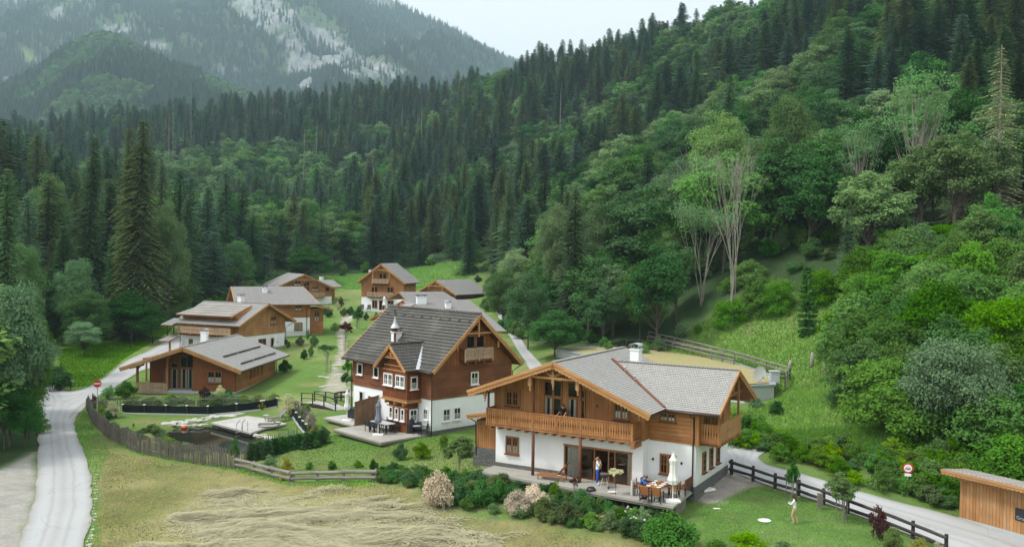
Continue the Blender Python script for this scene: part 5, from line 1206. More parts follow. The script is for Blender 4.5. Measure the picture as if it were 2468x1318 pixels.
# fences round the garage roof
def wfence(W,label,step=2.4,zf=2.1,h=1.0,name='rail_fence'):
    P=[]
    for a,b in zip(W[:-1],W[1:]):
        a=Vector(a);b=Vector(b);n=max(1,round((b-a).length/step));P+=[a.lerp(b,i/n) for i in range(n)]
    P.append(Vector(W[-1]));f=empty(name,P[0],0,label,'fence');o=P[0]
    for p in P:
        m=MB();q=p-o;m.tube([q+V3(0,0,-1.2),q+V3(0,0,h)],.08,7);m.build('post',M['oldwood'],f)
    for z in (.45,.9):
        for a,b in zip(P[:-1],P[1:]):
            m=MB();m.tube([a-o+V3(0,.09,z),b-o+V3(0,.09,z+.02)],[.1,.085],7);m.build('rail',M['oldwood'],f)
    return f
wfence([(18.6,119.5,2.9),(22.5,109,2.6),(26,98,2.3),(27.9,88.3,2.1)],'long grey rail fence between garage roof and grassy bank')
wfence([(27.9,88.3,2.0),(26.6,85.6,1.9),(24.9,84.2,2.1)],'short rail fence closing the corner beside the satellite dish',1.6)
wfence([(18.2,118,2.4),(21.8,107,2.25),(24.6,97.5,2.2)],'inner grey rail fence standing parallel behind the garage roof')
rail_fence([(1555,838),(1535,836),(1510,836)],'rail_fence','dark short rail fence beyond the garage roof chimney','darkwood',.9,foot=False)
# chestnut paling round the pond
def paling(pts,label,h=1.35,step=.13,name='paling_fence',n2=1):
    P=ground_line(pts,step);f=empty(name,P[0],0,label,'fence');o=P[0];rg=np.random.default_rng(int(P[0].x*-10)+5);m=MB()
    for p in P:
        for k in range(n2):
            q=p-o+V3(rg.uniform(-.05,.05),rg.uniform(-.05,.05),0);t_=V3(rg.uniform(-.05,.05),rg.uniform(-.05,.05),0);hh_=h*rg.uniform(.86,1.08);r=rg.uniform(.022,.04);m.tube([q-V3(0,0,.2),q+t_+V3(0,0,hh_)],[r,r*.7],5)
    s=m.build('palings',M['stake'],f)
    m=MB()
    for z in (.35,1.0):
        Q=[p-o+V3(0,0,z*h/1.35) for p in P[::8]]+[P[-1]-o+V3(0,0,z*h/1.35)];m.tube(Q,.025,5)
    m.build('rails',M['oldwood'],f);return f
paling([(212,990),(223,1022),(263,1057),(331,1091),(406,1106),(490,1120),(566,1130)],'long weathered paling fence curving round the front of the pond',1.45,.10,n2=2)
paling([(568,1130),(600,1108),(640,1092),(690,1075),(715,1066)],'grey paling fence behind the dark pine hedge',1.3)
paling([(757,1060),(748,1030),(728,1010),(708,1000)],'paling fence at the right end of the pond beside the cream shrubs',1.3)
paling([(216,985),(260,984),(330,982),(420,980),(500,979),(590,977),(668,975)],'paling fence between pond garden and bungalow',1.0,.13)
paling([(208,990),(216,984)],'short paling corner below the red no entry sign',1.2,.12)
def mesh_fence(pts,label,h=.85):
    P=ground_line(pts,2.2);f=empty('mesh_fence',P[0],0,label,'fence');o=P[0];m=MB();rg=random.Random(3)
    for a,b in zip(P[:-1],P[1:]):
        for k in range(6):
            p=a.lerp(b,k/6)-o;q=a.lerp(b,(k+1)/6)-o;s0=-.06*math.sin(math.pi*k/6);s1=-.06*math.sin(math.pi*(k+1)/6)
            m.hexa([p,q,q+V3(0,.03,0),p+V3(0,.03,0),p+V3(0,0,h+s0),q+V3(0,0,h+s1),q+V3(0,.03,h+s1),p+V3(0,.03,h+s0)])
    m.build('netting',M['netmesh'],f)
    for p in P:
        m=MB();q=p-o;m.box(q.x-.05,q.x+.05,q.y-.09,q.y-.01,q.z-.1,q.z+h);pp=m.build('post',M['darkwood'],f);m=MB();m.box(q.x-.1,q.x+.1,q.y-.14,q.y+.04,q.z+h,q.z+h+.07);m.build('post_cap',M['white'],pp)
    m=MB()
    for a,b in zip(P[:-1],P[1:]): m.beam(a-o+V3(0,-.12,.02),b-o+V3(0,-.12,.02),.12,.16)
    m.build('kerb_board',M['concrete'],f);return f
M['netmesh']=plain('black_net',(.012,.02,.018),.85,.15,0,.5,4)
mesh_fence([(296,996),(400,998),(501,1000),(570,994),(630,987)],'black netting fence with white capped posts along the back of the pond')
mesh_fence([(636,986),(668,980)],'short black netting panel beside the big cream shrub')
mesh_fence([(706,1005),(722,1028),(738,1046)],'black netting panel at the right end of the pond lawn')
# footbridge
bp=G(745,976);bq=G(797,984);ba=math.atan2(bq.y-bp.y,bq.x-bp.x);BL_=(bq-bp).length+2.2
br_=empty('footbridge',bp+V3(-.8,0,0),ba,'small dark arched footbridge with handrails in the garden','bridge')
m=MB();n=10
zb_=lambda x:.12+.22*math.sin(math.pi*min(max(x/BL_,0),1))
for i in range(n): x0=BL_*i/n;x1=BL_*(i+1)/n;m.hexa([(x0,0,zb_(x0)),(x1,0,zb_(x1)),(x1,1.5,zb_(x1)),(x0,1.5,zb_(x0)),(x0,0,zb_(x0)+.08),(x1,0,zb_(x1)+.08),(x1,1.5,zb_(x1)+.08),(x0,1.5,zb_(x0)+.08)])
m.build('planks',M['deckp'],br_)
for y in (0,1.5):
    m=MB()
    for i in range(n): x0=BL_*i/n;x1=BL_*(i+1)/n;m.beam((x0,y,zb_(x0)+1.05),(x1,y,zb_(x1)+1.05),.1,.07);m.beam((x0,y,zb_(x0)+.55),(x1,y,zb_(x1)+.55),.05,.06);m.beam((x0,y,zb_(x0)-.05),(x1,y,zb_(x1)-.05),.09,.25)
    for x in np.linspace(.1,BL_-.1,4): m.box(x-.045,x+.045,y-.045,y+.045,zb_(x)-.15,zb_(x)+1.03)
    m.build('handrail',M['darkwood'],br_)
# pond deck, ladder, loungers, stones
dz_=PZ+.2
pd_=[G(x,y,dz_) for x,y in((508,1019),(596,1003),(640,1009),(692,1022),(640,1032),(604,1044))]
c_=sum(pd_,V3(0,0,0))/6;pk=empty('pond_deck',c_,0,'pale plank platform reaching over the dark swimming pond','deck')
m=MB();a=[m.pt(p-c_+V3(0,0,.06)) for p in pd_];b=[m.pt(p-c_+V3(0,0,-.1)) for p in pd_];m.face(a);m.face(b[::-1]);[m.face((a[(i+1)%6],a[i],b[i],b[(i+1)%6])) for i in range(6)];m.build('planks',M['deckp'],pk)
m=MB();[m.beam(pd_[i].lerp(c_,.04)-c_+V3(0,0,-.22),pd_[(i+1)%6].lerp(c_,.04)-c_+V3(0,0,-.22),.1,.22) for i in range(6)];m.build('frame',M['darkwood'],pk)
lp=G(577,1037,dz_);ld=empty('pond_ladder',lp,R(-35),'chrome bathing ladder curving from the pale deck into the pond','ladder')
for y in (-.28,.28):
    m=MB();m.tube([(.75,y,.05),(.75,y,.75),(.62,y,.95),(.4,y,.98),(.0,y,.6),(-.05,y,.2),(-.1,y,-.9)],.03,7);m.build('rail',M['steel'],ld,smooth=True)
m=MB();[m.box(-.16,.0,-.28,.28,z,z+.03) for z in(-.15,-.45,-.75)];m.build('steps',M['steel'],ld)
def sunlounger(p,rz,label,mat='oldwood',group=None,raise_=.55,L=2.0,name='sun_lounger'):
    e=empty(name,p,rz,label,'lounger',group);m=MB()
    for i in range(10): x=.05+i*.125;m.box(x,x+.1,-.32,.32,.30,.33)
    m.build('seat_slats',M[mat],e);m=MB()
    for i in range(6):
        x=1.3+i*.11;z=.33+i*raise_*.17;m.hexa([(x,-.32,z),(x+.09,-.32,z+raise_*.13),(x+.09,.32,z+raise_*.13),(x,.32,z),(x,-.32,z+.03),(x+.09,-.32,z+.03+raise_*.13),(x+.09,.32,z+.03+raise_*.13),(x,.32,z+.03)])
    m.beam((1.28,-.34,.33),(1.95,-.34,.33+raise_),.05,.06);m.beam((1.28,.34,.33),(1.95,.34,.33+raise_),.05,.06);m.build('backrest',M[mat],e)
    m=MB();m.beam((0,-.34,.28),(1.95,-.34,.28),.05,.08);m.beam((0,.34,.28),(1.95,.34,.28),.05,.08);m.build('frame',M[mat],e)
    for x in (.12,1.75):
        for y in (-.34,.34): m=MB();m.box(x-.03,x+.03,y-.03,y+.03,0,.26);m.build('leg',M[mat],e)
    return e
p=G(622,1029,dz_+.06);sunlounger(p,R(8),'grey slatted lounger on the pond platform, nearer the ladder')
p=G(640,1015,dz_+.06);sunlounger(p,R(38),'grey slatted lounger at the far corner of the pond platform','oldwood')
def rock_geo(seed,sx,sy,sz):
    rg=random.Random(seed);m=MB();bm_=[]
    import bmesh
    bm=bmesh.new();bmesh.ops.create_icosphere(bm,subdivisions=2,radius=1)
    ph=[rg.uniform(0,6) for _ in range(6)]
    for v in bm.verts:
        c=v.co;f=1+.18*math.sin(c.x*3+ph[0])+.15*math.sin(c.y*4+ph[1])+.15*math.sin(c.z*3.5+ph[2]);c*=f;c.z=max(-.6,min(.62,c.z));v.co=(c.x*sx,c.y*sy,c.z*sz)
    me=bpy.data.meshes.new('stone');bm.to_mesh(me);bm.free();return me
t=NT('pale_stone');o=objc(t);M['stone']=t.out(t.mix(t.noise(o,2.5,5,.7),(.25,.24,.22),(.60,.58,.54)),.9,t.bump(t.noise(o,6,4),.6,.03),.1)
rocks=[rock_geo(i,1,.8,.5) for i in range(4)]
for r_ in rocks:r_.materials.append(M['stone'])
rgs=random.Random(11)
def stone(p,s,label,group,flat=1.):
    o=mobj('stone',rgs.choice(rocks),None,p);o.scale=(s*rgs.uniform(.8,1.3),s*rgs.uniform(.7,1.1),s*flat*rgs.uniform(.7,1.1));o.rotation_euler=(0,0,rgs.uniform(0,6));return tag(o,label,'stone',group)
for (x0,y0,x1,y1,n,s) in ((398,1020,510,1008,15,.42),(420,1026,500,1021,10,.25),(505,1006,640,990,18,.42),(610,1046,665,1056,10,.38),(640,1003,690,1000,7,.3),(540,999,640,996,10,.3)):
    for i in range(n):
        t_=(i+rgs.random()*.6)/n;stone(G(x0+(x1-x0)*t_,y0+(y1-y0)*t_+rgs.uniform(-3,3),PZ+.02),s*rgs.uniform(.6,1.2),'pale boulder on the bank of the swimming pond','stones round the pond')
for (x,y) in ((828,765),(822,775),(834,785),(826,800),(818,812),(833,818),(822,828),(815,842),(822,850),(812,858),(826,866),(820,880),(815,873),(806,888),(812,905),(822,902),(784,909),(775,907),(794,930),(780,931),(803,929),(812,927),(845,768),(838,760),(850,790),(826,857),(805,880),(830,895),(828,840),(822,835)):
    stone(G(x+rgs.uniform(-3,3),y),rgs.uniform(.25,.5),'flat pale stepping stone along the garden path','stepping stones of the garden path',.45)
for (x,y,s) in ((850,766,1.0),(868,764,.9),(876,762,.7),(842,772,.5)): stone(G(x,y),s,'large pale boulder at the head of the garden path','boulders at the head of the path',1.3)
for i in range(26):
    t_=i/26;stone(G(213+ (230-213)*math.sin(t_*2)+rgs.uniform(-3,3),1318-190*t_),rgs.uniform(.08,.2),'small edging stone beside the pale field road','edging stones of the field road',.6)
fl=mobj('float',(lambda m:(m.lathe([(.05,-.12),(.22,-.08),(.28,.05),(.2,.18),(.05,.22)],(0,0,0),12),m.build('float',M['redp'],smooth=True))[1])(MB()).data) if False else None
m=MB();m.lathe([(.05,-.12),(.22,-.08),(.28,.05),(.2,.18),(.05,.22)],(0,0,0),12);fl=m.build('pond_float',M['redp'],smooth=True);fl.location=G(444,1030,WATERZ+.1);fl.data.materials[0]=plain('orange_float',(.7,.12,.04),.5);tag(fl,'orange red float at the stony edge of the swimming pond','float')
# ---------------- signs ----------------
def disc(m,r,y,n=28,z=0,mi=0): m.face([m.pt((r*math.cos(2*math.pi*k/n),y,z+r*math.sin(2*math.pi*k/n))) for k in range(n)],mi)
def round_sign(e,zc,r,kind):
    m=MB();m.at((0,0,0));n=28
    a=[m.pt((r*math.cos(2*math.pi*k/n),-.012,zc+r*math.sin(2*math.pi*k/n))) for k in range(n)];b=[m.pt((r*math.cos(2*math.pi*k/n),.012,zc+r*math.sin(2*math.pi*k/n))) for k in range(n)];m.face(a,0);m.face(b[::-1],1);[m.face((a[(i+1)%n],a[i],b[i],b[(i+1)%n]),1) for i in range(n)]
    d=m.build('sign_plate',[M['redp'],M['greyp']],e);m=MB()
    if kind=='noentry': m.box(-r*.78,r*.78,-.018,-.013,zc-r*.17,zc+r*.17);m.build('white_bar',M['white'],d)
    else:
        disc(m,r*.74,-.016,28,zc);m.build('white_field',M['white'],d);m=MB()
        m.prism([(-.17,zc-.1),(.17,zc-.1),(.17,zc+.0),(.12,zc+.015),(.085,zc+.1),(-.085,zc+.1),(-.12,zc+.015),(-.17,zc)],-.023,-.018)
        m.build('car_symbol',M['greyp'],d);m=MB();m.prism([(-.09,zc+.015),(.09,zc+.015),(.065,zc+.075),(-.065,zc+.075)],-.026,-.024);m.box(-.14,-.09,-.026,-.024,zc-.07,zc-.03);m.box(.09,.14,-.026,-.024,zc-.07,zc-.03);m.build('car_window',M['white'],d)
p=G(236,992);p=D(236,78.);zc=Zat(924,236,78)-p.z;e=empty('road_sign',p,R(18),'red round no entry sign with white bar at the road junction','sign')
round_sign(e,zc,.34,'noentry');m=MB();m.tube([(0,.05,-.2),(0,.05,zc+.2)],.035,8);m.build('pole',M['zinc'],e)
p=G(2187,1193);s_=FPX/p.y;zc=(1193-1127)/s_;e=empty('road_sign',p,R(-20),'white round sign with red ring and car symbol above a small white plate','sign')
round_sign(e,zc,.31,'car');m=MB();m.tube([(0,.05,-.2),(0,.05,zc+.2)],.035,8);m.build('pole',M['zinc'],e);m=MB();m.box(-.19,.19,-.012,.012,zc-.5,zc-.34);m.build('sign_plate',M['white'],e)
p=G(170,939);e=empty('notice_board',p,0,'small white notice on a post in the grass triangle','sign');m=MB();m.box(-.3,.3,-.02,.02,.55,1.05);m.build('board',M['white'],e);m=MB();m.box(-.04,.04,.02,.08,0,.9);m.build('post',M['darkwood'],e)
m=MB();[m.box(-.22,.2,-.026,-.021,z,z+.025) for z in(.92,.84,.76)];m.build('printed_lines',M['greyp'],e)
p=G(126,857);e=empty('wayside_box',p,0,'small red box on a post at the edge of the left meadow','box');m=MB();m.box(-.28,.28,-.2,.2,.5,1.05);m.prism([(-.36,1.05),(.36,1.05),(0,1.3)],-.3,.3);m.build('box',M['redp'],e);m=MB();m.box(-.06,.06,-.06,.06,0,.5);m.build('post',M['darkwood'],e)
p=G(368,827);m=MB();m.box(-.07,.07,-.07,.07,-.1,1.1);o_=m.build('marker_post',M['darkwood']);o_.location=p;tag(o_,'thin dark marker post in the meadow beside the side road','post')
p=G(1069,1227);m=MB();m.box(-.09,.09,-.09,.09,-.1,.62);o_=m.build('light_bollard',M['oldwood']);o_.location=p;tag(o_,'small grey wooden bollard at the meadow edge below the blossom shrub','bollard')
p=G(1976,1226);m=MB();m.box(-.14,.14,-.12,.12,-.1,.95);o_=m.build('bollard',M['oldwood']);o_.location=p;tag(o_,'thick short grey post standing on the lawn in front of the dark fence','post')
# sign on the hut
m=MB();sx0=(2448-2312)/(FPX/54);m.box(3.3,5.0,-.05,-.005,.77,1.45);sg=m.build('sign_board',M['black'],Kh)
def text(s,par,loc,size,mat,rx=90,name='lettering'):
    c=bpy.data.curves.new(name,'FONT');c.body=s;c.size=size;c.extrude=.004;c.align_x='LEFT';o=bpy.data.objects.new(name,c);dg=None
    C.objects.link(o);bpy.context.view_layer.update();me=bpy.data.meshes.new_from_object(o);bpy.data.objects.remove(o);o=mobj(name,me,par,loc);o.rotation_euler=(R(rx),0,0);me.materials.clear();me.materials.append(M[mat]);return o
text('Gru',sg,(3.38,-.058,.84),.27,'zinc')
m=MB();m.tube([(4.0+.16*math.cos(t_),-.06,1.32-.1*math.sin(t_)) for t_ in np.linspace(0.2,2.9,8)],.018,5);m.build('emblem',M['zinc'],sg)
# satellite dish and vent on the garage
p=V3(0,0,0);pdx=ray(1827,932);dd_=84.;p=V3(pdx.x*dd_,pdx.y*dd_,2.16);e=empty('satellite_dish',p,R(25),'large white satellite dish standing on the grey garage roof','dish')
m=MB();m.tube([(0,.1,0),(0,.1,.7)],.05,8);m.build('mast',M['zinc'],e)
m=MB();rings=[]
for r_,y_ in ((.0,.02),(.25,.0),(.5,-.05),(.74,-.15)):rings.append([m.pt((r_*math.cos(2*math.pi*k/20),y_-.06,.8+r_*math.sin(2*math.pi*k/20))) for k in range(20)])
for i in range(3):
    for k in range(20): m.face((rings[i][k],rings[i][(k+1)%20],rings[i+1][(k+1)%20],rings[i+1][k]))
dsh=m.build('reflector',M['white'],e,smooth=True);m=MB();m.tube([(0,-.15,.1),(0,-.7,.5)],.02,6);m.box(-.06,.06,-.78,-.66,.46,.58);m.build('feed_arm',M['greyp'],e)
pdx=ray(1866,932);p=V3(pdx.x*84.6,pdx.y*84.6,2.16);m=MB();m.box(-.42,.42,-.3,.3,-.1,.95);m.box(-.5,.5,-.36,.36,.95,1.03);o_=m.build('vent_shaft',M['concrete']);o_.location=p;tag(o_,'pale rendered vent shaft beside the satellite dish','vent')
# stumps
for x,yb,yt,lb in ((1956,884,845,'tall pale dead stump upright on the grassy bank'),(1986,893,866,'leaning split pale stump right of the tall stump'),(1903,884,868,'small pale stump left of the tall stump on the bank')):
    p=G(x,yb);s_=FPX/p.y;m=MB();h_=(yb-yt)/s_;m.tube([(0,0,-.3),(.05,0,h_*.5),(.12 if yb!=893 else .5,0,h_)],[.26,.2,.13],9);o_=m.build('tree_stump',M['palebark'],smooth=True);o_.location=p;tag(o_,lb,'stump')
# lawn bits
p=G(1842,1254);m=MB();m.lathe([(.37,0),(.37,.02),(.32,.03)],(0,0,0),20);o_=m.build('manhole_cover',M['cloth']);o_.location=p+V3(0,0,.02);tag(o_,'pale round cover lying in the front lawn','cover')
def slab(name,p,w,d,h,mat,label,cat,rz=0,group=None):
    m=MB();m.box(-w/2,w/2,-d/2,d/2,0,h);m.box(-w/2+.04,w/2-.04,-d/2+.04,d/2-.04,h,h+.015);o=m.build(name,M[mat]);o.location=p;o.rotation_euler=(0,0,rz);return tag(o,label,cat,group)
def crumple(name,p,s,mat,label,cat):
    me=rock_geo(77,s,s*.6,s*.3);me.materials.append(M[mat]);o=mobj(name,me,None,p);return tag(o,label,cat)
crumple('cloth',G(1727,1226)+V3(0,0,.03),.17,'cloth','small white crumpled cloth on the lawn before the gravel','cloth');
p=G(1703,1184)+V3(0,0,.05);slab('white_board',p,1.1,.45,.12,'white','white flat box leaning low by the corner plinth on the gravel','box',R(35))
# ---------------- furniture ----------------
YA=R(-29.772);OA=Vector((-.911,57.973,0));YB=R(-46.55);OB=Vector((-6.266,70.681,-.653))
def LA(a,b,w=0): return OA+V3(a*math.cos(YA)-b*math.sin(YA),a*math.sin(YA)+b*math.cos(YA),w)
def LB(a,b,w=0): return OB+V3(a*math.cos(YB)-b*math.sin(YB),a*math.sin(YB)+b*math.cos(YB),w)
def parasol(p,label,h=2.5,mat='cloth',base='white',w=.2,name='parasol',tip=.0,rz=0):
    e=empty(name,p,rz,label,'parasol');m=MB();m.tube([(0,0,.05),(0,0,h+.08)],.028,8);m.build('pole',M['white' if base=='white' else 'zinc'],e)
    m=MB();n=16;rings=[]
    for z,r in ((h*.36,w*1.1),(h*.45,w*1.35),(h*.55,w*.95),(h*.6,w*.85),(h*.75,w*.8),(h*.86,w*1.0),(h*.88,w*.75),(h,.03)):
        rings.append([m.pt((r*(1+.22*(k%2))*math.cos(2*math.pi*k/n),r*(1+.22*(k%2))*math.sin(2*math.pi*k/n),z)) for k in range(n)])
    for i in range(len(rings)-1):
        for k in range(n): m.face((rings[i][k],rings[i][(k+1)%n],rings[i+1][(k+1)%n],rings[i+1][k]))
    m.build('canopy',M[mat],e);m=MB();m.box(-.42,.42,-.3,.3,0,.09);m.build('base',M[base if base in M else 'white'],e);return e
def table(p,rz,L,W,h,label,top='beam',leg='black',name='dining_table'):
    e=empty(name,p,rz,label,'table');m=MB();m.box(-L/2,L/2,-W/2,W/2,h-.04,h);m.build('tabletop',M[top],e);m=MB();m.box(-L/2+.06,L/2-.06,-W/2+.06,W/2-.06,h-.1,h-.04);m.build('frame',M[leg],e)
    for sx in(-1,1):
        for sy in(-1,1): x=sx*(L/2-.06);y=sy*(W/2-.06);m=MB();m.box(x-.04,x+.04,y-.04,y+.04,0,h-.1);m.build('leg',M[leg],e)
    return e
def chair(p,rz,label,seat='orange_wood',leg='black',group=None,name='garden_chair',arms=True):
    e=empty(name,p,rz,label,'chair',group);m=MB();m.box(-.25,.25,-.24,.24,.42,.46);m.build('seat',M[seat],e)
    m=MB();m.hexa([(-.25,.22,.5),(.25,.22,.5),(.25,.26,.5),(-.25,.26,.5),(-.25,.3,.9),(.25,.3,.9),(.25,.34,.9),(-.25,.34,.9)]);m.build('backrest',M[seat],e)
    for sx in(-1,1):
        m=MB();x=sx*.27;m.box(x-.02,x+.02,-.25,-.21,0,.66);m.build('leg',M[leg],e);m=MB();m.beam((x,.24,0),(x,.32,.92),.04,.04);m.build('leg',M[leg],e)
        if arms: m=MB();m.box(x-.03,x+.03,-.26,.28,.64,.68);m.build('armrest',M[leg if seat!='orange_wood' else 'orange_wood'],e)
    return e
GA='chairs round the laid table on the front deck'
table(LA(11.82,-1.55,.0),YA,.92,1.75,.75,'laid dining table with white plates on the front deck','beam')
for a,b,lb,rz in ((10.95,-.95,'brown chair at the far left of the laid table',90),(11.55,-2.72,'brown chair at the near end of the laid table, back to camera',180),(12.62,-1.1,'brown chair beyond the laid table beside the white parasol',-90),(12.2,-2.62,'brown chair partly behind the white parasol',180)):
    chair(LA(a,b),YA+R(rz),lb,group=GA)
chair(LA(10.78,-1.72),YA+R(90),'brown chair with white cloth under the seated man',group=GA)
m=MB();m.box(-.25,.25,-.02,.03,.05,.9);o_=m.build('towel',M['cloth']);o_.location=LA(10.48,-1.95);o_.rotation_euler=(0,0,YA+R(80));tag(o_,'white cloth hanging over the back of the seated man\'s chair','towel')
e=empty('bench',LA(12.9,.05),YA+R(-90),'dark wooden bench against the white wall by the downpipe','bench');m=MB();m.box(-.6,.6,-.22,.22,.4,.45);m.build('seat',M['beam_dark'],e);m=MB();m.box(-.6,.6,.2,.25,.5,.95);m.build('backrest',M['beam_dark'],e)
for x in (-.55,.55):
    for y in (-.2,.2): m=MB();m.box(x-.03,x+.03,y-.03,y+.03,0,.4 if y<0 else .95);m.build('leg',M['black'],e)
rgf=random.Random(5)
for i in range(8):
    a=11.5+(i%2)*.6;b=-2.2+(i//2)*.42;m=MB();m.lathe([(.05,0),(.13,.012),(.14,.02)],(0,0,0),14);o_=m.build('plate',M['white']);o_.location=LA(a,b,.752);tag(o_,'white plate laid on the dining table of the front deck','plate','plates on the laid table')
for i,(a,b,h_,r_,mt,nm,lb) in enumerate(((11.8,-1.75,.2,.035,'black','bottle','dark bottle among the plates on the laid table'),(11.75,-1.2,.1,.14,'orange_wood','bread_basket','brown bread basket on the laid table'),(12.0,-.95,.26,.05,'zinc','jug','grey jug at the wall end of the laid table'),(11.85,-2.0,.12,.09,'cloth','bowl','white salad bowl near the front end of the laid table'))):
    m=MB();m.lathe([(r_*.8,0),(r_,h_*.3),(r_*.9,h_*.7),(r_*.5,h_)],(0,0,0),12);o_=m.build(nm,M[mt]);o_.location=LA(a,b,.755);tag(o_,lb,nm.replace('_',' '))
parasol(LA(12.85,-1.95),'closed white parasol on a white base at the deck corner',2.75,w=.2)
# kettle grill, lid, planter things
e=empty('kettle_grill',LA(8.35,-1.3),YA,'black open kettle grill on wheels beside the standing woman','grill');m=MB();m.lathe([(.05,-.28),(.2,-.22),(.29,-.08),(.3,0)],(0,0,.85),18);m.build('bowl',M['black'],e,smooth=True);m=MB();m.lathe([(.28,.0),(.28,.012)],(0,0,.84),18);m.build('grate',M['steel'],e)
for k,(x,y) in enumerate(((.28,-.1),(-.1,-.28),(-.12,.25))): m=MB();m.tube([(x*.5,y*.5,.62),(x*1.2,y*1.2,.03)],.018,6);m.build('leg',M['steel'],e)
m=MB();m.at((.33,-.13,.09),(1,0,0),(0,1,0));m.tube([(-.02,0,0),(.03,0,0)],.09,12);m.build('wheel',M['black'],e)
e=empty('grill_lid',LA(7.95,-2.3,.0),0,'black domed grill lid lying on the deck boards','lid');m=MB();m.lathe([(.3,0.01),(.29,.09),(.2,.19),(.06,.23)],(0,0,0),18);m.build('dome',M['black'],e,smooth=True);m=MB();m.tube([(-.08,0,.22),(-.08,0,.28),(.08,0,.28),(.08,0,.22)],.014,6);m.build('handle',M['zinc'],e)
crumple('bag',LA(9.3,-2.3,.12),.2,'cloth','small white bag at the foot of the willow standard','bag')
sunlounger(LA(3.9,-1.35),YA+R(6),'oiled brown wooden lounger with raised head on the front deck','orange_wood',raise_=.75)
chair(LA(6.6,1.6,-.05),YA+R(200),'pale shell chair just inside the open glass door','cloth','beam',name='dining_chair',arms=False)
crumple('folded_towel',LA(4.8,-.45,.1),.22,'cloth','white folded towel beside the brown lounger','towel')
# red-brown house terrace
table(LB(-3.75,-2.1),YB,2.3,.95,.75,'grey topped dining table on the terrace of the red brown house','concrete','black')
k=0
for a,b,rz,lb in ((-4.5,-2.85,180,'leftmost'),(-3.85,-2.85,180,'second'),(-3.2,-2.85,180,'third')): chair(LB(a,b),YB+R(rz),lb+' of three black chairs in front of the grey terrace table','black','black',group='black chairs at the terrace table')
for a,lb in ((-4.4,'far left'),(-3.6,'far middle'),(-2.9,'far right')): chair(LB(a,-1.35),YB,lb+' black chair behind the grey terrace table','black','black',group='black chairs at the terrace table')
parasol(LB(-2.75,-3.25),'closed grey violet parasol beside the grey terrace table',2.75,'lilac','white',.2)
parasol(LB(-9.5,-1.8),'closed white parasol on the smaller terrace left of the board screen',2.7,'cloth','white',.18)
e=empty('covered_grill',LB(-1.85,-.75),YB,'grill under a glossy black cover by the bay window','grill');m=MB();m.lathe([(.34,0),(.36,.3),(.4,.75),(.33,1.05),(.12,1.2)],(0,0,0),9);m.build('cover',M['cover'],e)
e=empty('bistro_table',LB(-.85,-.85),YB,'small round black bistro table beside the covered grill','table');m=MB();m.lathe([(.32,.70),(.33,.73)],(0,0,0),18);m.build('tabletop',M['zinc'],e)
for k in range(3): m=MB();a_=k*2.1;m.tube([(0,0,.68),(.26*math.cos(a_),.26*math.sin(a_),0)],.015,6);m.build('leg',M['black'],e)
chair(LB(-.45,-.45),YB+R(-30),'black bistro chair against the white corner wall','black','black',group='bistro chairs');chair(LB(-1.35,-.5),YB+R(30),'black bistro chair between covered grill and bistro table','black','black',group='bistro chairs')
e=empty('storage_box',LB(-9.6,-.55),YB,'long black storage box against the white wall left of the screen','box');m=MB();m.box(-1.1,1.1,-.4,.4,0,.85);m.build('body',M['cover'],e);m=MB();m.box(-1.13,1.13,-.43,.43,.85,.92);m.build('lid',M['cover'],e)
# far items
YG=R(-13.388);OG=Vector((-30.211,177.956,2.669))
def LG(a,b,w=0): return OG+V3(a*math.cos(YG)-b*math.sin(YG),a*math.sin(YG)+b*math.cos(YG),w)
sunlounger(LG(.7,-1.8),YG+R(-60),'grey lounger left of its twin on the tall chalet terrace','oldwood',raise_=.9);sunlounger(LG(2.2,-1.8),YG+R(-60),'grey lounger nearer the door on the tall chalet terrace','oldwood',raise_=.9)
parasol(LG(5.7,-2.0),'closed white parasol before the tall far chalet',2.9,w=.28)
YD=R(65.92);OD=Vector((-36.237,117.569,-.177))
def LD(a,b,w=0): return OD+V3(a*math.cos(YD)-b*math.sin(YD),a*math.sin(YD)+b*math.cos(YD),w)
parasol(LD(6.0,-1.2,.0),'closed white parasol by the white wall of the plank dormer chalet',2.6,w=.2)
e=empty('covered_grill',LD(10.9,1.2,.2),YD,'black covered grill between the two left chalets','grill');m=MB();m.lathe([(.5,0),(.55,.6),(.6,1.0),(.45,1.25)],(0,0,0),9);m.build('cover',M['cover'],e)
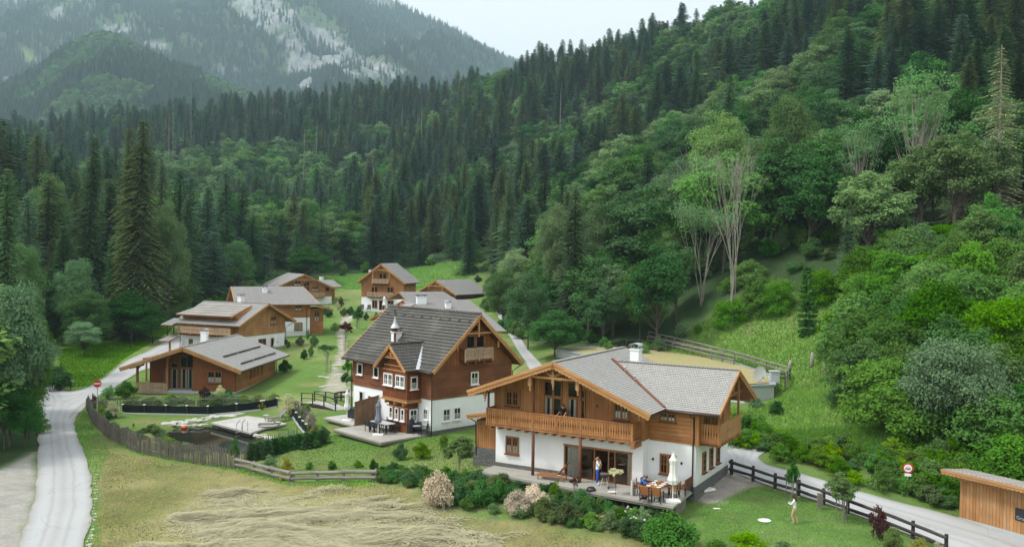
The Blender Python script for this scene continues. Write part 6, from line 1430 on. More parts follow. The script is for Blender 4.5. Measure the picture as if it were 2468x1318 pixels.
# ---------------- people ----------------
def person(p,rz,J,mats,hair,label,handobj=None):
    """one continuous body grown over a skeleton; J: joints; mats: cloth per bone"""
    bones=[('pel','wai'),('wai','che'),('che','nec'),('nec','hea'),('hea','top')]
    for s in 'lr': bones+= [('che',s+'sh'),(s+'sh',s+'el'),(s+'el',s+'wr'),(s+'wr',s+'ha'),('pel',s+'hi'),(s+'hi',s+'kn'),(s+'kn',s+'an'),(s+'an',s+'to')]
    rad=dict(pel=(.155,.12),wai=(.135,.10),che=(.16,.11),nec=(.058,.055),hea=(.078,.092),top=(.068,.08))
    for s in 'lr': rad.update({s+'sh':(.062,.062),s+'el':(.042,.042),s+'wr':(.03,.027),s+'ha':(.042,.02),s+'hi':(.095,.1),s+'kn':(.062,.062),s+'an':(.042,.042),s+'to':(.045,.03)})
    names=list(rad);me=bpy.data.meshes.new('body');me.from_pydata([J[n] for n in names],[(names.index(a),names.index(b)) for a,b in bones],[])
    o=bpy.data.objects.new('body',me);C.objects.link(o)
    md=o.modifiers.new('skin','SKIN');md.use_smooth_shade=True
    for i,n in enumerate(names): me.skin_vertices[0].data[i].radius=rad[n]
    me.skin_vertices[0].data[0].use_root=True
    o.modifiers.new('sub','SUBSURF').levels=2
    bpy.context.view_layer.update();dg=bpy.context.evaluated_depsgraph_get();nm=bpy.data.meshes.new_from_object(o.evaluated_get(dg));bpy.data.objects.remove(o)
    # fingers and nose are joined to the same surface
    mm=MB()
    for s in 'lr':
        h=Vector(J[s+'ha']);d=(h-Vector(J[s+'wr'])).normalized();sd=d.cross(Vector((0,1,.2))).normalized();cu=d.cross(sd)*.5
        for k in range(4): b=h+sd*(k-1.5)*.019;L=(.06,.075,.07,.055)[k];mm.tube([b,b+d*L*.55+cu*.01,b+d*L*.9+cu*.035],[.009,.008,.006],6)
        b=h-d*.03+sd*.035;mm.tube([b,b+sd*.025+d*.02,b+sd*.03+d*.05],[.01,.009,.007],6)
    hd=Vector(J['hea']);up=(Vector(J['top'])-hd).normalized()
    fw=Vector(J.get('face',(0,1,0))).normalized()
    mm.tube([hd+fw*.07+up*.03,hd+fw*.105-up*.005],[.008,.016],6);
    for s in(-1,1): ea=up.cross(fw)*s*.08+hd+up*.01;mm.tube([ea-up*.02,ea+up*.025],.012,6)
    ex=mm.build('x',M['skin'],uv=False)
    eyes=MB()
    for s in(-1,1): c=hd+fw*.088+up*.035+up.cross(fw)*s*.03;eyes.tube([c-fw*.01,c+fw*.004],.009,6)
    c=hd+fw*.09-up*.045;eyes.tube([c-up.cross(fw)*.02,c+up.cross(fw)*.02],.006,5)
    ml=[M['skin']]+[M[x] for x in sorted(set(mats.values()))+['hair_d'] ];order=['skin']+sorted(set(mats.values()))+['hair_d']
    nm.materials.clear();[nm.materials.append(x) for x in ml]
    B=[(Vector(J[a]),Vector(J[b]),a+'-'+b) for a,b in bones]
    def mk(c):
        best=9;r='skin'
        for a,b,n in B:
            d=b-a;t_=max(0,min(1,(c-a).dot(d)/max(d.length_squared,1e-6)));q=(c-a-d*t_).length/(max(rad[n.split('-')[1]])+.02)
            if q<best: best=q;r=mats.get(n) or mats.get(n[0]+'*' if False else n.replace('l','',1) if False else n,'skin')
        return order.index(r) if r in order else 0
    for pl in nm.polygons: pl.material_index=mk(pl.center)
    e=empty('person',p,rz,label,'person')
    bo=mobj('body',nm,e)
    # join the fingers, nose and ears into the body mesh
    import bmesh
    bm=bmesh.new();bm.from_mesh(nm);bm.from_mesh(ex.data);k0=len(bm.faces);em=eyes.build('y',M['hair_d'],uv=False);bm.from_mesh(em.data);bm.faces.ensure_lookup_table()
    for f in bm.faces[k0:]: f.material_index=len(ml)-1
    bm.to_mesh(nm);bm.free();bpy.data.objects.remove(ex);bpy.data.objects.remove(em)
    m=MB();n=12;ba=-fw;rt=up.cross(fw)
    for i in range(5):
        for k in range(n):
            def q(i,k):
                th=i/5*1.9;ph=2*math.pi*k/n;dir_=up*math.cos(th)+(rt*math.cos(ph)+fw*math.sin(ph))*math.sin(th);dd=dir_.dot(fw);r_=.108 if dd<.35 else .1*(1-.0*dd)
                if dd>.45 and th>.9: dir_=(dir_-fw*(dd-.2)).normalized();r_=.1
                return hd+up*.035+dir_*r_
            m.poly([q(i,k),q(i,k+1),q(i+1,k+1),q(i+1,k)])
    if hair[1]>0:
        m.tube([hd+ba*.06+up*.03,hd+ba*.09-up*hair[1]*.5,hd+ba*.07-up*hair[1]],[.09,.075,.04],10)
    m.build('hair',M[hair[0]],e,smooth=True);return e
def cloth(top,bot,sleeve,shoe='cloth'):
    d={'pel-wai':top,'wai-che':top,'che-nec':top,'pel-lhi':bot,'pel-rhi':bot}
    for s in 'lr': d.update({'che-%ssh'%s:top,'%shi-%skn'%(s,s):bot,'%skn-%san'%(s,s):bot,'%san-%sto'%(s,s):shoe})
    if sleeve>0:d.update({'lsh-lel':top,'rsh-rel':top})
    if sleeve>1:d.update({'lel-lwr':top,'rel-rwr':top})
    return d
base=dict(pel=(0,0,.93),wai=(0,0,1.1),che=(0,.0,1.33),nec=(0,.01,1.46),hea=(0,.02,1.55),top=(0,.02,1.63),
 lsh=(-.17,0,1.38),lel=(-.24,.02,1.12),lwr=(-.25,.1,.9),lha=(-.25,.13,.82),rsh=(.17,0,1.38),rel=(.24,.02,1.12),rwr=(.25,.1,.9),rha=(.25,.13,.82),
 lhi=(-.09,0,.88),lkn=(-.1,.02,.48),lan=(-.1,-.02,.09),lto=(-.12,.14,.04),rhi=(.09,0,.88),rkn=(.1,.02,.48),ran=(.1,-.02,.09),rto=(.12,.14,.04))
J=dict(base);J.update(rel=(.27,.16,1.2),rwr=(.12,.2,1.42),rha=(.06,.17,1.5),lel=(-.2,.16,1.16),lwr=(-.0,.24,1.2),lha=(.05,.26,1.24))
person(LA(7.71,-.9,.01),YA+R(-75),J,cloth('shirtw','blue',1),('hair_b',.12),'woman in white shirt and blue trousers standing by the open glass door')
J=dict(base);J.update(pel=(0,-.1,.55),wai=(0,0,.7),che=(0,.16,.9),nec=(0,.26,1.02),hea=(0,.32,1.08),top=(0,.37,1.15),lsh=(-.19,.18,.95),lel=(-.26,.3,.72),lwr=(-.16,.52,.78),lha=(-.14,.6,.79),rsh=(.19,.18,.95),rel=(.27,.36,.8),rwr=(.2,.6,.82),rha=(.18,.68,.82),lhi=(-.1,-.05,.52),rhi=(.1,-.05,.52),lkn=(-.12,.36,.5),rkn=(.12,.36,.5),lan=(-.12,.3,.09),ran=(.12,.3,.09),lto=(-.13,.44,.04),rto=(.13,.44,.04))
person(LA(10.82,-1.72,.0),YA+R(-90),J,cloth('denim','beige',2),('hair_r',0),'man in a blue shirt seated and leaning over the laid table')
J=dict(base);J.update(lel=(-.28,.14,1.2),lwr=(-.3,.36,1.02),lha=(-.31,.42,1.0),rel=(.26,.1,1.16),rwr=(.22,.34,1.02),rha=(.22,.4,1.0),che=(0,.06,1.32),nec=(0,.1,1.44),hea=(0,.12,1.53),top=(-.02,.13,1.61),lsh=(-.17,.07,1.37),rsh=(.17,.07,1.37))
person(LA(5.25,-.58,2.97),YA+R(168),J,cloth('blackc','shirtw',1),('hair_r',.18),'woman in a black top leaning on the long balcony railing')
J=dict(base);J.update(lkn=(-.1,.12,.5),lan=(-.1,.0,.1),lto=(-.1,.14,.05),rkn=(.1,-.02,.48),ran=(.1,-.2,.12),rto=(.1,-.08,.04),rel=(.22,.16,1.18),rwr=(.06,.32,1.22),rha=(.02,.38,1.24),lel=(-.22,.14,1.16),lwr=(-.08,.32,1.2),lha=(-.03,.38,1.22),hea=(0,.05,1.54),top=(0,.07,1.62))
wp=G(1914,1261);pe=person(wp+V3(0,0,-.02),R(60),J,cloth('shirtw','beige',2,'beige'),('hair_d',.24),'woman with dark hair, white blouse and beige trousers walking on the lawn');pe.scale=(.97,)*3
m=MB();m.box(-.035,.035,-.005,.005,-.07,.07);ph_=m.build('phone',M['black']);ph_.location=wp+V3(-.36,.2,1.27);ph_.rotation_euler=(R(-50),0,R(60));tag(ph_,'dark phone held up by the woman walking on the lawn','phone')
# ---------------- garden and hero plants ----------------
def bush_geo(seed,ncl,nl,leaf,**k): return broad_geo(seed,1.5,1.,ncl,nl,leaf,.16,.66,low=True,trunk_r=.04,**k)
GEO={'a':bush_geo(51,30,170,.11),'b':bush_geo(52,24,130,.10,openf=.5,jit=.8),'c':bush_geo(53,46,190,.085)}
def bp_(key,g,mat,bark='bark'): proto(key,GEO[g],mat,bark,1.22,2.0)
for k_,g_,m_ in (('b_green','a','beech'),('b_dark','a','dark'),('b_lime','b','lime'),('b_yellow','b','yellow'),('b_cream','b','cream'),('b_purple','b','purple'),('b_spirea','c','spirea'),('b_clip','c','clip'),('b_pale','b','pale'),('b_silver','b','silver'),('b_verge','b','hazel'),('b_olive','a','spruce_olive')): bp_(k_,g_,m_)
proto('pine_s',spruce_geo(61,1.6,.75,.10,4,.55,.15,.03,1.4),'dark','bark',1.6,1.4)
proto('thuja',broad_geo(62,1.6,.42,40,60,.07,.52,.46,trunk_r=.02),'clip','bark',1.55,.85)
proto('young',broad_geo(63,3.2,.9,46,170,.12,.64,.36,trunk_r=.03),'beech','palebark',3.25,1.75)
proto('young_p',broad_geo(64,3.2,.8,22,70,.15,.66,.28,trunk_r=.03,openf=.6),'purple','palebark',3.1,1.6)
proto('fan',broad_geo(65,3.2,1.0,26,80,.14,.82,.10,trunk_r=.035,openf=.6),'beech','palebark',3.0,2.0)
proto('willow_s',broad_geo(66,1.7,.45,26,60,.09,.78,.2,trunk_r=.012,openf=.7,jit=.9),'cream','bark',1.75,.95)
proto('hazel1',broad_geo(71,7,3.2,110,150,.27,.20,.72,low=True,trunk_r=.06),'hazel','bark',7,6.4)
proto('hazel2',broad_geo(72,7,3.4,100,160,.28,.25,.68,jit=.8,trunk_r=.06),'hazel','bark',7.3,6.6)
proto('hazel3',broad_geo(73,7,3.0,100,150,.26,.22,.74,jit=.7,trunk_r=.06),'beech','bark',7.3,6.2)
proto('willowbush',broad_geo(80,9,4.0,120,300,.22,.30,.62,jit=.8,low=True,trunk_r=.1),'silver','bark',8.4,8.0)
proto('bigbeech',broad_geo(73,12,4.6,95,420,.22,.50,.48,trunk_r=.16),'beech','bark',12.2,9.2)
proto('bigsilver',broad_geo(74,12,4.4,90,400,.22,.50,.48,trunk_r=.16),'silver','bark',12.2,8.8)
proto('bigpale',broad_geo(75,14,4.4,90,400,.22,.52,.47,trunk_r=.16),'pale','bark',14.2,8.8)
proto('bigdark',broad_geo(76,12,4.8,95,420,.23,.50,.48,trunk_r=.16),'dark','bark',12.2,9.6)
proto('bigash',broad_geo(77,18,5,60,190,.26,.62,.36,openf=.9,trunk_r=.2,nst=3),'ash','palebark',18,9.6)
proto('bigspruce',spruce_geo(78,26,4.1,.34,8,1.05,.75,.02),'spruce_olive','bark',26,7.8)
proto('bigspruce2',spruce_geo(79,26,3.9,.36,8,1.0,.5,.02),'spruce','bark',26,7.4)
def gp(key,x,yb,yt,wpx,name,label,cat,group=None,z=None,dz=0):
    p=G(x,yb) if z is None else G(x,yb,z);s=FPX/p.y;return place(key,p.x,p.y,max(.25,(yb-yt)/s),wpx/s,name,label,cat,group,z=p.z+dz)
def gd(key,x,dist,yt,wpx,name,label,cat,group=None):
    p=D(x,dist);s=FPX/p.y;top=Zat(yt,x,dist);return place(key,p.x,p.y,top-p.z,wpx/s,name,label,cat,group,z=p.z)
def stakes(x,yb,hh_,label,r=.35):
    p=G(x,yb);e=empty('tree_stakes',p,0,label,'stakes')
    for k in range(3): a_=k*2.1+.4;m=MB();m.tube([(r*math.cos(a_),r*math.sin(a_),-.1),(r*math.cos(a_),r*math.sin(a_),hh_)],.03,6);m.build('stake',M['oldwood'],e)
SH='shrub'
for a in (
('b_spirea',1060,1222,1124,92,'tall rounded shrub full of pinkish white blossom above the meadow edge'),
('b_dark',1112,1215,1152,62,'dark green bush right of the first blossom shrub'),('b_dark',1162,1218,1148,80,'dark green bush in the middle of the front bed'),('b_green',1205,1205,1145,55,'mid green bush left of the second blossom shrub'),('b_green',1140,1170,1130,50,'green bush behind the dark bed at the deck end'),
('b_spirea',1243,1238,1172,78,'second pinkish white blossom shrub in the front bed'),('b_spirea',1290,1222,1158,70,'third blossom shrub touching the deck edge'),
('b_lime',1338,1208,1150,44,'bright feathery green shrub beside the brown lounger'),('b_olive',1305,1248,1190,66,'olive shrub below the third blossom shrub'),('b_olive',1365,1262,1196,78,'broad olive shrub in the middle of the front bed'),
('b_green',1420,1250,1185,62,'green shrub under the deck with yellow flowers beside it'),('b_green',1400,1215,1170,50,'green shrub tight against the deck edge below the woman'),('b_pale',1470,1278,1222,66,'pale green shrub below the yellow flowers'),('b_dark',1515,1292,1238,70,'dark shrub left of the clipped ball'),
('b_pale',1550,1270,1215,56,'pale shrub dotted with white blossom left of the clipped ball'),('b_clip',1622,1335,1222,168,'large clipped bright green ball below the deck corner'),('b_green',1575,1245,1210,55,'small green shrub just under the deck corner'),
('b_lime',1800,1330,1272,128,'yellow variegated shrub at the lawn edge near the bottom of the photo'),('b_green',1725,1335,1290,70,'green shrub between clipped ball and yellow shrub'),('b_green',1890,1345,1300,95,'low green shrub right of the yellow variegated shrub'),
('b_purple',2118,1300,1208,72,'dark red leaved bush growing over the dark lane fence'),('b_olive',2150,1318,1262,62,'olive green bush right of the red leaved bush'),('b_yellow',2215,1345,1288,72,'yellow green bush at the bottom by the lane'),('b_cream',2262,1350,1300,62,'pale cream bush at the bottom right by the lane'),
('b_olive',930,1162,1132,52,'olive bush at the right end of the rail fence'),('b_dark',985,1168,1130,58,'dark bush between rail fence and blossom shrub'),('b_green',1022,1160,1132,42,'green bush touching the left of the first blossom shrub'),('b_green',955,1150,1128,40,'small bush behind the rail fence end'),
('b_dark',966,1108,1060,42,'dark upright bush on the lawn before the red brown house'),('b_lime',1016,1106,1058,66,'broad light green bush on the lawn before the red brown house'),('b_lime',1070,1092,1038,36,'upright light green bush near the shed of the golden chalet'),('b_green',1100,1085,1055,50,'green bush behind the small tree by the shed'),
('b_lime',608,1108,1080,34,'light green bush at the corner of the paling fence'),('b_pale',650,1132,1092,58,'pale feathery bush behind the overgrown rail fence'),('b_yellow',690,1142,1096,44,'golden yellow bush spilling over the rail fence'),('b_yellow',683,1158,1130,30,'golden yellow bush hanging below the rail'),('b_green',745,1130,1108,26,'small green bush behind the straight rail fence'),('b_green',800,1130,1106,28,'middle small green bush behind the straight rail fence'),('b_lime',862,1126,1104,34,'yellowish small bush behind the straight rail fence'),('b_dark',900,1132,1102,28,'dark small bush at the end of the straight rail fence'),
('b_cream',700,1003,944,76,'big cream white leaved shrub beside the footbridge'),('b_lime',738,1008,968,44,'lime green shrub between the cream shrub and footbridge'),('b_cream',748,1032,988,44,'silvery cream shrub right of the netting panel'),('b_yellow',760,1052,1020,36,'yellow green shrub behind the dark hedge end'),
('b_cream',272,1006,964,56,'cream flowering shrub inside the paling fence near the road'),('b_lime',240,1008,968,40,'light green shrub inside the paling fence corner'),('b_dark',262,1012,985,22,'dark small shrub before the cream flowering shrub'),
('b_purple',226,978,945,26,'reddish brown shrub below the no entry sign'),('b_silver',262,962,925,56,'grey green shrub behind the no entry sign'),('b_green',303,960,912,58,'bright green round shrub left of the bungalow porch'),
('b_purple',494,962,928,44,'dark purple shrub against the bungalow gable'),('b_cream',530,960,925,40,'white green shrub against the bungalow gable'),('b_dark',551,962,933,28,'dark green shrub at the corner of the bungalow'),('b_yellow',630,985,955,32,'yellow shrub behind the netting fence'),('b_lime',588,972,945,30,'lime shrub beside the bungalow footpath'),
('b_dark',686,898,862,38,'dark shrub behind the right corner of the bungalow'),('b_green',695,838,820,16,'small round bush on the lawn by the black covered grill'),('b_olive',724,834,805,24,'brown green bush on the lawn right of the plank dormer chalet'),('b_dark',733,866,838,24,'dark bush on the middle lawn, left of its pair'),('b_green',749,860,828,18,'upright green bush on the middle lawn, right of its pair'),('b_green',756,836,800,24,'green bush on the lawn below the white corner'),('b_silver',742,818,790,16,'grey green shrub at the white corner of the chalet'),
('b_dark',790,764,736,38,'dark green bush above the upper lawn left'),('b_dark',845,760,736,26,'dark round bush by the path head'),('b_green',862,770,742,26,'green bush left of the stone terrace'),('b_green',828,762,740,22,'green round bush on the upper lawn'),('b_cream',815,748,726,20,'white flowering bush near the far chalets'),('b_purple',822,742,712,18,'purple leaved bush among the white blossom near the far chalets'),('b_lime',765,800,770,16,'lime shrub by the annexe window'),('b_pale',760,780,745,28,'pale leafy bush hiding the annexe wall'),
('b_dark',882,772,750,16,'dark bush by the small white notice on the upper lawn'),('b_dark',906,775,748,12,'little dark cone bush right of the upper lawn notice'),
('b_silver',1818,985,948,62,'grey green bush below the grey garage wall'),('b_dark',1870,1000,960,48,'dark green bush on the bank below the rail fence corner'),
('b_pale',385,1055,1025,48,'arching green reed like shrub at the left end of the pond'),
): gp(*a[:5],'shrub',a[5],SH)
PB=GP((218,975),(300,970),(420,968),(560,966),(670,962),(668,975),(500,978),(330,980),(225,988))
PB2=GP((225,1000),(300,1003),(310,1035),(400,1062),(470,1082),(560,1100),(560,1115),(400,1095),(300,1068),(240,1035))
rgp=np.random.default_rng(31)
for PG_,n_,sz in ((PB,46,.8),(PB2,34,.7)):
    fx=rgp.uniform(min(p[0] for p in PG_),max(p[0] for p in PG_),4000);fy=rgp.uniform(min(p[1] for p in PG_),max(p[1] for p in PG_),4000);k_=inpoly(fx,fy,PG_);fx,fy=fx[k_][:n_],fy[k_][:n_]
    for x,y in zip(fx,fy):
        s_=rgp.uniform(.6,1.3);place(('b_green','b_lime','b_olive','b_pale','b_silver')[int(rgp.integers(0,5))],x,y,sz*s_,1.5*s_,'garden_plant','leafy plant in the beds along the paling fences of the pond','plant','plants along the pond fences')
for i in range(10):
    t_=i/9;gp('pine_s',605+t_*172,1108-t_*40+4*math.sin(i),1062-t_*32,44,'dwarf_pine','dark dwarf pine in the low hedge behind the paling fence','pine','dwarf pines of the dark hedge')
for i in range(3): gp('b_green',760+i*9,1078-i*12,1042-i*10,34,'shrub','dark green shrub closing the right end of the pine hedge',SH,'shrubs at the end of the pine hedge')
gp('thuja',566,1128,1048,26,'topiary_cone','clipped green cone rising above the paling fence corner','topiary')
gp('thuja',322,1030,1017,8,'topiary_cone','tiny dark cone conifer on the pond lawn','topiary')
gp('thuja',838,908,862,30,'cypress_tree','dark columnar cypress left of the red brown house','cypress')
gp('young',1106,1150,1044,78,'young_tree','small spreading light green tree by the shed of the golden chalet','tree')
gp('young',1908,1206,1105,34,'young_tree','narrow young tree with yellow tips on the lawn by the lane','tree');stakes(1908,1206,1.6,'three thin stakes round the narrow young tree')
gp('young',2030,1256,1130,76,'young_tree','round crowned young tree before the dark lane fence','tree');stakes(2030,1256,1.6,'three thin stakes round the round crowned young tree')
gp('fan',790,898,828,50,'young_tree','flat umbrella shaped young tree on the middle lawn','tree');stakes(790,898,1.5,'three stakes round the umbrella shaped tree')
gp('young_p',833,846,764,46,'young_tree','dark purple leaved young tree beside the garden path','tree');stakes(833,846,1.5,'three stakes round the purple leaved tree')
gp('young',862,792,735,30,'young_tree','light green young tree before the tall far chalet','tree');stakes(862,792,1.4,'stakes round the light green young tree near the tall chalet')
gp('young',806,815,775,26,'young_tree','thin young tree left of the purple leaved tree','tree')
gp('young',836,940,895,34,'young_tree','loose shrub like young tree at the left corner of the red brown house','tree')
wp_=LA(9.6,-2.5);place('willow_s',wp_.x,wp_.y,1.75,1.1,'willow_standard','silvery white willow standard on a thin stem on the deck','willow',z=.02)
wp_=LA(7.1,-2.75);place('young_p',wp_.x,wp_.y,1.5,.8,'japanese_maple','small dark purple maple at the deck edge','maple',z=-.5)
wp_=LA(11.6,-3.2);place('young_p',wp_.x,wp_.y,.9,.6,'japanese_maple','small leggy reddish shrub before the near end of the laid table','maple',z=-.3)
fb=GP((905,1140),(1000,1140),(1050,1150),(1110,1150),(1200,1160),(1290,1185),(1400,1205),(1480,1225),(1560,1255),(1600,1290),(1560,1318),(1480,1290),(1380,1268),(1250,1250),(1130,1226),(1040,1200),(985,1175),(905,1165))
rgb_=np.random.default_rng(23);fx=rgb_.uniform(min(p[0] for p in fb),max(p[0] for p in fb),1600);fy=rgb_.uniform(min(p[1] for p in fb),max(p[1] for p in fb),1600);k_=inpoly(fx,fy,fb);fx,fy=fx[k_][:120],fy[k_][:120]
for x,y in zip(fx,fy):
    s_=rgb_.uniform(.6,1.2);place(('b_green','b_dark','b_olive','b_pale','b_verge','b_dark')[int(rgb_.integers(0,6))],x,y,.85*s_,1.35*s_,'garden_plant','small leafy plant filling the flower bed below the front deck','plant','small plants of the front flower bed')
# blossoms: roses and yellow flower heads
def blossoms(x,y,n,r,mat,label,name='rose_bush',h=.5):
    p=G(x,y);rg=np.random.default_rng(int(x));P=np.c_[rg.normal(0,r*.5,n),rg.normal(0,r*.5,n),rg.uniform(.2,h,n)];V,Q=leaf_quads(P,np.tile([0,-.3,1.],(n,1)),.13,rg,.9,.5)
    e=empty(name,p,0,label,'flowers');mobj('blossoms',npmesh('blossoms',V,Q,[M[mat]]),e);P=np.c_[rg.normal(0,r*.5,n*9),rg.normal(0,r*.5,n*9),rg.uniform(0,h*.85,n*9)];V,Q=leaf_quads(P,np.tile([0,-.3,1.],(n*9,1)),.12,rg,.6,.7);mobj('leaves',npmesh('leaves',V,Q,[M['beech']]),e)
for a in ((1412,1205,16,.4,'fly','yellow flower cluster under the deck, leftmost'),(1445,1210,18,.5,'fly','yellow flower cluster in the middle under the deck'),(1478,1208,18,.4,'fly','yellow flower cluster under the deck, rightmost'),(1445,1262,20,.5,'flp','pink roses in the lower front bed'),(1482,1252,14,.45,'flp','pink and white roses right of the lower roses'),(1540,1262,40,.9,'flw','white roses left of the clipped ball'),(1516,1245,26,.6,'flw','white blossoms above the dark bed shrub')): blossoms(*a)
# ---- hero trees ----
T='tree'
gd('bigsilver',25,69,640,200,'broadleaf_tree','huge grey green broadleaf tree filling the left edge beside the road',T)
gd('bigbeech',72,72,735,110,'broadleaf_tree','leafy tree leaning over the field road at the left edge',T)
gd('bigdark',12,68,860,150,'broadleaf_tree','dark lower broadleaf tree at the left edge by the gravel',T)
gd('bigdark',62,69,950,95,'broadleaf_tree','low dark tree at the road verge on the left',T)
gd('bigspruce2',12,98,395,150,'spruce_tree','tall yellowish spruce at the far left edge','spruce')
gd('bigbeech',60,105,560,110,'broadleaf_tree','yellow green leafy tree behind the left edge tree',T)
gd('bigspruce2',205,150,322,125,'spruce_tree','tall layered dark spruce left of the giant drooping spruce','spruce')
gd('bigspruce',330,140,282,170,'spruce_tree','giant drooping olive spruce with a thick crown above the left meadow','spruce')
gd('bigspruce',312,141,300,110,'spruce_tree','second top leaning against the giant olive spruce','spruce')
gd('bigpale',405,146,450,105,'broadleaf_tree','tall light green tree right of the giant drooping spruce',T)
gd('bigbeech',420,150,640,100,'broadleaf_tree','light green lower tree at the foot of the giant spruce',T)
gd('bigpale',110,165,385,110,'broadleaf_tree','pale feathery tree left of the layered dark spruce',T)
gd('bigspruce2',150,138,540,120,'spruce_tree','young full spruce below the pale feathery tree','spruce')
gd('bigspruce2',270,142,570,90,'spruce_tree','younger spruce in front of the giant drooping spruce','spruce')
gd('bigsilver',178,132,600,120,'broadleaf_tree','bluish broadleaf tree at the back of the left meadow',T)
gd('bigbeech',205,127,690,125,'broadleaf_tree','yellowish green broad tree at the left meadow edge',T)
gd('bigsilver',205,122,765,95,'broadleaf_tree','grey green rounded bush tree in front of the left meadow trees',T)
gd('bigdark',318,136,690,150,'broadleaf_tree','broad dark beech at the foot of the giant spruce',T)
gd('bigspruce2',455,175,470,100,'spruce_tree','dark spruce right of the tall light green tree','spruce')
gd('bigsilver',572,195,562,88,'broadleaf_tree','silvery round tree behind the broad roofed chalet',T)
gd('bigdark',745,235,585,110,'broadleaf_tree','dark round tree at the upper meadow edge',T)
gd('bigspruce2',1130,250,480,80,'spruce_tree','tall dark spruce above the right far chalet','spruce')
gd('bigspruce2',1225,195,430,95,'spruce_tree','tall dark spruce right of the far meadow','spruce')
gd('bigpale',1240,165,580,95,'broadleaf_tree','grey green tree above the bend of the lane',T)
gd('bigbeech',1215,150,640,90,'broadleaf_tree','green broad tree beside the lane bend',T)
gd('bigpale',1340,135,455,110,'broadleaf_tree','light green tall tree left of the wooded hillside edge',T)
gd('bigspruce2',1385,128,450,150,'spruce_tree','broad dark spruce standing between light green trees on the right','spruce')
gd('bigpale',1430,140,460,110,'broadleaf_tree','brownish green tree right of the broad spruce',T)
gd('bigdark',1275,126,640,125,'broadleaf_tree','dark leafy tree right above the lane',T)
gd('bigdark',1340,112,735,150,'broadleaf_tree','dark rounded thicket tree above the garage',T)
gd('bigdark',1455,124,600,120,'broadleaf_tree','deep green tree behind the thicket above the garage',T)
gd('bigbeech',1545,118,625,130,'broadleaf_tree','light green spreading tree above the garage roof',T)
gd('bigbeech',1640,128,520,130,'broadleaf_tree','tall green tree left of the bare stems',T)
gd('bigash',1640,150,330,150,'broadleaf_tree','feathery ash left of the bare many stemmed tree',T)
gd('bigpale',1730,165,230,170,'broadleaf_tree','high pale green crown above the bare stems',T)
gd('bigspruce2',1738,175,170,110,'spruce_tree','dark spruce top piercing the pale crown','spruce')
gd('bigbeech',1890,150,205,150,'broadleaf_tree','rich green round tree right of the bare stems',T)
gd('bigdark',1900,140,330,170,'broadleaf_tree','dark green tree below the rich green crown',T)
gd('bigash',2070,122,248,165,'broadleaf_tree','ash with pale forked trunks on the right hillside',T)
gd('bigash',2200,118,112,210,'broadleaf_tree','tall ivy covered ash with long pale limbs',T)
gd('bigspruce2',2130,128,250,110,'spruce_tree','yellow green spruce between the two ashes','spruce')
gd('bigspruce2',2160,118,380,120,'spruce_tree','spruce right of the forked ash','spruce')
gd('sp1',2045,106,500,72,'spruce_tree','small bright spruce below the forked ash','spruce')
gd('pine_s',1945,101,635,62,'spruce_tree','small spruce alone on the grassy bank','spruce')
gd('bigspruce2',2455,135,120,150,'spruce_tree','dark spruce at the right edge behind the dead conifer','spruce')
gd('bigspruce',2320,150,130,120,'spruce_tree','olive spruce left of the dead conifer','spruce')
for x,d_,yt,w_ in ((1760,112,690,80),(1830,112,650,90),(1880,110,640,80),(1980,108,610,90),(2020,108,640,80),(2090,104,600,80),(1800,118,600,90)):
    gd('hazel3' if x%20 else 'hazel2',x,d_,yt,w_,'undergrowth_bush','undergrowth bush at the foot of the right hillside trees','bush','undergrowth bushes of the right hillside')
# bare many stemmed tree and dead conifer
def bare_tree(p,h_,w_,name,label,cat,mat='palebark',n=9,seed=1,leafy=None,sp=.2):
    rg=np.random.default_rng(seed);e=empty(name,p,0,label,cat);segs=[];tips=[]
    def grow(a,d,L,r,lv):
        b=a+d*L;segs.append((tuple(a),tuple(b),r,r*.72))
        if lv==0: tips.append(b);return
        for k in range(2 if lv>2 else 3):
            nd=d+rg.normal(0,.17,3)*np.array([1,1,.5]);nd[2]=abs(nd[2])+.15;nd/=np.linalg.norm(nd);grow(b,nd,L*rg.uniform(.62,.85),r*.62,lv-1)
    for k in range(n):
        a=np.array([rg.normal(0,.35),rg.normal(0,.35),-.3]);th=rg.uniform(0,6.28);t_=rg.uniform(.02,sp);d=np.array([math.cos(th)*t_,math.sin(th)*t_,1.]);d/=np.linalg.norm(d);grow(a,d,h_*.33,rg.uniform(.045,.085),5)
    v,q=tubes_np(segs,5);mobj('trunk',npmesh('trunk',v,q,[M[mat]],smooth=True),e)
    if leafy:
        T_=np.array(tips);T_=T_[T_[:,2]>h_*leafy[1]];P=np.repeat(T_,leafy[2],0)+rg.normal(0,.55,(len(T_)*leafy[2],3));V,Q=leaf_quads(P,np.tile([0,0,1.],(len(P),1)),.24,rg,.6,.8);mobj('crown',npmesh('crown',V,Q,[M[leafy[0]]]),e)
    return e
p=D(1765,112);bare_tree(p,Zat(400,1765,112)-p.z,5,'bare_tree','bare pale many stemmed tree fanning up from the grassy bank','dead tree',seed=4,n=6,sp=.13)
p=D(1690,120);bare_tree(p,12,5,'bare_tree','thin pale stems behind the bare many stemmed tree','dead tree',seed=6,n=5,leafy=('ash',.7,14))
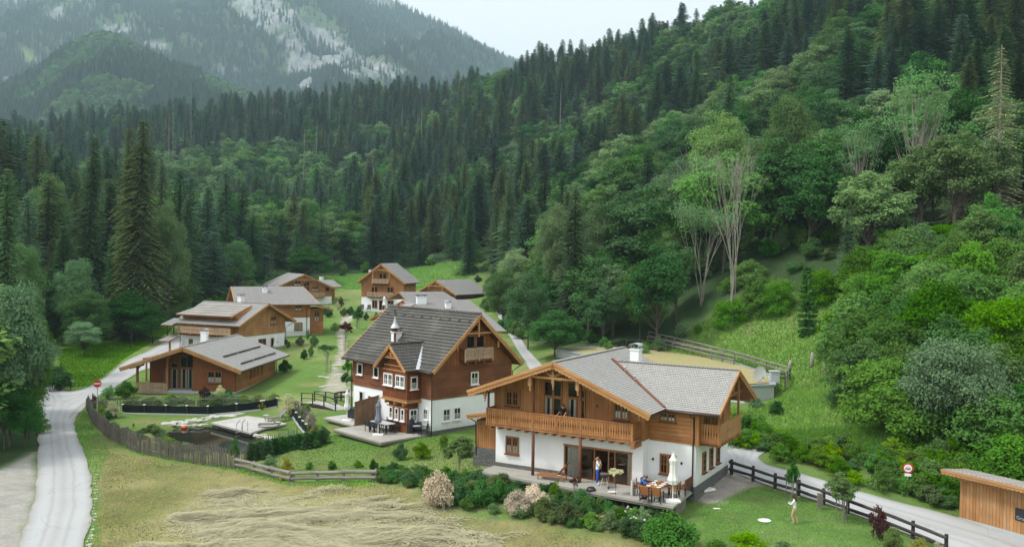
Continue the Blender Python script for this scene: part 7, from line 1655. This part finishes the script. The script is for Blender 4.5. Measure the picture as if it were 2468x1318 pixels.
def dead_conifer(x,dist,yt,w_,label):
    p=D(x,dist);h_=Zat(yt,x,dist)-p.z;V,Q,(tv,tq)=spruce_geo(91,h_,w_,.45,7,.7,.55,.05,1.)
    rg=np.random.default_rng(3);e=empty('dead_conifer',p,0,label,'dead tree');keep=rg.random(len(Q))<.8;mobj('crown',npmesh('crown',V,Q[keep],[M['spruce_dead']]),e)
    segs=[]
    for k in range(90):
        z=h_*rg.uniform(.1,.97);L=w_*(1-z/h_)**.8*rg.uniform(.7,1.1)+.2;a=rg.uniform(0,6.28);segs.append(((0,0,z),(math.cos(a)*L,math.sin(a)*L,z-.35*L),.035,.012))
    a,b=tubes_np(segs+[((0,0,-.5),(0,0,h_*.6),.3,.17),((0,0,h_*.6),(0,0,h_),.17,.03)],6);mobj('trunk',npmesh('trunk',a,b,[M['deadbark']],smooth=True),e)
dead_conifer(2402,112,108,4.0,'tall dead grey conifer with bare drooping twigs at the right')
dead_conifer(2300,124,385,3.0,'shorter dead conifer low on the right hillside')
def snag(x,dist,yt,label):
    p=D(x,dist);h_=max(6,Zat(yt,x,dist)-p.z);rg=np.random.default_rng(int(x));e=empty('dead_tree',p,0,label,'dead tree','dead snags in the forest');segs=[((0,0,-.5),(0,0,h_*.6),.11,.08),((0,0,h_*.6),(rg.normal(0,.2),rg.normal(0,.2),h_),.08,.02)]
    for k in range(26): z=h_*rg.uniform(.35,.95);a=rg.uniform(0,6.28);L=rg.uniform(.4,1.7)*(1.2-z/h_);segs.append(((0,0,z),(math.cos(a)*L,math.sin(a)*L,z+rg.uniform(-.4,.3)),.04,.012))
    a,b=tubes_np(segs,5);mobj('trunk',npmesh('trunk',a,b,[M['deadbark']],smooth=True),e)
for x,d_,yt in ((898,400,365),(405,560,245),(415,560,250),(458,600,205),(790,640,230),(965,620,240),(1012,520,215),(760,560,290),(1553,330,300),(1345,420,200),(1700,430,60),(730,420,300)): snag(x,d_,yt,'thin pale dead trunk standing among the dark spruces')
# undergrowth along the forest edges
rgu=np.random.default_rng(19);ed_=[]
for i in range(len(CLEAR)):
    a=np.array(CLEAR[i]);b=np.array(CLEAR[(i+1)%len(CLEAR)])
    if max(a[1],b[1])<66 or min(a[1],b[1])<50: continue
    L=np.hypot(*(b-a));n=int(L/2.6)
    for k in range(n):
        p=a+(b-a)*(k+rgu.random())/n+rgu.normal(0,1.8,2)
        if not inpoly(np.array([p[0]]),np.array([p[1]]),CLEAR)[0] or rgu.random()<.25: ed_.append(p)
for x,y in ed_:
    if (44>x>28 and y<100) or y<74: continue
    s_=rgu.uniform(.6,1.3)*(.55 if x>5 and y>90 else 1);place(('b_green','b_dark','b_green','b_pale','b_verge')[int(rgu.integers(0,5))],x,y,3.2*s_,3.8*s_,'undergrowth_bush','leafy bush in the undergrowth along the forest edge','bush','undergrowth bushes along the forest edge')
UB=GP((1690,720),(1720,640),(1800,590),(1900,560),(2010,540),(2140,560),(2080,690),(1980,700),(1880,720),(1780,735))
ux=rgu.uniform(min(p[0] for p in UB),max(p[0] for p in UB),900);uy=rgu.uniform(min(p[1] for p in UB),max(p[1] for p in UB),900);k_=inpoly(ux,uy,UB);ux,uy=ux[k_][:85],uy[k_][:85]
for x,y in zip(ux,uy):
    s_=rgu.uniform(.6,1.3);place(('b_green','b_verge','b_silver','b_green','b_pale')[int(rgu.integers(0,5))],x,y,2.3*s_,3.2*s_,'undergrowth_bush','bush in the shady undergrowth right of the bare pale stems','bush','undergrowth bushes right of the bare stems')
# ---- hazel thicket on the bank ----
rgh=np.random.default_rng(9);pts_=[]
HZP=GP((2120,1150),(2060,1030),(2048,900),(2042,790),(2080,690),(2150,625),(2270,600),(2620,600),(2850,900),(2700,1180),(2330,1200))
X_,Y_=np.meshgrid(np.arange(24,100,3.9),np.arange(44,130,3.9));X_=X_.ravel()+rgh.uniform(-1,1,X_.size);Y_=Y_.ravel()+rgh.uniform(-.9,.9,Y_.size)
k_=inpoly(X_,Y_,HZP);X_,Y_=X_[k_],Y_[k_]
hx,hy,_=proj(np.stack([X_,Y_,hf(X_,Y_)],1));k_=(hx<2650)&~((hx>2215)&(hx<2385)&(Y_<63));X_,Y_=X_[k_],Y_[k_]
for x,y in zip(X_,Y_):
    s_=rgh.uniform(.65,1.35);place(('hazel1','hazel2','hazel3')[int(rgh.integers(0,3))],x,y,6.2*s_,6.0*s_**.6,'hazel_bush','bright green hazel bush in the thicket on the right bank','bush','hazel bushes of the right bank thicket')
gd('willowbush',2300,61.5,775,250,'broadleaf_tree','grey green willow like tree in front of the hazel thicket',T)
gd('bigdark',2440,64,900,150,'broadleaf_tree','dark tree above the pale hut at the right edge',T)
gd('bigdark',2150,71,960,120,'broadleaf_tree','dark green bush tree behind the car symbol sign',T)
VB=GP((1762,1078),(1770,1020),(1800,1000),(1850,1050),(1960,1075),(2060,1090),(2130,1140),(2300,1225),(2310,1238),(2180,1195),(1980,1148),(1840,1098))
vx=rgh.uniform(min(p[0] for p in VB),max(p[0] for p in VB),900);vy=rgh.uniform(min(p[1] for p in VB),max(p[1] for p in VB),900);k_=inpoly(vx,vy,VB);vx,vy=vx[k_][:48],vy[k_][:48]
VC=GP((2090,1120),(2160,1085),(2320,1090),(2330,1150),(2305,1232),(2190,1192))
wx=rgh.uniform(min(p[0] for p in VC),max(p[0] for p in VC),900);wy=rgh.uniform(min(p[1] for p in VC),max(p[1] for p in VC),900);k_=inpoly(wx,wy,VC);vx=np.r_[vx,wx[k_][:60]];vy=np.r_[vy,wy[k_][:60]]
for x,y in zip(vx,vy):
    s_=rgh.uniform(.6,1.3);place(('b_green','b_verge','b_lime','b_verge')[int(rgh.integers(0,4))],x,y,1.25*s_,2.0*s_,'verge_bush','low leafy bush in the green cover above the lane','bush','low bushes along the lane verge')
# ---- grass, hay ----
def blades(name,polyw,n,hmin,hmax,wd_,mat,label,seed,lean=.35,dens=None,stuff=True,nw=1):
    rg=np.random.default_rng(seed);P=np.array([p[:2] for p in polyw]);lo,hi=P.min(0),P.max(0);x=rg.uniform(lo[0],hi[0],n*3);y=rg.uniform(lo[1],hi[1],n*3);k=inpoly(x,y,polyw)
    if dens is not None:k&=dens(x,y)
    x,y=x[k][:n],y[k][:n];m_=len(x);z=hf(x,y);B=np.stack([x,y,z-.02],1);a=rg.uniform(0,6.28,m_);h_=rg.uniform(hmin,hmax,m_);w=wd_*rg.uniform(.6,1.4,m_)
    sd=np.stack([np.cos(a)*w,np.sin(a)*w,0*w],1);ln=rg.normal(0,lean,(m_,2));up=np.stack([ln[:,0]*h_,ln[:,1]*h_,h_],1)
    V=np.stack([B-sd,B+sd,B+up*.6+sd*.7,B+up],1).reshape(-1,3);Q=np.arange(4*m_).reshape(-1,4)
    return tag(mobj(name,npmesh(name,V,Q,[M[mat]])),label,'grass',kind='stuff')
M['gr_lawn']=leafmat('lawn_blades',(.16,.29,.06),.3,.0,.4,sc=.5);M['gr_long']=leafmat('long_blades',(.27,.46,.09),.3,.0,.5,sc=.3);M['gr_meadow']=leafmat('meadow_blades',(.19,.36,.07),.3,.0,.4,sc=.5);M['gr_dry']=leafmat('dry_blades',(.34,.30,.14),.2,.0,.35,sc=.4);M['hay']=leafmat('hay_blades',(.56,.53,.36),.25,.0,.3,sc=1.2);M['gr_dark']=leafmat('verge_blades',(.18,.33,.07),.3,.0,.4,sc=.5)
MD=[p for p in MEADOW];lawn1=GP((570,1142),(905,1160),(1000,1180),(1160,1140),(1150,1060),(900,1010),(780,1060),(620,1120))
blades('grass',MD,60000,.03,.09,.03,'gr_dry','short dry stubble of the mown meadow',1,.8)
blades('grass',MD,30000,.03,.10,.03,'gr_lawn','short green grass between the stubble of the meadow',2,.8,lambda x,y:fbm(x,y,6,3,12)>.5)
blades('grass',lawn1,26000,.04,.1,.025,'gr_lawn','green lawn grass before the red brown house',3,.6)
blades('grass',GP((1690,1225),(1810,1175),(1990,1225),(2200,1305),(2260,1345),(1700,1345)),26000,.04,.1,.025,'gr_lawn','green lawn grass beside the dark lane fence',4,.6)
blades('grass',BANK,45000,.1,.4,.06,'gr_long','long rough grass on the bank above the garage',5,.45)
blades('grass',VERGE,14000,.08,.25,.03,'gr_dark','dark verge grass along the field road',6,.4)
blades('grass',GP((212,1000),(263,1062),(331,1095),(406,1110),(566,1136),(700,1172),(905,1172),(905,1160),(700,1166),(566,1128),(406,1104),(263,1054)),12000,.12,.3,.03,'gr_dark','uncut grass at the foot of the fences',7,.35)
blades('grass',GP((150,935),(215,930),(300,865),(410,800),(420,782),(330,790),(140,845)),30000,.08,.22,.05,'gr_meadow','tall meadow grass left of the side road',8,.4)
blades('grass',[(-62,232),(-50,247),(-38,262),(-20,268),(-9,258),(-14,238),(-40,230)],16000,.2,.45,.14,'gr_meadow','green alpine meadow rising behind the far chalets',10,.4)
blades('grass',[(28,56),(33,58.5),(35,64),(27,66),(17,67),(15,64),(22,62.5)],22000,.15,.5,.045,'gr_dark','rough grass on the verge between lane and bushes',9,.4)
# hay: swaths of pale curled strands heaped on the meadow
rg=np.random.default_rng(12);Hp=np.array([p[:2] for p in HAY]);lo,hi=Hp.min(0),Hp.max(0);n=560000;x=rg.uniform(lo[0],hi[0],n);y=rg.uniform(max(lo[1],40),hi[1],n)
dn=fbm(x,y*1.5,2.6,4,31);rd=1-np.abs(2*dn-1);sw=np.clip((fbm(x*.35,y*1.1,1.5,4,41)-.3)*2.2,0,1);k=smask(x+(dn-.5)*3,y+(dn-.5)*3,HAY,3.6)*(.2+.8*sw)*(.25+rd)>rg.uniform(.14,2.3,n);x,y,rd,sw=x[k],y[k],rd[k],sw[k];n=len(x)
hz_=hf(x,y)+.015+.32*np.clip((rd*sw-.25)*1.8,0,1)*rg.uniform(.3,1,n)+.02*rg.random(n);a=rg.normal(0,.45,n)+6*fbm(x,y,1.6,3,51);L=rg.uniform(.2,.75,n);w=.016;d=np.stack([np.cos(a)*L,np.sin(a)*L,rg.normal(0,.02,n)],1);sd=np.stack([-np.sin(a)*w,np.cos(a)*w,rg.normal(0,.0015,n)],1);B=np.stack([x,y,hz_],1);cv=np.stack([-np.sin(a),np.cos(a),0*a],1)*(rg.normal(0,.07,n))[:,None]
V=np.stack([B-d/2-sd,B-d/2+sd,B+cv+sd+np.array([0,0,.02]),B+cv-sd+np.array([0,0,.02]),B+d/2+sd,B+d/2-sd],1).reshape(-1,3);i0=np.arange(n)*6;Q=np.concatenate([np.stack([i0,i0+1,i0+2,i0+3],1),np.stack([i0+3,i0+2,i0+4,i0+5],1)])
tag(mobj('hay',npmesh('hay',V,Q,[M['hay']])),'pale raked hay lying in loose swaths on the mown meadow','hay',kind='stuff')
# ---------------- haze ----------------
mb=MB();mb.box(-5000,5000,-400,5400,-60,1290)
hz=mb.build('haze',[],uv=False)
t=NT('haze_air');v=t.n('VolumePrincipled',Color=(.60,.86,.98,1),Density=HAZE,Anisotropy=.2)
t.n('OutputMaterial',Volume=v);hz.data.materials.append(t.mat);tag(hz,'thin blue haze filling the air of the valley','haze',kind='stuff')
